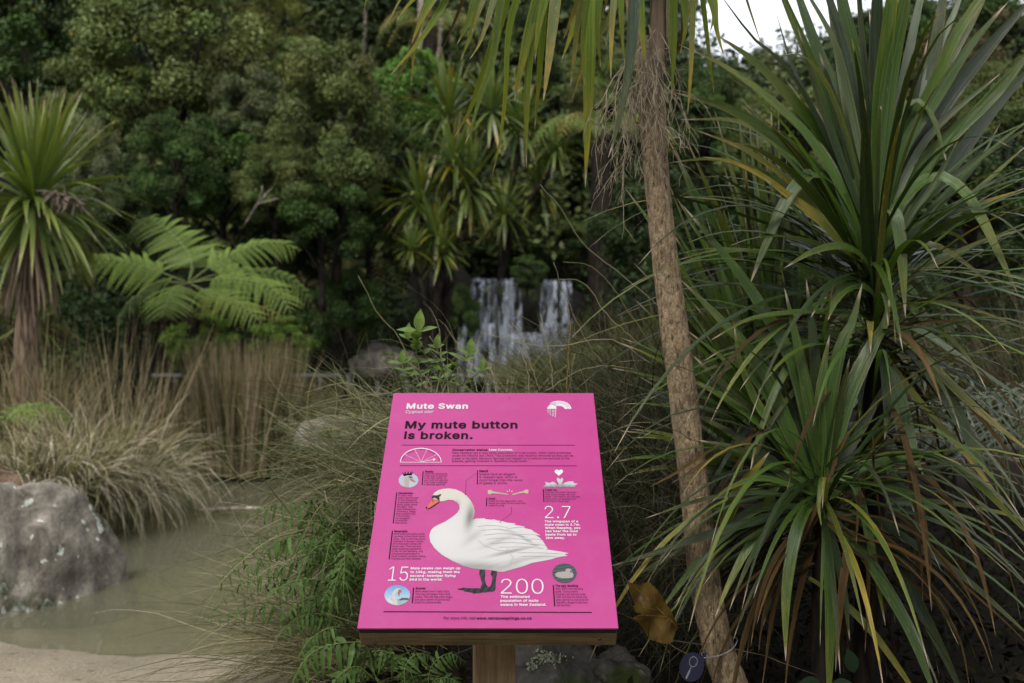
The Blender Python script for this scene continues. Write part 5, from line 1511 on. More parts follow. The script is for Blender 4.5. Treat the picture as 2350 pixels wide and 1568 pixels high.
printed('leader_line', stroke(A, [(1362, 1044), (1363, 1103), (1265, 1180)], .0006) + [ell(A, 1265, 1180, 4, 4, 12)], 'black', 6)

# dial
arc = np.radians(np.linspace(0, 180, 41))
out_ = np.stack([587 + 178 * np.cos(arc), 664 - 124 * np.sin(arc)], -1); inn = np.stack([587 + 171 * np.cos(arc), 664 - 117 * np.sin(arc)], -1)
polys = [poly(A, [out_[i], out_[i + 1], inn[i + 1], inn[i]]) for i in range(40)]
polys += stroke(A, [(411, 663), (764, 663)], .0016)
for a in (36, 72, 108, 144):
    polys += stroke(A, [(590, 661), (587 + 172 * math.cos(math.radians(a)), 664 - 118 * math.sin(math.radians(a)))], .0008)
polys += stroke(A, [(592, 661), (700, 638)], .0016) + [poly(A, [(690, 630), (716, 635), (696, 654)])]
printed('status_dial', polys, 'white')
mb = MB()
for s, x0, y0, x1, y1 in (("Critical", 430, 640, 452, 610), ("Endangered", 470, 592, 530, 566), ("Vulnerable", 567, 557, 622, 557), ("Near threat", 648, 566, 706, 596), ("Least", 732, 618, 747, 652)):
    textline(mb, A, s, x0, x1, y0, 8, 0.0, 0, y1)
mb.build('dial_lettering', INK['plum'], sign, smooth=False)

# logo: striped arch with a wing shape and four upright words
lg = []


def band(rx0, ry0, rx1, ry1, a0, a1, n=26, cx=1768, cy=207):
    t = np.radians(np.linspace(a0, a1, n)); c, s = np.cos(t), np.sin(t)
    o = np.stack([cx + rx0 * c, cy - ry0 * s], -1); i = np.stack([cx + rx1 * c, cy - ry1 * s], -1)
    return [poly(A, [o[k], o[k + 1], i[k + 1], i[k]]) for k in range(n - 1)]


lg += band(108, 70, 94, 60, 0, 132) + band(91, 57.5, 80, 49, 0, 128) + band(77, 46.5, 50, 27, 0, 118)
lg += [poly(A, [(1668, 206), (1674, 190), (1686, 176), (1700, 166), (1724, 172), (1746, 185), (1749, 206)])]
lg += [poly(A, [(1692, 160), (1712, 148), (1740, 158), (1752, 172), (1748, 178), (1720, 166)])]
printed('logo_emblem', lg, 'white')
mb = MB()
for s, x, y1, ln in (("Rainbow", 1733, 278, 15), ("Springs", 1713, 272, 15), ("Nature", 1690, 262, 11), ("Park", 1671, 242, 11)):
    V, T = glyphs(s, 7.0, 0)
    lx, hx = V[:, 0].min(), V[:, 0].max()
    q = poly(A, np.stack([x + V[:, 1] * ln, 213 + (V[:, 0] - lx) / (hx - lx) * (y1 - 213)], -1))
    mb.add(S(q[:, 0], q[:, 1], np.full(len(q), lay(2))), T=ccw(q, T))
mb.build('logo_lettering', INK['white'], sign, smooth=False)


# printed pictures: fine patches of ink
def inside(poly_, X, Y):
    p = np.asarray(poly_, float); r = np.zeros(X.shape, bool); j = len(p) - 1
    for i in range(len(p)):
        c = ((p[i, 1] > Y) != (p[j, 1] > Y)) & (X < (p[j, 0] - p[i, 0]) * (Y - p[i, 1]) / (p[j, 1] - p[i, 1] + 1e-12) + p[i, 0])
        r ^= c; j = i
    return r


def picture(name, fn, outline, colfn, step, k=1):
    """A printed picture: the exact outline in its mean colour, with a fine grid of ink dots inside it."""
    o = np.asarray(outline, float)
    xs = np.arange(o[:, 0].min(), o[:, 0].max() + step, step); ys = np.arange(o[:, 1].min(), o[:, 1].max() + step, step)
    XX, YY = np.meshgrid(xs, ys)
    ins = inside(o, XX, YY)
    cell = ins[:-1, :-1] & ins[1:, :-1] & ins[:-1, 1:] & ins[1:, 1:]
    C = colfn(XX, YY)
    idx = np.arange(XX.size).reshape(XX.shape)
    Qd = np.stack([idx[1:, :-1], idx[1:, 1:], idx[:-1, 1:], idx[:-1, :-1]], -1)[cell]
    u, v = fn(XX.ravel(), YY.ravel())
    mb = MB()
    lp, tri = fill2d([o]); pl = poly(fn, lp)
    mb.add(S(pl[:, 0], pl[:, 1], np.full(len(pl), lay(k))), T=ccw(pl, tri), tint=colfn(lp[:, 0], lp[:, 1]) * PRINT)
    used = np.unique(Qd); re = np.full(XX.size, -1); re[used] = np.arange(len(used))
    mb.add(S(u[used], v[used], np.full(len(used), lay(k + 1))), re[Qd], tint=C.reshape(-1, 3)[used] * PRINT)
    return mb.build(name, INK['photo'], sign, smooth=False)


def L3(a, b, t):
    t = np.clip(t, 0, 1)[..., None]
    return np.asarray(a) * (1 - t) + np.asarray(b) * t


def blobf(X, Y, cx, cy, rx, ry, rot=0):
    c, s = math.cos(rot), math.sin(rot); dx, dy = X - cx, Y - cy
    return np.exp(-(((dx * c + dy * s) / rx) ** 2 + ((-dx * s + dy * c) / ry) ** 2))


SW = [(740, 1000), (718, 1000), (700, 985), (685, 968), (688, 948), (705, 922), (735, 903), (780, 891), (830, 888), (885, 896), (935, 917), (980, 950), (1015, 992), (1040, 1040), (1050, 1085), (1040, 1130), (1028, 1156),
      (1060, 1146), (1100, 1146), (1130, 1142), (1140, 1150), (1190, 1157), (1210, 1152), (1245, 1163), (1290, 1170), (1320, 1180), (1355, 1184), (1400, 1189), (1385, 1200), (1440, 1208), (1482, 1217), (1470, 1226), (1535, 1242), (1560, 1262), (1612, 1290), (1572, 1288), (1605, 1310), (1632, 1338), (1655, 1375), (1673, 1405), (1650, 1408),
      (1700, 1416), (1780, 1428), (1856, 1443), (1815, 1452), (1845, 1464), (1760, 1478), (1700, 1496), (1640, 1508), (1540, 1526), (1470, 1553), (1380, 1580), (1290, 1603), (1240, 1600), (1195, 1588), (1120, 1582), (1040, 1576), (950, 1552), (850, 1504), (765, 1455), (705, 1400), (668, 1345), (660, 1293), (672, 1250), (695, 1222), (740, 1198), (800, 1170), (865, 1127), (903, 1092), (919, 1060), (916, 1030), (895, 1006), (862, 988), (825, 985), (785, 996)]


def swan_col(X, Y):
    C = np.zeros(X.shape + (3,)) + np.array([.76, .74, .72])
    cream = sstep(1160, 930, Y) * sstep(1180, 1000, X)
    C = L3(C, [.74, .66, .50], cream * .75) if False else C * (1 - cream[..., None] * .6) + np.array([.74, .67, .53]) * cream[..., None] * .6
    sh = blobf(X, Y, 1010, 1130, 40, 110, .2) * .38 + blobf(X, Y, 1080, 1560, 330, 45, .05) * .28 + blobf(X, Y, 1040, 1300, 30, 110, .9) * .13
    sh += blobf(X, Y, 1350, 1430, 170, 14, -.22) * .32 + blobf(X, Y, 1360, 1270, 150, 10, .3) * .13 + blobf(X, Y, 1500, 1335, 110, 10, .55) * .18
    sh += blobf(X, Y, 1250, 1340, 160, 26, -.35) * .14 + blobf(X, Y, 1400, 1520, 90, 30, -.2) * .14 + blobf(X, Y, 900, 1040, 24, 50) * .2 + blobf(X, Y, 1580, 1480, 160, 18, -.1) * .16
    sh += .015 * np.sin(X * .05 + Y * .16 + 2 * np.sin(Y * .03)) * sstep(1000, 1200, X) + .02 * np.sin(X * .21 + 3 * np.sin(Y * .09)) * sstep(1300, 1000, Y)
    sh = sh * 1.7
    hl = blobf(X, Y, 800, 1290, 130, 130) * .06 + blobf(X, Y, 1210, 1230, 160, 60, .1) * .06
    C = C * (1 - sh + hl)[..., None]
    C = C * (1 - np.clip(sh, 0, 1)[..., None] * np.array([.0, .02, .08]))
    return np.clip(C, .02, .86)


picture('swan_picture', A, SW, swan_col, 7.0, 1)
fe = []
for k, (x0, y0, x1, y1, bow) in enumerate([(1075, 1215, 1330, 1225, -14), (1110, 1250, 1400, 1262, -16), (1130, 1290, 1470, 1300, -18), (1150, 1325, 1540, 1340, -18), (1190, 1362, 1600, 1378, -16), (1260, 1395, 1640, 1404, -10),
                                           (1080, 1330, 1180, 1395, 16), (1180, 1395, 1330, 1420, 12), (1320, 1240, 1480, 1222, -8), (1420, 1290, 1580, 1288, -8), (1480, 1330, 1620, 1330, -8), (1520, 1370, 1655, 1378, -6), (1330, 1400, 1380, 1480, 14), (1380, 1480, 1340, 1540, 10), (1420, 1440, 1800, 1450, -4), (1450, 1470, 1750, 1475, -3)]):
    t = np.linspace(0, 1, 9); fe += stroke(A, np.stack([x0 + (x1 - x0) * t, y0 + (y1 - y0) * t + bow * np.sin(np.pi * t)], -1), .0009 if k % 2 else .0013)
printed('feather_edges', fe, 'photo', 4, (.30, .295, .29))
# head markings and bill
printed('swan_bill', [poly(A, [(632, 1060), (640, 1042), (662, 1018), (682, 990), (692, 978), (715, 982), (738, 990), (745, 1000), (728, 1012), (700, 1030), (668, 1052), (645, 1063)])], 'photo', 4, (.42, .10, .05))
printed('swan_mask', [poly(A, [(688, 952), (700, 948), (722, 950), (764, 938), (756, 952), (745, 962), (748, 985), (746, 1002), (738, 992), (720, 976), (700, 968), (684, 980), (680, 968)]),
                      poly(A, [(632, 1060), (628, 1052), (634, 1044), (645, 1048), (642, 1062)]),
                      poly(A, [(684, 1000), (692, 988), (698, 992), (690, 1005)]),
                      poly(A, [(645, 1063), (668, 1052), (700, 1030), (728, 1012), (745, 1002), (746, 1007), (705, 1036), (668, 1060), (648, 1067)])], 'photo', 5, (.018, .015, .018))
printed('swan_eye', [ell(A, 752, 943, 5, 4, 12)], 'photo', 6, (.01, .01, .01))
legs = [[(1090, 390), (1136, 392), (1138, 430), (1135, 470), (1146, 520), (1164, 536), (1150, 546), (1110, 552), (1098, 540), (1112, 512), (1098, 460), (1088, 430)],
        [(1192, 398), (1240, 400), (1238, 430), (1230, 470), (1228, 520), (1226, 560), (1210, 576), (1120, 586), (1036, 596), (1030, 588), (985, 580), (955, 576), (958, 568), (935, 566), (904, 562), (902, 554), (930, 550), (950, 545), (1000, 550), (1070, 550), (1120, 548), (1160, 545), (1186, 530), (1194, 500), (1200, 455), (1186, 432)]]


def leg_col(X, Y):
    v = .030 + .018 * np.sin(X * .11 + Y * .07) + .02 * blobf(X, Y, 1110, 460, 12, 60) + .02 * blobf(X, Y, 1210, 480, 10, 60)
    return np.stack([v, v * .9, v * .92], -1)


for lp in legs:
    picture('swan_leg', B, lp, leg_col, 8.0, 1)


def ellp(cx, cy, rx, ry, n=36):
    t = np.linspace(0, 2 * np.pi, n, endpoint=False)
    return np.stack([cx + rx * np.cos(t), cy + ry * np.sin(t)], -1)


def cover(C, mask, c):
    return C * (1 - mask[..., None]) + np.asarray(c) * mask[..., None]


def pic_crowned(X, Y):
    C = L3([.46, .54, .66], [.54, .58, .66], (Y - 760) / 120)
    nk = inside([(440, 890), (447, 850), (440, 815), (445, 795), (470, 785), (500, 785), (520, 797), (510, 815), (490, 822), (485, 850), (490, 890)], X, Y)
    C = cover(C, nk.astype(float), [.50, .43, .37])
    C = cover(C, blobf(X, Y, 500, 792, 22, 7, .2) > .5, [.03, .025, .025])
    return cover(C, inside([(498, 800), (525, 812), (545, 832), (535, 838), (505, 825), (492, 815)], X, Y), [.55, .16, .10])


picture('crowned_swan_picture', A, ellp(482, 819, 85, 63), pic_crowned, 4.0, 1)
printed('printed_crown', [poly(A, [(440, 784), (432, 758), (447, 766), (452, 752), (466, 765), (478, 750), (488, 763), (504, 750), (506, 763), (516, 752), (510, 778), (475, 777)])] +
        [ell(A, x, y, 4, 3.5, 8) for x, y in ((432, 756), (452, 750), (478, 748), (504, 748), (516, 751))], 'black', 4)


def pic_sounds(X, Y):
    C = L3([.15, .36, .70], [.50, .66, .82], (Y - 525) / 120)
    C = cover(C, (Y > 640).astype(float), [.40, .47, .52])
    C = cover(C, inside([(400, 650), (420, 632), (460, 632), (500, 640), (500, 652), (400, 654)], X, Y), [.08, .11, .06])
    C = cover(C, inside([(280, 640), (320, 635), (345, 660), (355, 700), (280, 700)], X, Y), [.68, .70, .74])
    C = cover(C, inside([(345, 700), (348, 650), (338, 620), (342, 590), (365, 562), (390, 550), (412, 552), (418, 572), (400, 580), (380, 585), (366, 600), (366, 625), (385, 660), (388, 700)], X, Y), [.68, .62, .56])
    return cover(C, inside([(395, 560), (415, 562), (426, 588), (410, 590), (402, 625), (390, 600)], X, Y), [.38, .15, .10])


picture('hissing_swan_picture', B, ellp(386, 610, 110, 87), pic_sounds, 4.5, 1)


def pic_cygnet(X, Y):
    C = np.zeros(X.shape + (3,)) + np.array([.075, .095, .105]); C = C * (1 + .3 * np.sin(Y * .25 + X * .03))[..., None]
    C = cover(C, inside([(1735, 430), (1760, 412), (1800, 408), (1825, 405), (1828, 388), (1850, 380), (1872, 388), (1884, 410), (1895, 440), (1885, 460), (1830, 466), (1770, 462), (1745, 450)], X, Y), [.46, .40, .37])
    return cover(C, inside([(1866, 398), (1884, 408), (1880, 418), (1866, 412)], X, Y), [.05, .05, .06])


picture('cygnet_picture', B, ellp(1817, 421, 105, 84), pic_cygnet, 4.5, 1)


def pic_pair(X, Y):
    C = np.zeros(X.shape + (3,)) + np.array([.66, .65, .68])
    C = C * (1 - .5 * sstep(850, 882, Y))[..., None]
    return C * (1 - .25 * blobf(X, Y, 1780, 860, 60, 20) - .2 * np.abs(np.sin(X * .06)) * sstep(840, 870, Y))[..., None]


picture('swan_pair_picture', A, [(1632, 876), (1660, 850), (1648, 832), (1690, 842), (1720, 830), (1745, 845), (1757, 860), (1768, 850), (1756, 825), (1750, 808), (1756, 797), (1768, 798), (1780, 812), (1792, 797), (1803, 800), (1806, 815), (1797, 840), (1790, 856), (1815, 840), (1855, 828), (1900, 828), (1890, 840), (1930, 846), (1908, 868), (1912, 880), (1640, 880)], pic_pair, 4.0, 1)
t = np.linspace(0, 2 * np.pi, 40, endpoint=False)
printed('printed_heart', [poly(A, np.stack([1769 + 36 * np.sin(t) ** 3, 752 - 2.0 * (13 * np.cos(t) - 5 * np.cos(2 * t) - 2 * np.cos(3 * t) - np.cos(4 * t)) - 2], -1))], 'white', 1)


def pic_bone(X, Y):
    C = np.zeros(X.shape + (3,)) + np.array([.66, .58, .42])
    return C * (1 - .35 * np.abs(np.sin(Y * .14)) * blobf(X, Y, 1335, 925, 190, 60))[..., None]


picture('bone_picture', A, [(1160, 935), (1163, 920), (1157, 908), (1170, 900), (1195, 905), (1205, 914), (1260, 922), (1310, 928), (1330, 935), (1340, 941), (1320, 943), (1300, 939), (1250, 936), (1200, 932), (1180, 941)], pic_bone, 4.0, 1)
picture('bone_picture', A, [(1365, 938), (1385, 930), (1420, 922), (1460, 912), (1480, 900), (1500, 897), (1512, 908), (1505, 918), (1512, 928), (1492, 935), (1470, 924), (1430, 932), (1395, 942), (1370, 944)], pic_bone, 4.0, 1)
printed('printed_spark', [poly(A, [(1318, 906), (1336, 916), (1331, 921)]), poly(A, [(1344, 898), (1352, 898), (1348, 916)]), poly(A, [(1380, 906), (1362, 921), (1359, 915)])], 'white', 1)
# small scratches and chips in the laminate
printed('scratch', stroke(A, [(1340, 118), (1356, 110)], .0012) + stroke(A, [(1246, 488), (1254, 508)], .0005) + stroke(A, [(968, 492), (964, 512)], .0004) +
        stroke(A, [(1815, 300), (1845, 302)], .0003) + [ell(A, 532, 94, 3, 2.4, 10), ell(A, 1437, 450, 3, 2.4, 10)], 'plum', 7)
# ------------------------------------------------------------------ leaning cabbage tree
TD = 2.95
tk = [(1722, 1690), (1694, 1620), (1676, 1567), (1660, 1525), (1648, 1486), (1630, 1404), (1617, 1330), (1607, 1241), (1600, 1180), (1593, 1118), (1578, 996), (1562, 860), (1548, 760), (1532, 640), (1520, 540), (1510, 440), (1503, 350), (1498, 270), (1493, 200)]
tw = [92, 86, 80, 78, 77, 78, 75, 72, 71, 71, 70, 70, 68, 66, 64, 62, 62, 66, 72]
lc = empty('cabbage_tree', P(1722, 1690, TD)); tag(lc, 'cabbage tree with a bare leaning trunk right of the sign, leaves hanging at the top', 'cabbage tree', 'cabbage trees')


def bark_tube(pts, wpx, d, n, sides, seed, amp=.03):
    path = crom([P(x, y, d) for x, y in pts], n)
    rad = np.interp(np.linspace(0, 1, n + 1), np.linspace(0, 1, len(wpx)), wpx) / F * d / 2 * .92
    V, Q, T = tube(path, rad, sides, 0)
    core = V[:-2].reshape(n + 1, sides, 3)
    for i in range(n + 1):
        for j in range(sides):
            v = Vector(core[i, j])
            k = noise.noise(Vector((v.x * 75, v.y * 75, v.z * 24)) + Vector((seed, 0, 0))) * .75 + noise.noise(Vector((v.x * 14, v.y * 14, v.z * 11))) * .6 + noise.noise(Vector((v.x * 140, v.y * 140, v.z * 70))) * .3
            dv = core[i, j] - path[i]
            core[i, j] = path[i] + dv * (1 + amp * 1.6 * k)
    V[:-2] = core.reshape(-1, 3)
    return V, Q, T


V, Q, T = bark_tube(tk, tw, TD, 420, 64, 1)
mk('trunk', V, Q, T, mat=M['bark'], parent=lc)
V, Q, T = bark_tube([(1497, 235), (1478, 150), (1460, 60), (1452, 0), (1436, -90), (1420, -180)], [50, 46, 42, 38, 36, 34], TD + .02, 110, 40, 3)
mk('branch', V, Q, T, mat=M['bark'], parent=lc)
V, Q, T = bark_tube([(1500, 235), (1506, 150), (1510, 60), (1512, 0), (1520, -90), (1530, -180)], [56, 50, 44, 40, 36, 34], TD + .06, 110, 40, 5, .05)
mk('branch', V, Q, T, mat=M['bark_far'], parent=lc)

rgt = np.random.default_rng(31)


def hero(root, pts, wpx, d0, d1, mat, tip_first=False, nrm=None, n=12, fold=.12, name='leaf', full=False):
    """A strap leaf traced by its run through space, base first."""
    if tip_first: pts = pts[::-1]; d0, d1 = d1, d0
    m = len(pts)
    path = crom([P(x, y, d0 + (d1 - d0) * i / (m - 1)) for i, (x, y) in enumerate(pts)], n)
    if nrm is None:
        nrm = norm(np.array([rgt.normal(0, .25), -1.0, rgt.uniform(.1, .7)]))
    wf = None
    if full:      # begins out of sight at full width
        t = np.linspace(0, 1, n + 1); wf = (1 - t ** 3.0) ** 1.0 * (.9 + .1 * np.cos(t * 3)) + .02
    V, Q, uv = blade(path, wpx / F * (d0 + d1) / 2 * (1.0 if full else .82), nrm, fold, wf, rgt.normal(0, .22))
    return mk(name, V, Q, mat=mat, parent=root, uv=uv)


HANG = [  # from the crown above the frame down to the tip, width, material
    ([(880, -70), (845, -10), (835, 25)], 10, 'strap'), ([(965, -60), (919, 0), (899, 37), (881, 59)], 11, 'strap_yellow'),
    ([(1005, -60), (986, 0), (966, 47), (945, 100)], 18, 'strap'), ([(990, -20), (960, 60), (939, 124), (919, 165), (896, 212)], 11, 'strap_dead'),
    ([(1050, -60), (1023, 0), (996, 47), (953, 108), (923, 141), (896, 173)], 17, 'strap'), ([(1085, -60), (1060, 7), (1040, 57), (1017, 111)], 9, 'strap_dead'),
    ([(1160, -80), (1134, 0), (1117, 57), (1097, 108), (1077, 137)], 17, 'strap_yellow'),
    ([(1180, -80), (1158, 0), (1131, 101), (1107, 175), (1077, 255), (1042, 316)], 25, 'strap'),
    ([(1170, -60), (1148, 10), (1131, 134), (1104, 215), (1081, 296), (1067, 331)], 19, 'strap'),
    ([(1220, -80), (1185, 0), (1165, 84), (1160, 202), (1148, 319), (1129, 405)], 17, 'strap'),
    ([(1255, -80), (1235, 0), (1212, 84), (1195, 161), (1180, 232)], 30, 'strap'),
    ([(1270, -80), (1242, 0), (1222, 84), (1212, 185), (1208, 302), (1208, 386)], 24, 'strap'),
    ([(1268, -80), (1249, 0), (1242, 101), (1235, 202), (1227, 299)], 20, 'strap'),
    ([(1290, -80), (1277, -10), (1265, 94), (1255, 175), (1247, 232)], 28, 'strap_yellow'),
    ([(1345, -80), (1326, 0), (1309, 50), (1292, 91)], 16, 'strap_yellow'), ([(1352, -60), (1329, 17), (1309, 84), (1289, 138)], 19, 'strap'),
    ([(1345, -80), (1333, 0), (1322, 84), (1309, 198)], 17, 'strap_yellow'),
    ([(1355, -90), (1351, -10), (1351, 101), (1349, 235), (1346, 336), (1343, 430)], 36, 'strap'),
    ([(1450, -70), (1420, 0), (1380, 74), (1339, 151), (1312, 232)], 13, 'strap_yellow'), ([(1425, -60), (1410, 10), (1390, 107)], 10, 'strap_yellow'),
    ([(1462, -90), (1457, -10), (1450, 101), (1437, 202), (1412, 312), (1396, 362)], 28, 'strap_dark'),
    ([(1463, -90), (1470, -10), (1475, 84), (1484, 158)], 23, 'strap'),
    ([(1540, -90), (1544, -10), (1546, 101), (1541, 226)], 21, 'strap'), ([(1595, -70), (1591, 0), (1585, 168), (1578, 262)], 15, 'strap_yellow'),
    ([(1600, -70), (1612, 0), (1623, 90), (1639, 216)], 13, 'strap'), ([(1690, -80), (1713, 0), (1749, 108)], 9, 'strap_yellow'),
    ([(1475, -80), (1400, -40), (1390, 10), (1374, 60)], 10, 'strap_yellow'), ([(1300, -70), (1284, -20), (1272, 30)], 12, 'strap'),
    ([(1560, -60), (1570, 10), (1562, 90), (1545, 150)], 10, 'strap_dead'),
]
for k in range(16):
    hx = rgt.uniform(930, 1640); ln = rgt.uniform(40, 200); sx = (hx - 1480) * .16
    HANG.append(([(hx - sx, -90), (hx, -10), (hx + sx * .4 + rgt.normal(0, 6), ln * .5), (hx + sx * .7 + rgt.normal(0, 10), ln)], rgt.uniform(10, 24), 'strap_yellow' if k % 3 == 0 else 'strap'))
for pts, w, mt in HANG:
    d = rgt.uniform(2.5, 2.95)
    hero(lc, pts, w, d, d + rgt.uniform(-.05, .12), M['strap_hang' if mt == 'strap' else mt], full=True, n=13)
# rest of the crown above the frame
r = np.random.default_rng(5)
for hx, hy, nn in ((1415, -190, 34), (1530, -200, 34)):
    h = P(hx, hy, TD)
    for k in range(nn):
        az = k * 2.39996; el = math.radians(r.uniform(-10, 85))
        pth = droop_path(h, (math.cos(az) * math.cos(el), math.sin(az) * math.cos(el), math.sin(el) * 1.2 + .2), r.uniform(.5, .75), r.uniform(.1, .7), 10)
        V, Q, uv = blade(pth, .045, np.array([0, 0, 1.]), .12)
        mk('leaf', V, Q, mat=M['strap'], parent=lc, uv=uv)

# dead flower stalks tangled round the fork
mb = MB(); r = np.random.default_rng(12)


def twig(p, d, L, rad, depth, mb):
    n = 7; pts = [p]
    for i in range(n):
        d = norm(d + r.normal(0, .16, 3) + np.array([0, 0, -.17])); p = p + d * L / n; pts.append(p)
    mb.add(*tube(np.array(pts), np.linspace(rad, rad * .6, n + 1) * (1 + .3 * r.random(n + 1)), 4, .15, cap=False))
    if depth:
        for k in range(r.integers(3, 6)):
            i = r.integers(1, n + 1)
            twig(pts[i], norm(d + r.normal(0, .55, 3)), L * r.uniform(.3, .6), rad * .65, depth - 1, mb)


for k in range(12):
    t = r.random()
    s = P(1485 + r.normal(0, 10), 40 + 150 * t, TD - .05)
    twig(s, norm(np.array([r.normal(-.45, .40), r.normal(-.25, .2), r.normal(-.75, .2)])), r.uniform(.18, .36), .0015, 2, mb)
for k in range(8):
    s = P(1498 + r.normal(0, 12), 20 + 120 * r.random(), TD - .06)
    twig(s, norm(np.array([r.normal(.18, .25), r.normal(-.12, .1), -1])), r.uniform(.14, .30), .0015, 2, mb)
for k in range(6):
    s = P(1440 + r.normal(0, 14), 180 + 90 * r.random(), TD - .04)
    twig(s, norm(np.array([r.normal(-.25, .3), r.normal(-.2, .2), -1])), r.uniform(.16, .28), .0014, 2, mb)
mb.build('dead_flower_stalks', M['twig'], lc)

# ------------------------------------------------------------------ big cabbage tree at the right
BD = 3.15
bc = empty('cabbage_tree', P(1985, 1560, BD)); tag(bc, 'big leafy cabbage tree on the right with a wide fan of stiff green leaves', 'cabbage tree', 'cabbage trees')
V, Q, T = bark_tube([(1985, 1580), (1995, 1350), (2005, 1100), (2008, 850), (2008, 660)], [70, 66, 60, 56, 44], BD + .02, 120, 28, 9, .05)
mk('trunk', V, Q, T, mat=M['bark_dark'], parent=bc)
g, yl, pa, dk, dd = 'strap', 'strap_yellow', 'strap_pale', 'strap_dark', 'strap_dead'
BIG = [  # tip first, then towards the heart of the head
    ([(1637, 76), (1734, 144), (1850, 266), (1936, 382), (2000, 560)], 37, g), ([(1558, 103), (1666, 155), (1792, 252), (1882, 353), (1998, 560)], 36, g),
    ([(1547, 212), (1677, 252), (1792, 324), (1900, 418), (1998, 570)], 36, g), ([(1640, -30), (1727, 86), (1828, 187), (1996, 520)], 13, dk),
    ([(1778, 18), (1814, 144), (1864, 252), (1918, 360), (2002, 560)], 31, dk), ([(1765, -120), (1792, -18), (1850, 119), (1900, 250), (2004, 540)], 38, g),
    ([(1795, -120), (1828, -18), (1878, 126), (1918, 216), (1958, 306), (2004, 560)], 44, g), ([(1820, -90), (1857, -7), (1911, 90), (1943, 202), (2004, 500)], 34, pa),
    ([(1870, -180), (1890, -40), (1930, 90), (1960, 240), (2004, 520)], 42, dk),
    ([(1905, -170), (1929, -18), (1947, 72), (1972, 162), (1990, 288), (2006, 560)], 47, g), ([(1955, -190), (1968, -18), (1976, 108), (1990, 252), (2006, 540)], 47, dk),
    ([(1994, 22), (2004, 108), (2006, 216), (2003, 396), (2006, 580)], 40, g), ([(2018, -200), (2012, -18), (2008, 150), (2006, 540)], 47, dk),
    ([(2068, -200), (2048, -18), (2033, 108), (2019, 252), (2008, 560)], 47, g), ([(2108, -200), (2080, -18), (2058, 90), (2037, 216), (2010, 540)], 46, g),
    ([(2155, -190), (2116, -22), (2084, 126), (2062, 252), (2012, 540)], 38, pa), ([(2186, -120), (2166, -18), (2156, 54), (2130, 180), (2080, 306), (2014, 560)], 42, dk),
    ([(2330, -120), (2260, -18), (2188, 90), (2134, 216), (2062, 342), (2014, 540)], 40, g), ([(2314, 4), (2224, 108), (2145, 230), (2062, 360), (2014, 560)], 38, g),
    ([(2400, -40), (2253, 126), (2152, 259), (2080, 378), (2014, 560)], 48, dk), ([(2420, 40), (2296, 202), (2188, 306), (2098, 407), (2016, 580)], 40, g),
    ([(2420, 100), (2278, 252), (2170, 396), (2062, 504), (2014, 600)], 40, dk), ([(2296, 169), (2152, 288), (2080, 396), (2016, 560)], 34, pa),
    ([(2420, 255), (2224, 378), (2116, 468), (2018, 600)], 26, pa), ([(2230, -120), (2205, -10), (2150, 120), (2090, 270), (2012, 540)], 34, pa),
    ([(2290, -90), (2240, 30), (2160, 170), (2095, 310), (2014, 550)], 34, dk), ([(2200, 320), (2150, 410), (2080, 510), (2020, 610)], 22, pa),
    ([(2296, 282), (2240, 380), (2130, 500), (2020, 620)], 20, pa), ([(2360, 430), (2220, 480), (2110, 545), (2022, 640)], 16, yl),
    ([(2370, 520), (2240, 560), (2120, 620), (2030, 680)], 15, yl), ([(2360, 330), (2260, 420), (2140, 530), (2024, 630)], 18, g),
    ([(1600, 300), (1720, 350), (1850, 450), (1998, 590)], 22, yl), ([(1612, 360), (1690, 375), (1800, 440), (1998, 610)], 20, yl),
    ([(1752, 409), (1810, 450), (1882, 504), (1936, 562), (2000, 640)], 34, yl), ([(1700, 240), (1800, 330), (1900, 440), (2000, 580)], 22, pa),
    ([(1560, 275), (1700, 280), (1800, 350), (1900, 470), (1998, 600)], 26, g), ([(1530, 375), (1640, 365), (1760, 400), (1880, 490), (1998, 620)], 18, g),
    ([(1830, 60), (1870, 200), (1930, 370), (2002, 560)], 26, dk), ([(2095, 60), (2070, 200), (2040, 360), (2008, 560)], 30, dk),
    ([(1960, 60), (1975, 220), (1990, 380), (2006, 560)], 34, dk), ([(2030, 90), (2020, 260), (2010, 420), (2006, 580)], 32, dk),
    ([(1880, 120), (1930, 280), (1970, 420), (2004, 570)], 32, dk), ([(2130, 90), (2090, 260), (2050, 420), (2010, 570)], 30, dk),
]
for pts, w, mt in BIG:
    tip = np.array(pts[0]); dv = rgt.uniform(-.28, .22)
    hero(bc, pts, w * (.72 if mt == pa else 1), BD + dv, BD + rgt.uniform(-.02, .04), M[mt], tip_first=True, n=13)
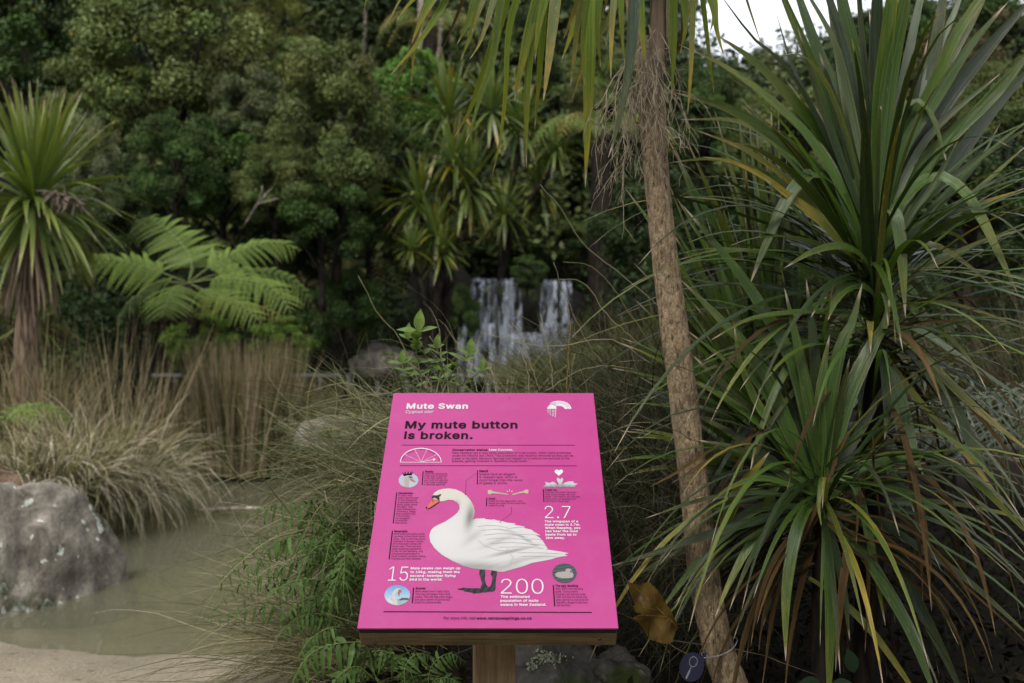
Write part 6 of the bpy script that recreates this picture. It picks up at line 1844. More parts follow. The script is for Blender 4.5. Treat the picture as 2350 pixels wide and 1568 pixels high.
FOLD = [  # base first: leaves bent over
    ([(2012, 560), (2044, 396), (2058, 288), (2080, 240), (2102, 230), (2138, 266), (2174, 378)], 36, g),
    ([(2014, 600), (2066, 468), (2116, 418), (2159, 405), (2210, 439), (2253, 504), (2290, 580), (2338, 680)], 40, g),
    ([(2004, 660), (2003, 560), (2008, 500), (2026, 479), (2050, 482), (2066, 560), (2078, 730)], 40, g),
    ([(2000, 620), (1960, 520), (1918, 421), (1882, 400), (1846, 407), (1799, 468), (1756, 564), (1720, 655)], 40, g),
    ([(2008, 690), (1996, 620), (1972, 585), (1929, 565), (1864, 578), (1799, 616)], 26, g),
    ([(2014, 680), (2066, 589), (2116, 565), (2152, 567), (2217, 607), (2280, 660)], 28, yl),
    ([(2008, 720), (2004, 680), (1979, 657), (1947, 659), (1918, 686), (1896, 742)], 34, g),
    ([(2004, 740), (1960, 720), (1900, 716), (1828, 717), (1720, 733), (1630, 782)], 22, g),
    ([(2010, 760), (2044, 769), (2116, 830), (2188, 938), (2242, 1046), (2276, 1098)], 50, pa),
    ([(2008, 790), (2015, 812), (2044, 866), (2073, 956), (2098, 1046), (2120, 1092)], 46, g),
    ([(2014, 730), (2044, 708), (2116, 690), (2224, 684), (2380, 688)], 9, dd), ([(2030, 720), (2116, 693), (2224, 708), (2380, 766)], 13, yl),
    ([(2020, 760), (2100, 800), (2181, 884), (2260, 956), (2380, 1050)], 32, yl), ([(2000, 780), (1936, 790), (1828, 799), (1684, 826), (1569, 872)], 16, g),
    ([(2004, 750), (1936, 762), (1846, 794), (1785, 884), (1738, 1010), (1722, 1080)], 23, g), ([(2020, 740), (2110, 760), (2230, 840), (2370, 930)], 26, pa),
    ([(2012, 780), (2060, 860), (2140, 960), (2230, 1060), (2330, 1200)], 26, yl), ([(2020, 770), (2140, 850), (2250, 960), (2360, 1100)], 26, dd),
    ([(2014, 740), (2080, 745), (2160, 738), (2270, 750)], 14, dd), ([(2000, 700), (1900, 640), (1780, 590), (1660, 572), (1545, 600)], 15, g),
    ([(2000, 720), (1880, 690), (1760, 660), (1640, 650), (1520, 628)], 16, dk), ([(2004, 690), (1960, 640), (1905, 660), (1860, 730)], 20, dk),
    ([(2006, 760), (1990, 800), (1975, 880), (1972, 960)], 30, dk), ([(2012, 780), (2030, 850), (2035, 940), (2030, 1010)], 30, dk),
]
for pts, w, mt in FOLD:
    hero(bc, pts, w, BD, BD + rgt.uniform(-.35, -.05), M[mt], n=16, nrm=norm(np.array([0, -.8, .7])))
r = np.random.default_rng(15)
h0 = P(2006, 640, BD)
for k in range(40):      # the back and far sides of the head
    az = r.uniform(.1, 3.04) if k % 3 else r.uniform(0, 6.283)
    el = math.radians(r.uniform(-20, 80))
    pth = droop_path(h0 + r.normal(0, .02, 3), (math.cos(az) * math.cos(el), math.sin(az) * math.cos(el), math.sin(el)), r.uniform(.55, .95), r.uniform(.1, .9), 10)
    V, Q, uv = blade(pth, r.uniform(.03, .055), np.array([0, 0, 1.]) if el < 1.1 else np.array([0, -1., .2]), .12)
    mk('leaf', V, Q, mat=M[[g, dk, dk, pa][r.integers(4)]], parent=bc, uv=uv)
for k in range(34):      # dead leaves hanging down its stem
    az = r.uniform(0, 6.283); s = P(2006, r.uniform(720, 1150), BD) + np.array([math.cos(az) * .05, math.sin(az) * .05, 0])
    pth = droop_path(s, (math.cos(az) * .7, math.sin(az) * .7, r.uniform(-.3, .3)), r.uniform(.4, .8), r.uniform(2.0, 4.5), 9)
    V, Q, uv = blade(pth, r.uniform(.010, .028), np.array([math.cos(az), math.sin(az), .3]), .2)
    mk('leaf', V, Q, mat=M[dd], parent=bc, uv=uv)

# second, lower cabbage tree: its head below and left of the big one
LD = 2.95
lo = empty('cabbage_tree', P(1890, 1560, LD)); tag(lo, 'low cabbage tree with drooping leaves at the lower right, below the big head', 'cabbage tree', 'cabbage trees')
V, Q, T = bark_tube([(1885, 1600), (1886, 1400), (1884, 1180)], [48, 44, 38], LD + .03, 60, 22, 11, .06)
mk('trunk', V, Q, T, mat=M['bark_dark'], parent=lo)
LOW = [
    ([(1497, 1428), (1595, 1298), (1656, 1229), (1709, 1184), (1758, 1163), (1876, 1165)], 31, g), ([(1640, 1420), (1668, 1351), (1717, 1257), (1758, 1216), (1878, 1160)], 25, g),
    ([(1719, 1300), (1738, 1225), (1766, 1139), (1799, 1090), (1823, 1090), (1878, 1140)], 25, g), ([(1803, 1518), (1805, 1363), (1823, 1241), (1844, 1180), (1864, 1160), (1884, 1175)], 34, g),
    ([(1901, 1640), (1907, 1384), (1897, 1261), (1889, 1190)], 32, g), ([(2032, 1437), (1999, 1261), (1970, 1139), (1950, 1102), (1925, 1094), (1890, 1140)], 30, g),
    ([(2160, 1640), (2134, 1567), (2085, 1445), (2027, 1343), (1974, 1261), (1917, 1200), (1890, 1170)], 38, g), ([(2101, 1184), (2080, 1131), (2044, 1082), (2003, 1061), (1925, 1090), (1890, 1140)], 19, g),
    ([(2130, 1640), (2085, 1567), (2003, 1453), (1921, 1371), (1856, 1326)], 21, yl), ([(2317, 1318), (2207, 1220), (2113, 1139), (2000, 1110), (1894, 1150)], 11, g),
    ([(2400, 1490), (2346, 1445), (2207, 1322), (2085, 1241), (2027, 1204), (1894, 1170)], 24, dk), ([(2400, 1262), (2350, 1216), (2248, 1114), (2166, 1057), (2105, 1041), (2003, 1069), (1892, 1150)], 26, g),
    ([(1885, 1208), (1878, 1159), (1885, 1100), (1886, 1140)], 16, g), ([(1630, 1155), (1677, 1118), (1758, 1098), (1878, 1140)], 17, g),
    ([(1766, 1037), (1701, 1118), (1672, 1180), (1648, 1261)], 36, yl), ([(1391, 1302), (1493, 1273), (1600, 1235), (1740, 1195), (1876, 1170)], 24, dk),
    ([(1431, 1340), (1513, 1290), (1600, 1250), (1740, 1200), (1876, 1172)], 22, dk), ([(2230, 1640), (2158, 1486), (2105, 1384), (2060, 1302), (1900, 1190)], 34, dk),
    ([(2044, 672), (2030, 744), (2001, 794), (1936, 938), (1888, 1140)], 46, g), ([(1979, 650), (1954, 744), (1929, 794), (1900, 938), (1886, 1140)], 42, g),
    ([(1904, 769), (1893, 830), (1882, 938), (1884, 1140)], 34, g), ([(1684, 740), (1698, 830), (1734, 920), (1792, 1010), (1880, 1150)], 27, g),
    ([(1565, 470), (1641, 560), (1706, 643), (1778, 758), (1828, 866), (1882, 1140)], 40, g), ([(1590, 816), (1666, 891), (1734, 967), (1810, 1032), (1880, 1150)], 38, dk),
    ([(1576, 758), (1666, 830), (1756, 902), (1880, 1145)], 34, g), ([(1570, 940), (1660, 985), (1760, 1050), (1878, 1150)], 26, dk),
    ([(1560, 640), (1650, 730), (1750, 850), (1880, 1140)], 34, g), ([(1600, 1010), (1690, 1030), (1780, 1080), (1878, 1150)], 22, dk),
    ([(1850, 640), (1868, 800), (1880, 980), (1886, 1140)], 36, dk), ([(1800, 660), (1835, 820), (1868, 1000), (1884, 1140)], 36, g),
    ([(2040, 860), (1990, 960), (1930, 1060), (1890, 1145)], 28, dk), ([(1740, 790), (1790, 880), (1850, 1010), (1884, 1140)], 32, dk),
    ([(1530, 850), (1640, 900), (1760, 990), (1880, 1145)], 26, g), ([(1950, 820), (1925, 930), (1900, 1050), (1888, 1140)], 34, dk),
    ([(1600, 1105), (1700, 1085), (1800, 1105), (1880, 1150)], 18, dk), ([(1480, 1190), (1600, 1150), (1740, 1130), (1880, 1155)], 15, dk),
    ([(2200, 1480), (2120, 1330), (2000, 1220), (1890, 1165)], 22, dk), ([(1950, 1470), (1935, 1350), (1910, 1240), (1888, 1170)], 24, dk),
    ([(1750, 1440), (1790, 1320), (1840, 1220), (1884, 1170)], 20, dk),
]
for pts, w, mt in LOW:
    up = pts[0][1] < 1000
    hero(lo, pts, w, LD + (rgt.uniform(.0, .2) if up else rgt.uniform(-.25, .02)), LD, M[mt], tip_first=True, n=15, nrm=norm(np.array([rgt.normal(0, .2), -.9, .5])))
# dead leaves under the low head
for pts, w in (([(1946, 990), (1901, 1098), (1872, 1167), (1819, 1282), (1779, 1384), (1745, 1600)], 13), ([(2085, 1078), (2109, 1180), (2125, 1282), (2140, 1400)], 18),
               ([(2078, 1060), (2098, 1170), (2112, 1290), (2118, 1380)], 14), ([(2095, 1070), (2120, 1190), (2138, 1310)], 12), ([(2003, 1000), (2005, 1080), (2025, 1220)], 8),
               ([(1884, 1180), (1830, 1260), (1780, 1370), (1757, 1500)], 11), ([(1890, 1190), (1950, 1260), (1990, 1300), (1985, 1500)], 12), ([(1900, 1180), (2030, 1230), (2130, 1340), (2180, 1410)], 10),
               ([(1900, 1120), (2060, 1180), (2200, 1330), (2300, 1420), (2360, 1480)], 9), ([(1890, 1190), (2060, 1310), (2190, 1440), (2230, 1600)], 10),
               ([(1650, 1020), (1560, 1080), (1490, 1118)], 9), ([(1760, 985), (1690, 1020), (1620, 1060), (1540, 1110)], 10)):
    hero(lo, pts, w, LD - .05, LD - .1, M[dd], n=13, fold=.25)
r = np.random.default_rng(17)
for k in range(80):
    az = r.uniform(-.9, 4.04); s = P(1886, r.uniform(1165, 1320), LD) + np.array([math.cos(az) * .03, math.sin(az) * .03, 0])
    pth = droop_path(s, (math.cos(az), math.sin(az) * .8, r.uniform(-.2, .35)), r.uniform(.35, .75), r.uniform(1.6, 4.5), 9)
    V, Q, uv = blade(pth, r.uniform(.008, .022), np.array([math.cos(az), math.sin(az), .3]), .25)
    mk('leaf', V, Q, mat=M[dd] if r.random() < .8 else M[dk], parent=lo, uv=uv)

r = np.random.default_rng(71)
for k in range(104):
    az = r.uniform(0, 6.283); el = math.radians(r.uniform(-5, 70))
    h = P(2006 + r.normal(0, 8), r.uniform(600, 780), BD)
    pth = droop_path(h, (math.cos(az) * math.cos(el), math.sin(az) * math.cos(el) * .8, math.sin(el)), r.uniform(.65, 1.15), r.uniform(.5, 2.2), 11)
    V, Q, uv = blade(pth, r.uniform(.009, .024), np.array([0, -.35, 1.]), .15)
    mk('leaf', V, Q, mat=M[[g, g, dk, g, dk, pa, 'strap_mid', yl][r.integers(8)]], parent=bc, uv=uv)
for k in range(55):
    az = r.uniform(0, 6.283); el = math.radians(r.uniform(-10, 45))
    h = P(2008 + r.normal(0, 8), r.uniform(760, 940), BD)
    pth = droop_path(h, (math.cos(az) * math.cos(el), math.sin(az) * math.cos(el) * .8, math.sin(el)), r.uniform(.5, .95), r.uniform(1.0, 2.8), 11)
    V, Q, uv = blade(pth, r.uniform(.010, .024), np.array([0, -.35, 1.]), .15)
    mk('leaf', V, Q, mat=M[[g, dk, dk, 'strap_mid', dd][r.integers(5)]], parent=bc, uv=uv)
for k in range(95):
    az = r.uniform(0, 6.283); el = math.radians(r.uniform(-15, 65))
    h = P(1886 + r.normal(0, 8), r.uniform(1080, 1220), LD + .03)
    pth = droop_path(h, (math.cos(az) * math.cos(el), math.sin(az) * math.cos(el) * .8, math.sin(el)), r.uniform(.5, .95), r.uniform(.8, 2.6), 11)
    V, Q, uv = blade(pth, r.uniform(.008, .020), np.array([0, -.35, 1.]), .15)
    mk('leaf', V, Q, mat=M[[g, dk, dk, g, dk, dk, yl][r.integers(7)]], parent=lo, uv=uv)

# third: upright sword leaves behind, between the trunk and the big head
UD = 3.55
uf = empty('flax_plant', P(1825, 1300, UD)); tag(uf, 'upright flax with straight sword leaves behind the two right cabbage trees', 'flax')
UP = [([(1640, 252), (1680, 400), (1740, 600), (1822, 900)], 28), ([(1694, 245), (1715, 450), (1760, 650), (1824, 900)], 26), ([(1717, 250), (1735, 450), (1770, 650), (1825, 900)], 28),
      ([(1735, 275), (1750, 450), (1785, 650), (1826, 900)], 28), ([(1770, 235), (1775, 450), (1800, 650), (1828, 900)], 26), ([(1786, 235), (1790, 450), (1806, 650), (1828, 900)], 24),
      ([(1805, 360), (1808, 560), (1825, 750), (1830, 920)], 24), ([(1845, 420), (1840, 560), (1838, 750), (1830, 920)], 26), ([(1530, 312), (1600, 450), (1680, 580), (1760, 750), (1822, 920)], 30),
      ([(1567, 300), (1620, 420), (1700, 600), (1820, 900)], 18), ([(1870, 440), (1856, 600), (1840, 800), (1832, 920)], 24), ([(1660, 380), (1700, 500), (1755, 680), (1824, 900)], 28),
      ([(1612, 520), (1680, 640), (1750, 770), (1822, 920)], 28), ([(1560, 560), (1650, 680), (1740, 800), (1822, 930)], 26), ([(1540, 660), (1640, 750), (1740, 850), (1822, 940)], 24),
      ([(1895, 520), (1875, 660), (1850, 820), (1834, 940)], 22), ([(1590, 880), (1700, 900), (1822, 960)], 20), ([(1555, 700), (1650, 820), (1822, 980)], 20), ([(1760, 330), (1780, 520), (1800, 700), (1828, 910)], 26)]
for pts, w in UP:
    pts = pts + [(1826, 1150)]
    hero(uf, pts, w, UD + rgt.uniform(-.15, .15), UD, M[['strap_mid', 'strap_mid', g, 'far_strap'][rgt.integers(4)]], tip_first=True, n=14)
r = np.random.default_rng(19)
for k in range(70):
    az = r.uniform(0, 6.283); el = math.radians(r.uniform(10, 82)); s = P(1826, 1150, UD + r.uniform(-.1, .3)) + r.normal(0, .05, 3)
    pth = droop_path(s, (math.cos(az) * math.cos(el), math.sin(az) * math.cos(el), math.sin(el)), r.uniform(.5, 1.1), r.uniform(.2, 1.1), 10)
    V, Q, uv = blade(pth, r.uniform(.018, .035), np.array([0, -.4, 1.]), .15)
    mk('leaf', V, Q, mat=M[[g, dk, 'strap_mid', yl][r.integers(4)]], parent=uf, uv=uv)

for k in range(46):      # slanting leaves filling the space left of the low head
    az = r.uniform(2.6, 4.2); el = math.radians(r.uniform(22, 78)); s = P(1830 + r.normal(0, 18), 1120 + r.normal(0, 40), 3.35 + r.uniform(-.1, .25))
    pth = droop_path(s, (math.cos(az) * math.cos(el), math.sin(az) * math.cos(el), math.sin(el)), r.uniform(.45, .78), r.uniform(.15, .8), 10)
    V, Q, uv = blade(pth, r.uniform(.022, .042), norm(np.array([.3, -.7, .6])), .15, None, r.normal(0, .3))
    mk('leaf', V, Q, mat=M[[g, 'strap_mid', dk, 'strap_mid'][r.integers(4)]], parent=uf, uv=uv)

for k in range(60):      # long straight leaves rising between the leaning trunk and the big head
    s = P(1815 + r.normal(0, 35), 1080 + r.normal(0, 60), 3.45 + r.uniform(-.15, .25)); lean = r.normal(-.30, .22)
    pth = droop_path(s, (lean, r.normal(-.05, .15), 1.0), r.uniform(.7, 1.15), r.uniform(.05, .45), 10)
    V, Q, uv = blade(pth, r.uniform(.016, .034), norm(np.array([r.normal(0, .4), -1, .3])), .15, None, r.normal(0, .3))
    mk('leaf', V, Q, mat=M[['strap_mid', g, 'strap_mid', dk, 'far_strap'][r.integers(5)]], parent=uf, uv=uv)

# ------------------------------------------------------------------ wiry grass mound round the sign
def wiry(name, boxes, n, L, droop, width, tints, seed, label, K=9, wob=.10):
    r = np.random.default_rng(seed); bs, ds = [], []
    for (x, y, z, sx, sy, sz), (dx, dy, dz, sd), w in boxes:
        m = int(n * w)
        bs.append(np.array([x, y, z]) + r.normal(0, 1, (m, 3)) * np.array([sx, sy, sz])); ds.append(np.array([dx, dy, dz]) + r.normal(0, sd, (m, 3)))
    bs = np.concatenate(bs); ds = np.concatenate(ds); m = len(bs)
    bs[:, 2] = np.maximum(bs[:, 2], gz(bs[:, 0], bs[:, 1]))
    tn = np.array(tints)[r.integers(len(tints), size=m)] * r.uniform(.45, 1.4, (m, 1))
    V, Q, t = strands(bs, ds, L * r.uniform(.4, 1.4, m), droop * r.uniform(.1, 1.5, m), width * r.uniform(.6, 1.3, m), K, tn, r, wob)
    return tag(mk(name, V, Q, mat=M['grass'], tint=t, origin=(bs[:, 0].mean(), bs[:, 1].mean(), gz(bs[:, 0].mean(), bs[:, 1].mean()))), label, kind='stuff')


WG = [(.115, .125, .055), (.155, .155, .075), (.085, .10, .042), (.21, .185, .105), (.26, .225, .145), (.07, .085, .035)]
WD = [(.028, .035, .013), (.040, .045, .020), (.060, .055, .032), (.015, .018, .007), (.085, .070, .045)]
q = P(1010, 1000, 3.7); q2 = P(920, 1120, 3.6); q3 = P(1200, 985, 3.9); q4 = P(1440, 1060, 3.7); q5 = P(1470, 1250, 3.5); q6 = P(830, 1330, 3.5)
wiry('wiry_grass', [((q[0], q[1], q[2] - .06, .22, .22, .10), (-.6, -.2, .5, .6), .25), ((q2[0], q2[1], q2[2], .14, .2, .12), (-.75, -.2, .3, .55), .32),
                    ((q3[0], q3[1], q3[2] - .08, .30, .2, .07), (-.1, -.15, .45, .6), .16), ((q6[0], q6[1], q6[2], .14, .2, .12), (-.8, -.1, .2, .5), .14)], 5200, .38, 1.15, .0026, WG, 51,
     'tangled wiry green grass mound behind and left of the sign')
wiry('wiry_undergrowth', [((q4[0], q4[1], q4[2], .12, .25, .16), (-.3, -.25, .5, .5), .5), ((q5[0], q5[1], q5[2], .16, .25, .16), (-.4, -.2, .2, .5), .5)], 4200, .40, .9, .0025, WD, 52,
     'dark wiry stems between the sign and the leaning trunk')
# longer straw at the foot of the mound, over the beach
q7 = P(840, 1480, 3.4)
wiry('straw_strands', [((q7[0], q7[1], q7[2], .10, .16, .05), (-1, -.12, .22, .28), 1.0)], 700, .55, .75, .0026, [(.20, .165, .09), (.14, .13, .06), (.08, .085, .035), (.28, .24, .15)], 53, 'long bent straw reaching left over the sand from under the sign', 10)
# single tall stalks
STK = [([(1000, 1000), (930, 800), (868, 720), (822, 632)], 3.5, (.17, .16, .08)), ([(1560, 900), (1460, 740), (1370, 620), (1292, 600)], 3.4, (.16, .15, .07)), ([(1530, 720), (1440, 640), (1340, 560), (1290, 480), (1240, 425)], 3.3, (.20, .18, .11)),
       ([(1500, 840), (1400, 780), (1250, 795), (1110, 765)], 3.2, (.22, .19, .12)), ([(1215, 910), (1210, 850), (1190, 790), (1170, 745)], 3.3, (.24, .19, .12)), ([(1240, 900), (1215, 830), (1200, 780), (1175, 740)], 3.4, (.26, .19, .12)),
       ([(1300, 900), (1305, 800), (1308, 730), (1295, 690)], 3.25, (.20, .13, .04)), ([(1270, 900), (1262, 820), (1250, 770), (1240, 720)], 3.3, (.22, .19, .12)), ([(1400, 850), (1350, 790), (1290, 660), (1270, 600)], 3.5, (.18, .16, .09)),
       ([(800, 1040), (700, 960), (620, 870), (590, 780), (600, 740)], 3.8, (.16, .15, .08)), ([(880, 1120), (730, 1080), (590, 1010), (545, 935)], 3.7, (.18, .17, .07)), ([(900, 1150), (700, 1150), (560, 1100), (510, 1020), (500, 980)], 3.6, (.15, .15, .07)),
       ([(980, 1000), (860, 960), (760, 950), (690, 980)], 3.6, (.26, .23, .14)), ([(1000, 960), (900, 930), (800, 880), (700, 900)], 3.7, (.24, .21, .12)), ([(1250, 900), (1330, 850), (1400, 840), (1470, 850)], 3.4, (.22, .2, .11)),
       ([(1100, 920), (1060, 850), (1010, 810), (985, 770)], 3.4, (.18, .17, .08)), ([(1150, 900), (1110, 820), (1075, 800), (1050, 790)], 3.5, (.22, .19, .12)), ([(820, 1250), (700, 1190), (600, 1165), (500, 1150)], 3.4, (.2, .19, .12)),
       ([(850, 1330), (720, 1330), (600, 1320), (480, 1350)], 3.5, (.17, .16, .08)), ([(840, 1400), (700, 1320), (560, 1300), (470, 1300)], 3.3, (.14, .14, .07)), ([(1480, 800), (1400, 730), (1340, 650), (1280, 640)], 3.3, (.2, .18, .1))]
mb = MB()
for pts, d, c in STK:
    path = crom([P(x, y, d) for x, y in pts], 18) + np.random.default_rng(len(pts)).normal(0, .0015, (19, 3))
    mb.add(*tube(path, np.linspace(.0022, .0011, 19), 5), tint=np.array(c))
tag(mb.build('grass_stalks', M['grass']), 'thin single grass stalks standing out of the wiry mound', kind='stuff')

# ------------------------------------------------------------------ young leafy shrub above the sign
ys = empty('young_shrub', P(985, 905, 3.35)); tag(ys, 'young shrub with bright oval leaves just above the top left of the sign', 'shrub')
t = np.linspace(0, 1, 7); w = np.sin(np.pi * t ** .85) * .24 + .004
LV = np.stack([np.stack([t, w, -.12 * t ** 2 + .05 * w * 4], -1), np.stack([t, 0 * t, -.12 * t ** 2], -1), np.stack([t, -w, -.12 * t ** 2 + .05 * w * 4], -1)], 1).reshape(-1, 3)
i = np.arange(6) * 3
OVAL = mkmesh('leaf', LV, np.concatenate([np.stack([i + 1, i + 4, i + 3, i], -1), np.stack([i + 2, i + 5, i + 4, i + 1], -1)]), tint=np.ones((len(LV), 3)))
OVAL.materials.append(M['young'])


def leaf_on(root, me, p, d, nr, L, wd=1.0):
    d = norm(d); z = norm(nr - d * np.dot(nr, d)); y = np.cross(z, d)
    o = bpy.data.objects.new('leaf', me); col.objects.link(o); o.parent = root
    Mx = np.eye(4); Mx[:3, 0] = d * L; Mx[:3, 1] = y * L * wd; Mx[:3, 2] = z * L; Mx[:3, 3] = p - ORG[root.name]
    o.matrix_local = Matrix(Mx.tolist())


r = np.random.default_rng(23)
for pts, sz in (([(975, 915), (965, 860), (955, 800), (960, 762)], .070), ([(990, 910), (988, 850), (972, 810), (935, 778)], .050), ([(1010, 915), (1030, 870), (1050, 840), (1078, 815)], .054), ([(1000, 910), (1010, 860), (1015, 830), (1002, 800)], .046), ([(970, 915), (950, 885), (932, 862), (922, 835)], .046), ([(1020, 915), (1050, 890), (1080, 870), (1105, 850)], .040)):
    path = crom([P(x, y, 3.35 + r.normal(0, .02)) for x, y in pts], 12)
    mk('stem', *tube(path, np.linspace(.0028, .0014, 13), 5), mat=M['stem'], parent=ys)
    for k in range(5):
        p = path[4 + 2 * k]; az = k * 2.4 + r.normal(0, .3)
        for s in (0, math.pi):
            d = np.array([math.cos(az + s), math.sin(az + s) * .8, r.uniform(.2, .8)])
            leaf_on(ys, OVAL, p, d, np.array([0, -.5, 1.]), sz * r.uniform(.65, 1.15))
    leaf_on(ys, OVAL, path[-1], np.array([.1, -.1, 1.]), np.array([0, -1., .3]), sz * 1.1)

# ------------------------------------------------------------------ sword ferns at the foot of the sign
LP = [pin_mesh('lance', s, M['fern']) for s in (1, 2, 3, 4)]
LPL = [pin_mesh('lance', s, FOL['bright']) for s in (7, 8)]


def sword_fern(label, foot_, fr, seed, pl=.06, wide=LP, extra=0):
    root = empty('sword_fern', foot_); tag(root, label, 'fern', 'ferns')
    rr = np.random.default_rng(seed)
    for pts, d0, d1, L in fr:
        frond(root, trace(pts, d0, d1, 12), 15, L * 1.2, wide, .0022, .8, 'fern', .22, rg=rr, skip=.1)
    for k in range(extra):
        a = rr.uniform(2.2, 5.2); e = np.array([math.cos(a), math.sin(a) * .7, 0]); h = np.asarray(foot_) + rr.normal(0, .05, 3) + [0, 0, .06]; z = rr.uniform(.05, .22)
        frond(root, crom([h, h + e * .12 + [0, 0, z], h + e * .28 + [0, 0, z + .02], h + e * .42 + [0, 0, z - .10]], 11), 13, rr.uniform(.045, .07), wide, .002, .8, 'fern', .22, rg=rr, skip=.1)
    return root


sword_fern('fern with one pale frond arching left over the pond, beside the middle of the sign', P(830, 1290, 3.35),
           [([(830, 1260), (792, 1187), (728, 1164), (645, 1154), (544, 1187)], 3.35, 3.3, .072), ([(830, 1260), (790, 1230), (730, 1235), (660, 1270)], 3.3, 3.1, .06),
            ([(830, 1260), (800, 1210), (760, 1190), (700, 1200)], 3.4, 3.5, .06), ([(840, 1260), (850, 1180), (840, 1110), (800, 1070)], 3.5, 3.6, .055)], 1, extra=3)
sword_fern('dark fern with tangled fronds left of the lower half of the sign', P(820, 1400, 3.15),
           [([(830, 1370), (760, 1310), (690, 1290), (620, 1310), (560, 1350)], 3.15, 3.05, .062), ([(830, 1380), (770, 1340), (700, 1330), (640, 1350), (600, 1390)], 3.1, 2.9, .06),
            ([(830, 1370), (790, 1300), (740, 1270), (680, 1275)], 3.2, 3.2, .06), ([(835, 1370), (800, 1320), (770, 1330), (740, 1380)], 3.1, 2.85, .055),
            ([(835, 1360), (815, 1290), (790, 1260), (745, 1250)], 3.2, 3.25, .055), ([(830, 1385), (760, 1365), (690, 1380), (640, 1430)], 3.1, 2.9, .055)], 2, extra=8)
sword_fern('fern with a long frond reaching left over the sand near the bottom', P(790, 1470, 3.1),
           [([(800, 1440), (746, 1398), (631, 1392), (553, 1400), (475, 1426)], 3.1, 3.0, .055), ([(800, 1440), (740, 1410), (680, 1420), (630, 1470)], 3.05, 2.9, .055),
            ([(800, 1440), (770, 1400), (720, 1395), (670, 1430)], 3.1, 3.0, .05), ([(805, 1440), (790, 1390), (760, 1370), (715, 1375)], 3.15, 3.2, .05), ([(800, 1445), (760, 1440), (710, 1470), (680, 1520)], 3.0, 2.85, .05)], 3, extra=6)
sword_fern('bright fern at the bottom edge left of the sign post', P(840, 1560, 2.75),
           [([(860, 1540), (838, 1481), (792, 1475), (728, 1491), (691, 1527), (668, 1580)], 2.75, 2.6, .075), ([(900, 1560), (894, 1500), (850, 1496), (801, 1509), (760, 1545)], 2.8, 2.7, .06),
            ([(930, 1590), (930, 1530), (960, 1500), (1000, 1510)], 2.85, 2.9, .05), ([(860, 1560), (820, 1530), (780, 1550), (750, 1600)], 2.7, 2.6, .06)], 4)
sword_fern('shaded fern in the gap under the sign board, left of the post', P(960, 1570, 3.0),
           [([(960, 1600), (940, 1540), (900, 1500), (860, 1510)], 3.0, 2.95, .05), ([(980, 1600), (990, 1530), (1030, 1500), (1070, 1520)], 3.0, 3.0, .05), ([(970, 1600), (1000, 1560), (1040, 1560), (1070, 1590)], 2.95, 2.9, .045)], 5)

# bracken-like fern at the right edge, pale in the sky light
rb = empty('ground_fern', P(2300, 1250, 4.0)); tag(rb, 'pale glossy fern at the right edge behind the bent leaves', 'fern', 'ferns')
PALE = mat_foliage('pale_glossy_fern_leaf', (.10, .12, .075), .25, .15, .2, .7)
PP = [pin_mesh('comb', s, PALE) for s in (11, 12, 13)]
r = np.random.default_rng(29)
for k in range(14):
    a = r.uniform(1.6, 4.6); s = P(2330 + r.normal(0, 40), 1180, 4.0 + r.normal(0, .15)); e = np.array([math.cos(a), math.sin(a) * .6, 0]); h = r.uniform(.25, .55)
    frond(rb, crom([s, s + e * .15 + [0, 0, h], s + e * .40 + [0, 0, h + .02], s + e * .66 + [0, 0, h - .16]], 10), 13, .11, PP, .003, .3, 'tree', .3, rg=r, skip=.25)
clump('rush_clump', P(2330, 1000, 5.2), .45, 900, 1.0, .8, .9, .005, [(.09, .075, .05), (.06, .055, .03), (.05, .055, .02)], 61, 'grey brown rushes at the right edge behind the bent leaves', 'rushes', 'dry grasses round the pond', bias=(-.7, 0, 0))
clump('rush_clump', P(1640, 1000, 4.6), .35, 1500, .75, .7, 1.0, .005, [(.05, .06, .022), (.07, .075, .03), (.09, .075, .04)], 62, 'green rushes seen behind the middle of the leaning trunk', 'rushes', 'dry grasses round the pond')
clump('rush_clump', P(1430, 960, 5.4), .40, 1500, .62, .9, 1.3, .006, [(.075, .085, .032), (.10, .10, .04), (.05, .06, .022)], 63, 'soft green grass behind the top right corner of the sign', 'rushes', 'dry grasses round the pond')

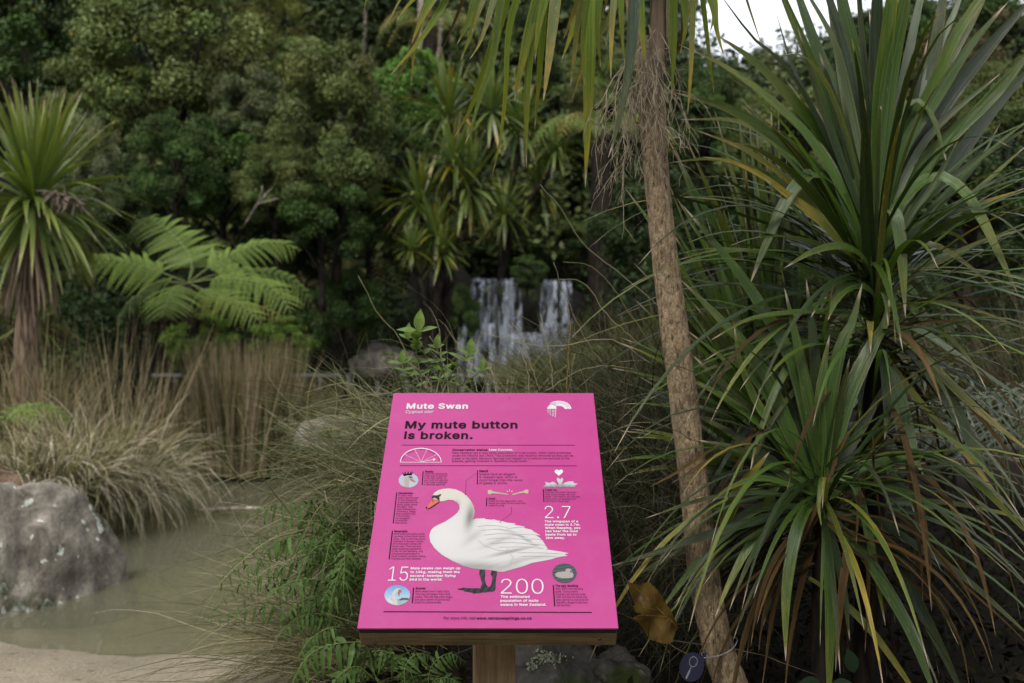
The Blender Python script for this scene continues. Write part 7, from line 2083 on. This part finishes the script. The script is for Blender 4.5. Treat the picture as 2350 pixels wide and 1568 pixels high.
# ------------------------------------------------------------------ rock, leaf litter, yellow leaf, tag
rock('rock', P(1275, 1605, 3.05), (.17, .15, .19), 9, M['rock_sign'], 'grey rock with pale lichen and moss right of the sign post', rz=.4, sub=5, amp=.2)
rock('rock', P(1405, 1560, 3.1), (.10, .10, .10), 12, M['rock_sign'], 'small mossy rock under the right corner of the sign')
mb = MB(); r = np.random.default_rng(37)      # crusty lichen lobes on that rock
rk = [o for o in bpy.data.objects if o.get("label", "").startswith('grey rock with pale lichen')][0]
rkV = np.array([v.co[:] for v in rk.data.vertices]) + np.array(rk.location)
rkN = np.array([v.normal[:] for v in rk.data.vertices])
for k in range(300):
    tx, ty = (1262 + r.normal(0, 15), 1512 + r.normal(0, 7)) if k < 230 else (1222 + r.normal(0, 5), 1528 + r.normal(0, 6))
    dirv = norm(P(tx, ty, 1.0) - np.array([0, 0, CAM_H])); rel = rkV - np.array([0, 0, CAM_H])
    dist = np.linalg.norm(rel - (rel @ dirv)[:, None] * dirv, axis=1) + .2 * np.maximum(0, rkN @ dirv + .1)
    j = np.argmin(dist); c = rkV[j] + rkN[j] * .002 + r.normal(0, .003, 3); nr = norm(rkN[j] + r.normal(0, .5, 3)); a = norm(np.cross(nr, r.normal(size=3))); b = np.cross(nr, a); s = r.uniform(.002, .0045)
    th = np.linspace(0, 6.283, 6, endpoint=False); ring = c + s * (np.cos(th)[:, None] * a + np.sin(th)[:, None] * b) * r.uniform(.7, 1.2, (6, 1)) + nr * .001
    mb.add(np.vstack([ring, c]), T=[[i, (i + 1) % 6, 6] for i in range(6)], tint=np.array([.36, .39, .26]) * r.uniform(.6, 1.15))
mb.build('lichen', mat_tint('lichen_crust', .9, 0, .1), rk)["kind"] = "stuff"

# small leaves and litter covering the dark bank
def litter():
    r = np.random.default_rng(41); n = 16000
    x = r.uniform(-.9, 4.2, n); y = r.uniform(2.75, 6.6, n); z = gz(x, y) + np.abs(r.normal(0, .05, n))
    pos = np.stack([x, y, z], -1); nr = norm(r.normal(size=(n, 3)) * .7 + [0, -.2, .8]); ax = norm(np.cross(nr, r.normal(size=(n, 3)))); sd = np.cross(nr, ax)
    L = r.uniform(.008, .028, n)[:, None]
    V = np.stack([pos - ax * L, pos + sd * L * .45, pos + ax * L, pos - sd * L * .45], 1).reshape(-1, 3)
    pal = np.array([(.035, .055, .016), (.05, .075, .02), (.07, .05, .028), (.045, .03, .018), (.09, .07, .035)])
    return mk('leaf_litter', V, np.arange(n * 4).reshape(-1, 4), mat=mat_tint('litter_leaf', .8, .05, .04), smooth=False, tint=np.repeat(pal[r.integers(5, size=n)] * r.uniform(.06, .25, (n, 1)), 4, 0), origin=(0, 3.5, gz(0, 3.5)))


tag(litter(), 'small weeds and dead leaves covering the dark bank under the plants', kind='stuff')

# yellow dead leaf caught behind the sign
yc = np.array([(1440, 1337), (1468, 1341), (1490, 1336), (1504, 1350), (1520, 1368), (1530, 1388), (1541, 1402), (1552, 1432), (1556, 1442), (1548, 1455), (1543, 1472), (1530, 1479), (1518, 1476), (1502, 1470), (1494, 1468), (1486, 1461), (1478, 1452), (1473, 1440), (1462, 1428), (1452, 1418), (1466, 1412), (1474, 1409), (1460, 1405), (1454, 1396), (1457, 1387), (1450, 1372), (1444, 1352)], float)
YD = 2.62
rl = np.random.default_rng(3)
yd = crom(np.vstack([yc, yc[:1]]), 120)[:-1] if False else np.concatenate([yc[i] + (yc[(i + 1) % len(yc)] - yc[i]) * np.linspace(0, 1, 4, endpoint=False)[:, None] for i in range(len(yc))])
yd = yd + rl.normal(0, .9, yd.shape)
cx, cy = yc.mean(0)
m_ = len(yd); NR = 8; rings = []


def ydepth(x, y):
    u, v = (x - cx) / 60, (y - cy) / 72
    a = (u + v) * .7
    ridge = abs((u - v * .9)) * .010 + .012 * math.sin(a * 5.0 + u * 2) + .018 * (u * u + v * v) * math.sin(3 * math.atan2(v, u) + .7)
    return YD + .03 * v - .015 * u + ridge - .02 * max(0, u * u + v * v - .8)


for k in range(NR):
    f = 1 - k / NR
    rings.append(np.stack([P(cx + (x - cx) * f, cy + (y - cy) * f, ydepth(cx + (x - cx) * f, cy + (y - cy) * f)) for x, y in yd]))
V = np.vstack(rings + [P(cx, cy, ydepth(cx, cy))])
Qy = []; Ty = []
for a in range(NR - 1):
    for i in range(m_):
        j = (i + 1) % m_; Qy.append([a * m_ + i, a * m_ + j, (a + 1) * m_ + j, (a + 1) * m_ + i])
for i in range(m_): Ty.append([(NR - 1) * m_ + i, (NR - 1) * m_ + (i + 1) % m_, NR * m_])


def mat_yleaf():
    m, nt, nd, lk, out = newmat('autumn_leaf')
    ob = nd.new("ShaderNodeTexCoord").outputs["Object"]
    n1 = noise_n(nt, 22, 5, ob); n2 = noise_n(nt, 90, 4, ob)
    c = ramp(nt, n1, [(.30, (.036, .015, .006)), (.46, (.085, .048, .009)), (.7, (.105, .072, .012))])
    c = mixc(nt, mapr(nt, n2, .62, .70, 0, .8), c, (.07, .03, .015))
    leafshade(nt, out, c, .55, .25, .3, bump(nt, n1, .3, .004))
    return m


dl = tag(mk('dead_leaf', V, Qy, Ty, mat=mat_yleaf()), 'large yellow brown dead leaf caught between the sign and the leaning trunk', 'leaf')
mb = MB()
for a, b, w in (((1556, 1440), (1455, 1345), .0013), ((1530, 1415), (1462, 1412), .0008), ((1535, 1420), (1500, 1466), .0008), ((1505, 1392), (1500, 1350), .0007), ((1515, 1402), (1462, 1390), .0006), ((1520, 1405), (1535, 1395), .0005), ((1490, 1378), (1455, 1375), .0005), ((1540, 1425), (1530, 1472), .0006)):
    pp = [(a[0] + (b[0] - a[0]) * t, a[1] + (b[1] - a[1]) * t) for t in np.linspace(0, 1, 7)]
    mb.add(*tube(np.stack([P(x, y, ydepth(x, y) - .0008) for x, y in pp]), np.linspace(w, w * .4, 7), 5))
mb.build('vein', mat_plain('leaf_vein', (.15, .095, .025), .6, .2), dl)

# round purple tag on a wire loop
GD = 2.72
rt = empty('round_tag', P(1592, 1557, GD)); tag(rt, 'round dark purple tag with a magnifying glass symbol tied to the leaning trunk', 'tag')
tc_ = P(1587, 1531, GD); ta = norm(np.array([1, .15, 0.])); tb = norm(np.array([.05, .12, 1.])); tn_ = norm(np.cross(ta, tb))
if tn_[1] > 0: tn_ = -tn_
th = np.linspace(0, 2 * np.pi, 48, endpoint=False)
RX, RY = 29 / F * GD, 33 / F * GD
ringp = np.stack([tc_ + ta * RX * math.cos(a) + tb * RY * math.sin(a) for a in th])
ear = [tc_ + ta * RX * .62 + tb * RY * .55, tc_ + ta * RX * 1.18 + tb * RY * .98, tc_ + ta * RX * 1.20 + tb * RY * .42, tc_ + ta * RX * .85 + tb * RY * .25]
TT = .0016


def plate(name, pts, mat, off=0., th_=TT):
    pts = np.asarray(pts); n = len(pts)
    V = np.vstack([pts + tn_ * (off + th_), pts + tn_ * off])
    c0, c1 = 2 * n, 2 * n + 1
    V = np.vstack([V, pts.mean(0) + tn_ * (off + th_), pts.mean(0) + tn_ * off])
    T = [[c0, i, (i + 1) % n] for i in range(n)] + [[c1, n + (i + 1) % n, n + i] for i in range(n)]
    Q = [[i, n + i, n + (i + 1) % n, (i + 1) % n] for i in range(n)]
    return mk(name, V, Q, T, mat=mat, parent=rt, smooth=False)


PUR = mat_plain('purple_plastic', (.010, .010, .028), .35, .4, .08, 20)
GRY = mat_plain('grey_print', (.14, .14, .16), .5, .3, .05)
plate('disc', ringp, PUR); plate('lug', ear, PUR, .0002, TT * .9)
lens = tc_ + ta * RX * .12 + tb * RY * .36
mb = MB()
for k in range(24):
    a0, a1 = k / 24 * 6.2832, (k + 1) / 24 * 6.2832
    f = lambda a, s: lens + ta * math.cos(a) * s * 10.2 / F * GD + tb * math.sin(a) * s * 12 / F * GD + tn_ * (TT + .0004)
    mb.add([f(a0, 1), f(a1, 1), f(a1, .86), f(a0, .86)], [[0, 1, 2, 3]])
def seg(a, b, w):
    d = norm(b - a); s = np.cross(d, tn_) * w / 2; o = tn_ * (TT + .0004)
    return [a - s + o, a + s + o, b + s + o, b - s + o]
h1 = lens - ta * 5 / F * GD - tb * 12 / F * GD; h2 = tc_ - ta * 13 / F * GD - tb * 25 / F * GD
mb.add(seg(h1, h1 * .7 + h2 * .3, .0022), [[0, 1, 2, 3]]); mb.add(seg(h1 * .7 + h2 * .3, h2, .0052), [[0, 1, 2, 3]])
mb.add(seg(lens + ta * .006 - tb * .008, lens + ta * .0082 - tb * .0035, .0008), [[0, 1, 2, 3]])
mb.build('magnifier_symbol', GRY, rt, smooth=False)
mk('wire_loop', *tube(crom([P(1616, 1510, GD), P(1650, 1505, 2.80), P(1680, 1490, 2.86), P(1692, 1470, 2.92), P(1680, 1462, 3.02), P(1640, 1478, 3.02), P(1612, 1498, 2.93), P(1612, 1508, GD + .02)], 24), .0013, 6), mat=mat_plain('plastic_tie', (.25, .24, .27), .4, .4), parent=rt)

# green leaves of a low weed at the bottom
wd = empty('weed', P(1895, 1600, 2.85)); tag(wd, 'small dark green weed with round leaves at the bottom edge under the low cabbage tree', 'weed')
OV2 = OVAL.copy(); OV2.materials.clear(); OV2.materials.append(mat_foliage('dark_weed_leaf', (.006, .020, .006), .65, .2, .1, .15))
for (a, b, L) in (((1905, 1575), (1.0, -.3, .1), .075), ((1890, 1575), (-1, -.3, .15), .085), ((1960, 1545), (-.2, .1, 1), .07), ((1880, 1600), (.5, -.6, .3), .07)):
    leaf_on(wd, OV2, P(*a, 2.85), np.array(b), np.array([0, -.8, .7]), L, 1.3)
